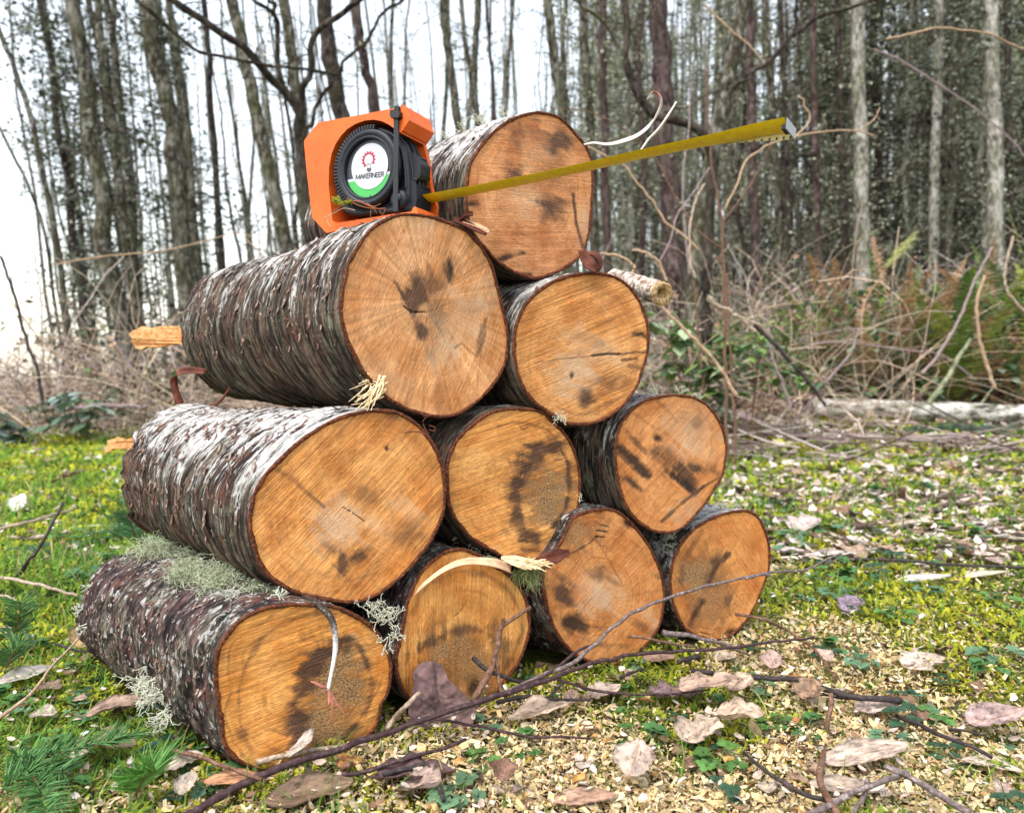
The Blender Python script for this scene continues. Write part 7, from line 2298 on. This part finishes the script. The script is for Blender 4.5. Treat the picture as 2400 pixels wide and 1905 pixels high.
stem(px2(ZR3, [(130, 150), (40, 330), (0, 420)])[0:0] + px2(ZB, [(1290, -40), (1240, 0), (1130, 140)])[0:0] + [(1650, 10), (1700, 60), (1760, 110), (1790, 150)], None, 4.5, .006, .004, TW_TAN, 'short tan branch crossing the top of the leaning trunks')
stem([(130, 620), (250, 600), (380, 588), (500, 560), (560, 545), (620, 570)], None, 4.5, .005, .003, TW_TAN, 'thin tan stem arching level over the brush at the left')
stem([(575, 560), (640, 620), (700, 700), (760, 790)][0:2] + [(655, 640)], None, 4.5, .004, .003, TW_TAN, 'short tan stem slanting behind the big striped log')
stem([(0, 600), (30, 680), (60, 790), (90, 880), (100, 960)], None, 5.0, .010, .012, TW_DARK, 'dark leaning stem at the far left edge of the brush', extra=[([(60, 790), (40, 720), (25, 640)], .006, .003)])
stem([(255, 785), (300, 850), (340, 910), (352, 945)], None, 5.2, .010, .010, TW_MAUVE, 'pale grey stick leaning in the brush left of the orange splinter')
stem([(100, 960), (200, 955), (290, 950), (345, 955)], None, 5.0, .016, .012, TW_MAUVE, 'grey branch lying along the edge of the grass at the left', 'fallen_branch', 'branch', [], 'branches lying on the ground')
stem([(300, 700), (330, 760), (345, 800)], None, 5.5, .006, .004, TW_BRN, 'reddish stem slanting just left of the orange splinter')
stem([(20, 700), (120, 820), (240, 880), (380, 900)], None, 5.4, .007, .004, TW_TAN, 'arching tan bramble stem at the left')

# ---- sword ferns
FERN = vcol('fern_leaflets', .6, .25, .3, 40, .3)


def frond(r2, L, az, rise, col, droop=1.2, pl=.085):
    n = 34
    s = np.linspace(0, 1, n)
    h = np.array([math.cos(az), math.sin(az), 0])
    x = L * s * math.cos(rise) * (1 - .1 * s)
    z = L * (s * math.sin(rise) - droop * .35 * s ** 2.4)
    P = h * x[:, None] + np.array([0, 0, 1.0]) * z[:, None]
    T = unit(np.gradient(P, axis=0))
    side = np.array([-math.sin(az), math.cos(az), 0])
    N_ = np.cross(T, side)
    mb = MB()
    V, f = tubes(P, np.linspace(.0035, .0012, n), 4)
    mb.add(V, f, col=np.array((.22, .15, .06)))
    for sg in (-1, 1):
        t = np.linspace(.12, .985, 46)
        base_ = np.stack([np.interp(t, s, P[:, k]) for k in range(3)], 1)
        tt = np.stack([np.interp(t, s, T[:, k]) for k in range(3)], 1)
        nn = np.stack([np.interp(t, s, N_[:, k]) for k in range(3)], 1)
        l = pl * np.sin(np.pi * (t * .86 + .12)) ** .8 * r2.uniform(.85, 1.1, 46)
        d = unit(side * sg + tt * .25 + nn * r2.normal(-.05, .18, (46, 1)))
        w = L * .0052
        q = [base_ - tt * w, base_ + tt * w, base_ + d * l[:, None] * .6 + tt * w * .9, base_ + d * l[:, None] * .6 - tt * w * .7, base_ + d * l[:, None] + nn * l[:, None] * -.10]
        V = np.stack(q, 1).reshape(-1, 3)
        b = np.arange(46)[:, None] * 5
        c_ = np.array(col) * r2.uniform(.65, 1.4, (46, 1))
        mb.add(V, [b + np.array([[0, 1, 2, 3]]), b + np.array([[3, 2, 4]])], col=np.repeat(c_, 5, 0))
    return mb


def fern(px, Y, L, n, label, green=.7, seed=1, base_y=None):
    r2 = np.random.default_rng(seed)
    p = at(np.array([px, 900.0]), Y)
    z0 = float(gz(p[0], Y)) if base_y is None else base_y
    root = empty('sword_fern', (p[0], Y, z0), label, 'fern', 'sword ferns at the right')
    for k in range(n):
        az = 2 * math.pi * k / n + r2.normal(0, .25)
        dead = r2.random() > green
        col = (.36, .21, .11) if dead else [(.12, .19, .03), (.075, .14, .035), (.20, .24, .045)][int(r2.integers(3))]
        mb = frond(r2, L * r2.uniform(.75, 1.1), az, R(r2.uniform(45, 80)) if not dead else R(r2.uniform(25, 70)), col, r2.uniform(.3, 1.0))
        V, f, A = mb.data()
        link('frond', mesh('frond', V, f, FERN, A, False), root)
    return root


fern(2230, 5.4, 1.75, 16, 'large green sword fern at the right, above the fallen white trunk', .72, 3)
fern(2400, 5.2, 1.75, 14, 'tall sword fern cut by the right edge with bright green fronds', .75, 4)
fern(2040, 5.7, 1.4, 15, 'green and brown sword fern left of the large one', .55, 5)
fern(1880, 5.8, 1.1, 18, 'low green sword fern between the brown stems and the bigger ferns', .7, 6)
fern(2110, 6.0, 1.9, 16, 'sword fern with drooping brown dead fronds behind the large green one', .12, 7)
fern(2300, 6.2, 2.1, 16, 'rusty brown sword fern behind, in front of the whitish trunk', .25, 8)
fern(2500, 5.6, 1.8, 14, 'sword fern mostly beyond the right edge', .6, 9)
fern(1980, 6.2, 1.7, 12, 'brown withered fern standing at the foot of the pale grey trunk', .05, 10)
fern(1740, 6.0, .9, 14, 'small sword fern behind the brown upright stems', .75, 12)
# the one pale yellow frond
mb = frond(np.random.default_rng(3), .75, R(25), R(48), (.42, .45, .14), .4, .10)
V, f, A = mb.data()
p = at(np.array([2070.0, 640.0]), 5.3)
yf = link('fern_frond', mesh('fern_frond', V, f, FERN, A, False), None, 'single pale yellow fern frond glowing above the ferns', 'fern frond', None, None, tuple(p))
yf.rotation_euler = (R(-20), 0, 0)
V, f = knobbly(np.array([[0, 0, 0], [-.15, .1, -.3], [-.2, .15, -float(p[2])]]), .004, .005, 20)
link('stalk', mesh('stalk', V, f, TW_TAN), yf)

# ---- bramble clumps with broad leaves
def bramble(px, Y, n, spread, size, cols, label, seed, zr=(.15, .7), group='leafy brambles in the brush'):
    r2 = np.random.default_rng(seed)
    p = at(np.array([px, 900.0]), Y)
    root = empty('bramble', (p[0], Y, float(gz(p[0], Y))), label, 'bramble', group)
    mb = MB(); lb = MB()
    for k in range(n):
        a = r2.uniform(0, 2 * math.pi)
        e_ = np.array([math.cos(a) * spread * r2.uniform(.2, 1), math.sin(a) * spread * r2.uniform(.2, .7), r2.uniform(*zr)])
        L_ = smoothline(np.array([[0, 0, 0], e_ * [.4, .4, .8], e_]), 14)
        V, f = tubes(L_, np.linspace(.004, .002, 14), 4)
        mb.add(V, f)
        for _ in range(7):
            q = L_[r2.integers(5, 14)] + r2.normal(0, .03, 3)
            for j in range(3):
                d = unit(np.array([math.cos(a + j * 2.1), math.sin(a + j * 2.1), r2.uniform(-.5, .25)]))
                s = unit(np.cross(d, [0, 0, 1.0]))
                l = size * r2.uniform(.6, 1.2)
                t = np.linspace(0, 1, 7)
                w = np.sin(np.pi * t ** .8) * l * .33
                c0 = q + d * (l * t)[:, None] + np.array([0, 0, -1.0]) * (l * .25 * t ** 2)[:, None]
                V = np.concatenate([c0 - s * w[:, None] + [0, 0, .0], c0 - np.array([0, 0, l * .05]), c0 + s * w[:, None]])
                lb.add(V, grid_faces(7, 3), col=np.array(cols[int(r2.integers(len(cols)))]) * r2.uniform(.6, 1.4))
    V, f, A = mb.data(); link('canes', mesh('canes', V, f, TW_BRN), root)
    V, f, A = lb.data(); link('leaves', mesh('leaves', V, f, HERB, A), root)
    return root


GRC = [(.10, .20, .06), (.17, .27, .06), (.07, .13, .06), (.27, .34, .2)]
bramble(1625, 3.6, 8, .30, .085, GRC, 'green bramble with drooping leaves right of the sawn stick', 1, (.45, .75))
bramble(1540, 3.9, 6, .25, .075, [(.05, .10, .08), (.08, .14, .09), (.16, .22, .2)], 'dark blue green bramble low behind the right end of the second row', 2, (.05, .3))
bramble(1760, 4.4, 8, .5, .07, GRC, 'yellow green bramble behind the tall brown stem', 3, (.3, .75))
bramble(1880, 5.4, 9, .6, .07, GRC, 'leafy bramble left of the ferns', 4, (.1, .6))
bramble(2080, 5.4, 9, .6, .07, [(.06, .10, .05), (.09, .14, .06), (.16, .2, .14)], 'dark leafy bramble under the ferns above the fallen white trunk', 5, (.05, .5))
bramble(2330, 5.4, 9, .6, .07, [(.06, .11, .06), (.09, .15, .06), (.16, .2, .14)], 'dark leafy bramble under the ferns at the right edge', 6, (.05, .5))
bramble(70, 4.6, 7, .45, .10, [(.05, .09, .05), (.08, .13, .07), (.22, .28, .25)], 'dark glossy bramble at the left edge of the brush', 7, (.08, .38), 'leafy brambles at the left')
bramble(190, 5.0, 6, .45, .08, [(.06, .10, .05), (.10, .15, .07), (.2, .25, .2)], 'small bramble in the brush left of the orange splinter', 8, (.08, .4), 'leafy brambles at the left')
bramble(330, 5.6, 6, .5, .07, [(.10, .11, .05), (.13, .15, .06)], 'olive bramble behind the orange splinter', 9, (.2, .55), 'leafy brambles at the left')
bramble(1990, 5.35, 10, .6, .065, GRC, 'mid green bramble between the low fern and the fallen white trunk', 14, (.15, .7))
bramble(2200, 5.4, 12, .7, .065, GRC, 'thick leafy bramble at the foot of the large green fern', 15, (.2, .8))
bramble(1690, 4.6, 9, .45, .065, [(.05, .10, .08), (.10, .17, .07), (.2, .26, .2)], 'bramble at the foot of the tall brown upright stems', 16, (.05, .45))
# ------------------------------------------------------------------ light, sky, camera
w = bpy.data.worlds.new('World')
sc.world = w
w.use_nodes = True
nt = w.node_tree
nt.nodes.clear()
sky = nt.nodes.new('ShaderNodeTexSky')
sky.sky_type = 'NISHITA'
sky.sun_disc = False
SUN_EL, SUN_AZ = 60.0, 218.0        # degrees above the horizon; compass from +Y, clockwise
sky.sun_elevation = R(SUN_EL)
sky.sun_rotation = R(SUN_AZ)
sky.air_density = 1.8
sky.dust_density = 1.2
hs = nt.nodes.new('ShaderNodeHueSaturation')
hs.inputs['Saturation'].default_value = .42
bg = nt.nodes.new('ShaderNodeBackground')
bg.inputs['Strength'].default_value = .15
out = nt.nodes.new('ShaderNodeOutputWorld')
nt.links.new(sky.outputs[0], hs.inputs['Color'])
nt.links.new(hs.outputs[0], bg.inputs[0])
nt.links.new(bg.outputs[0], out.inputs[0])
ld = bpy.data.lights.new('sun', 'SUN')
ld.energy = 1.5
ld.angle = R(30)
ld.color = (1.0, .93, .86)
lo_ = bpy.data.objects.new('sun', ld)
COL.objects.link(lo_)
sd = Vector((math.sin(R(SUN_AZ)) * math.cos(R(SUN_EL)), math.cos(R(SUN_AZ)) * math.cos(R(SUN_EL)), math.sin(R(SUN_EL))))
lo_.rotation_euler = sd.to_track_quat('Z', 'Y').to_euler()

cd = bpy.data.cameras.new('camera')
cam = bpy.data.objects.new('camera', cd)
COL.objects.link(cam)
cam.location = CAM
cam.rotation_euler = (R(90) - TILT, 0, 0)
cd.sensor_width = 36
cd.lens = 36 * F / 2400
cd.clip_start = .02
cd.clip_end = 1000
cd.dof.use_dof = True
cd.dof.focus_distance = .86
cd.dof.aperture_fstop = 6.5
sc.camera = cam
sc.view_settings.view_transform = 'Standard'
sc.view_settings.look = 'None'
sc.view_settings.gamma = 1
sc.view_settings.exposure = 1.45
sc.cycles.max_bounces = 6
sc.cycles.diffuse_bounces = 2
sc.cycles.transmission_bounces = 2
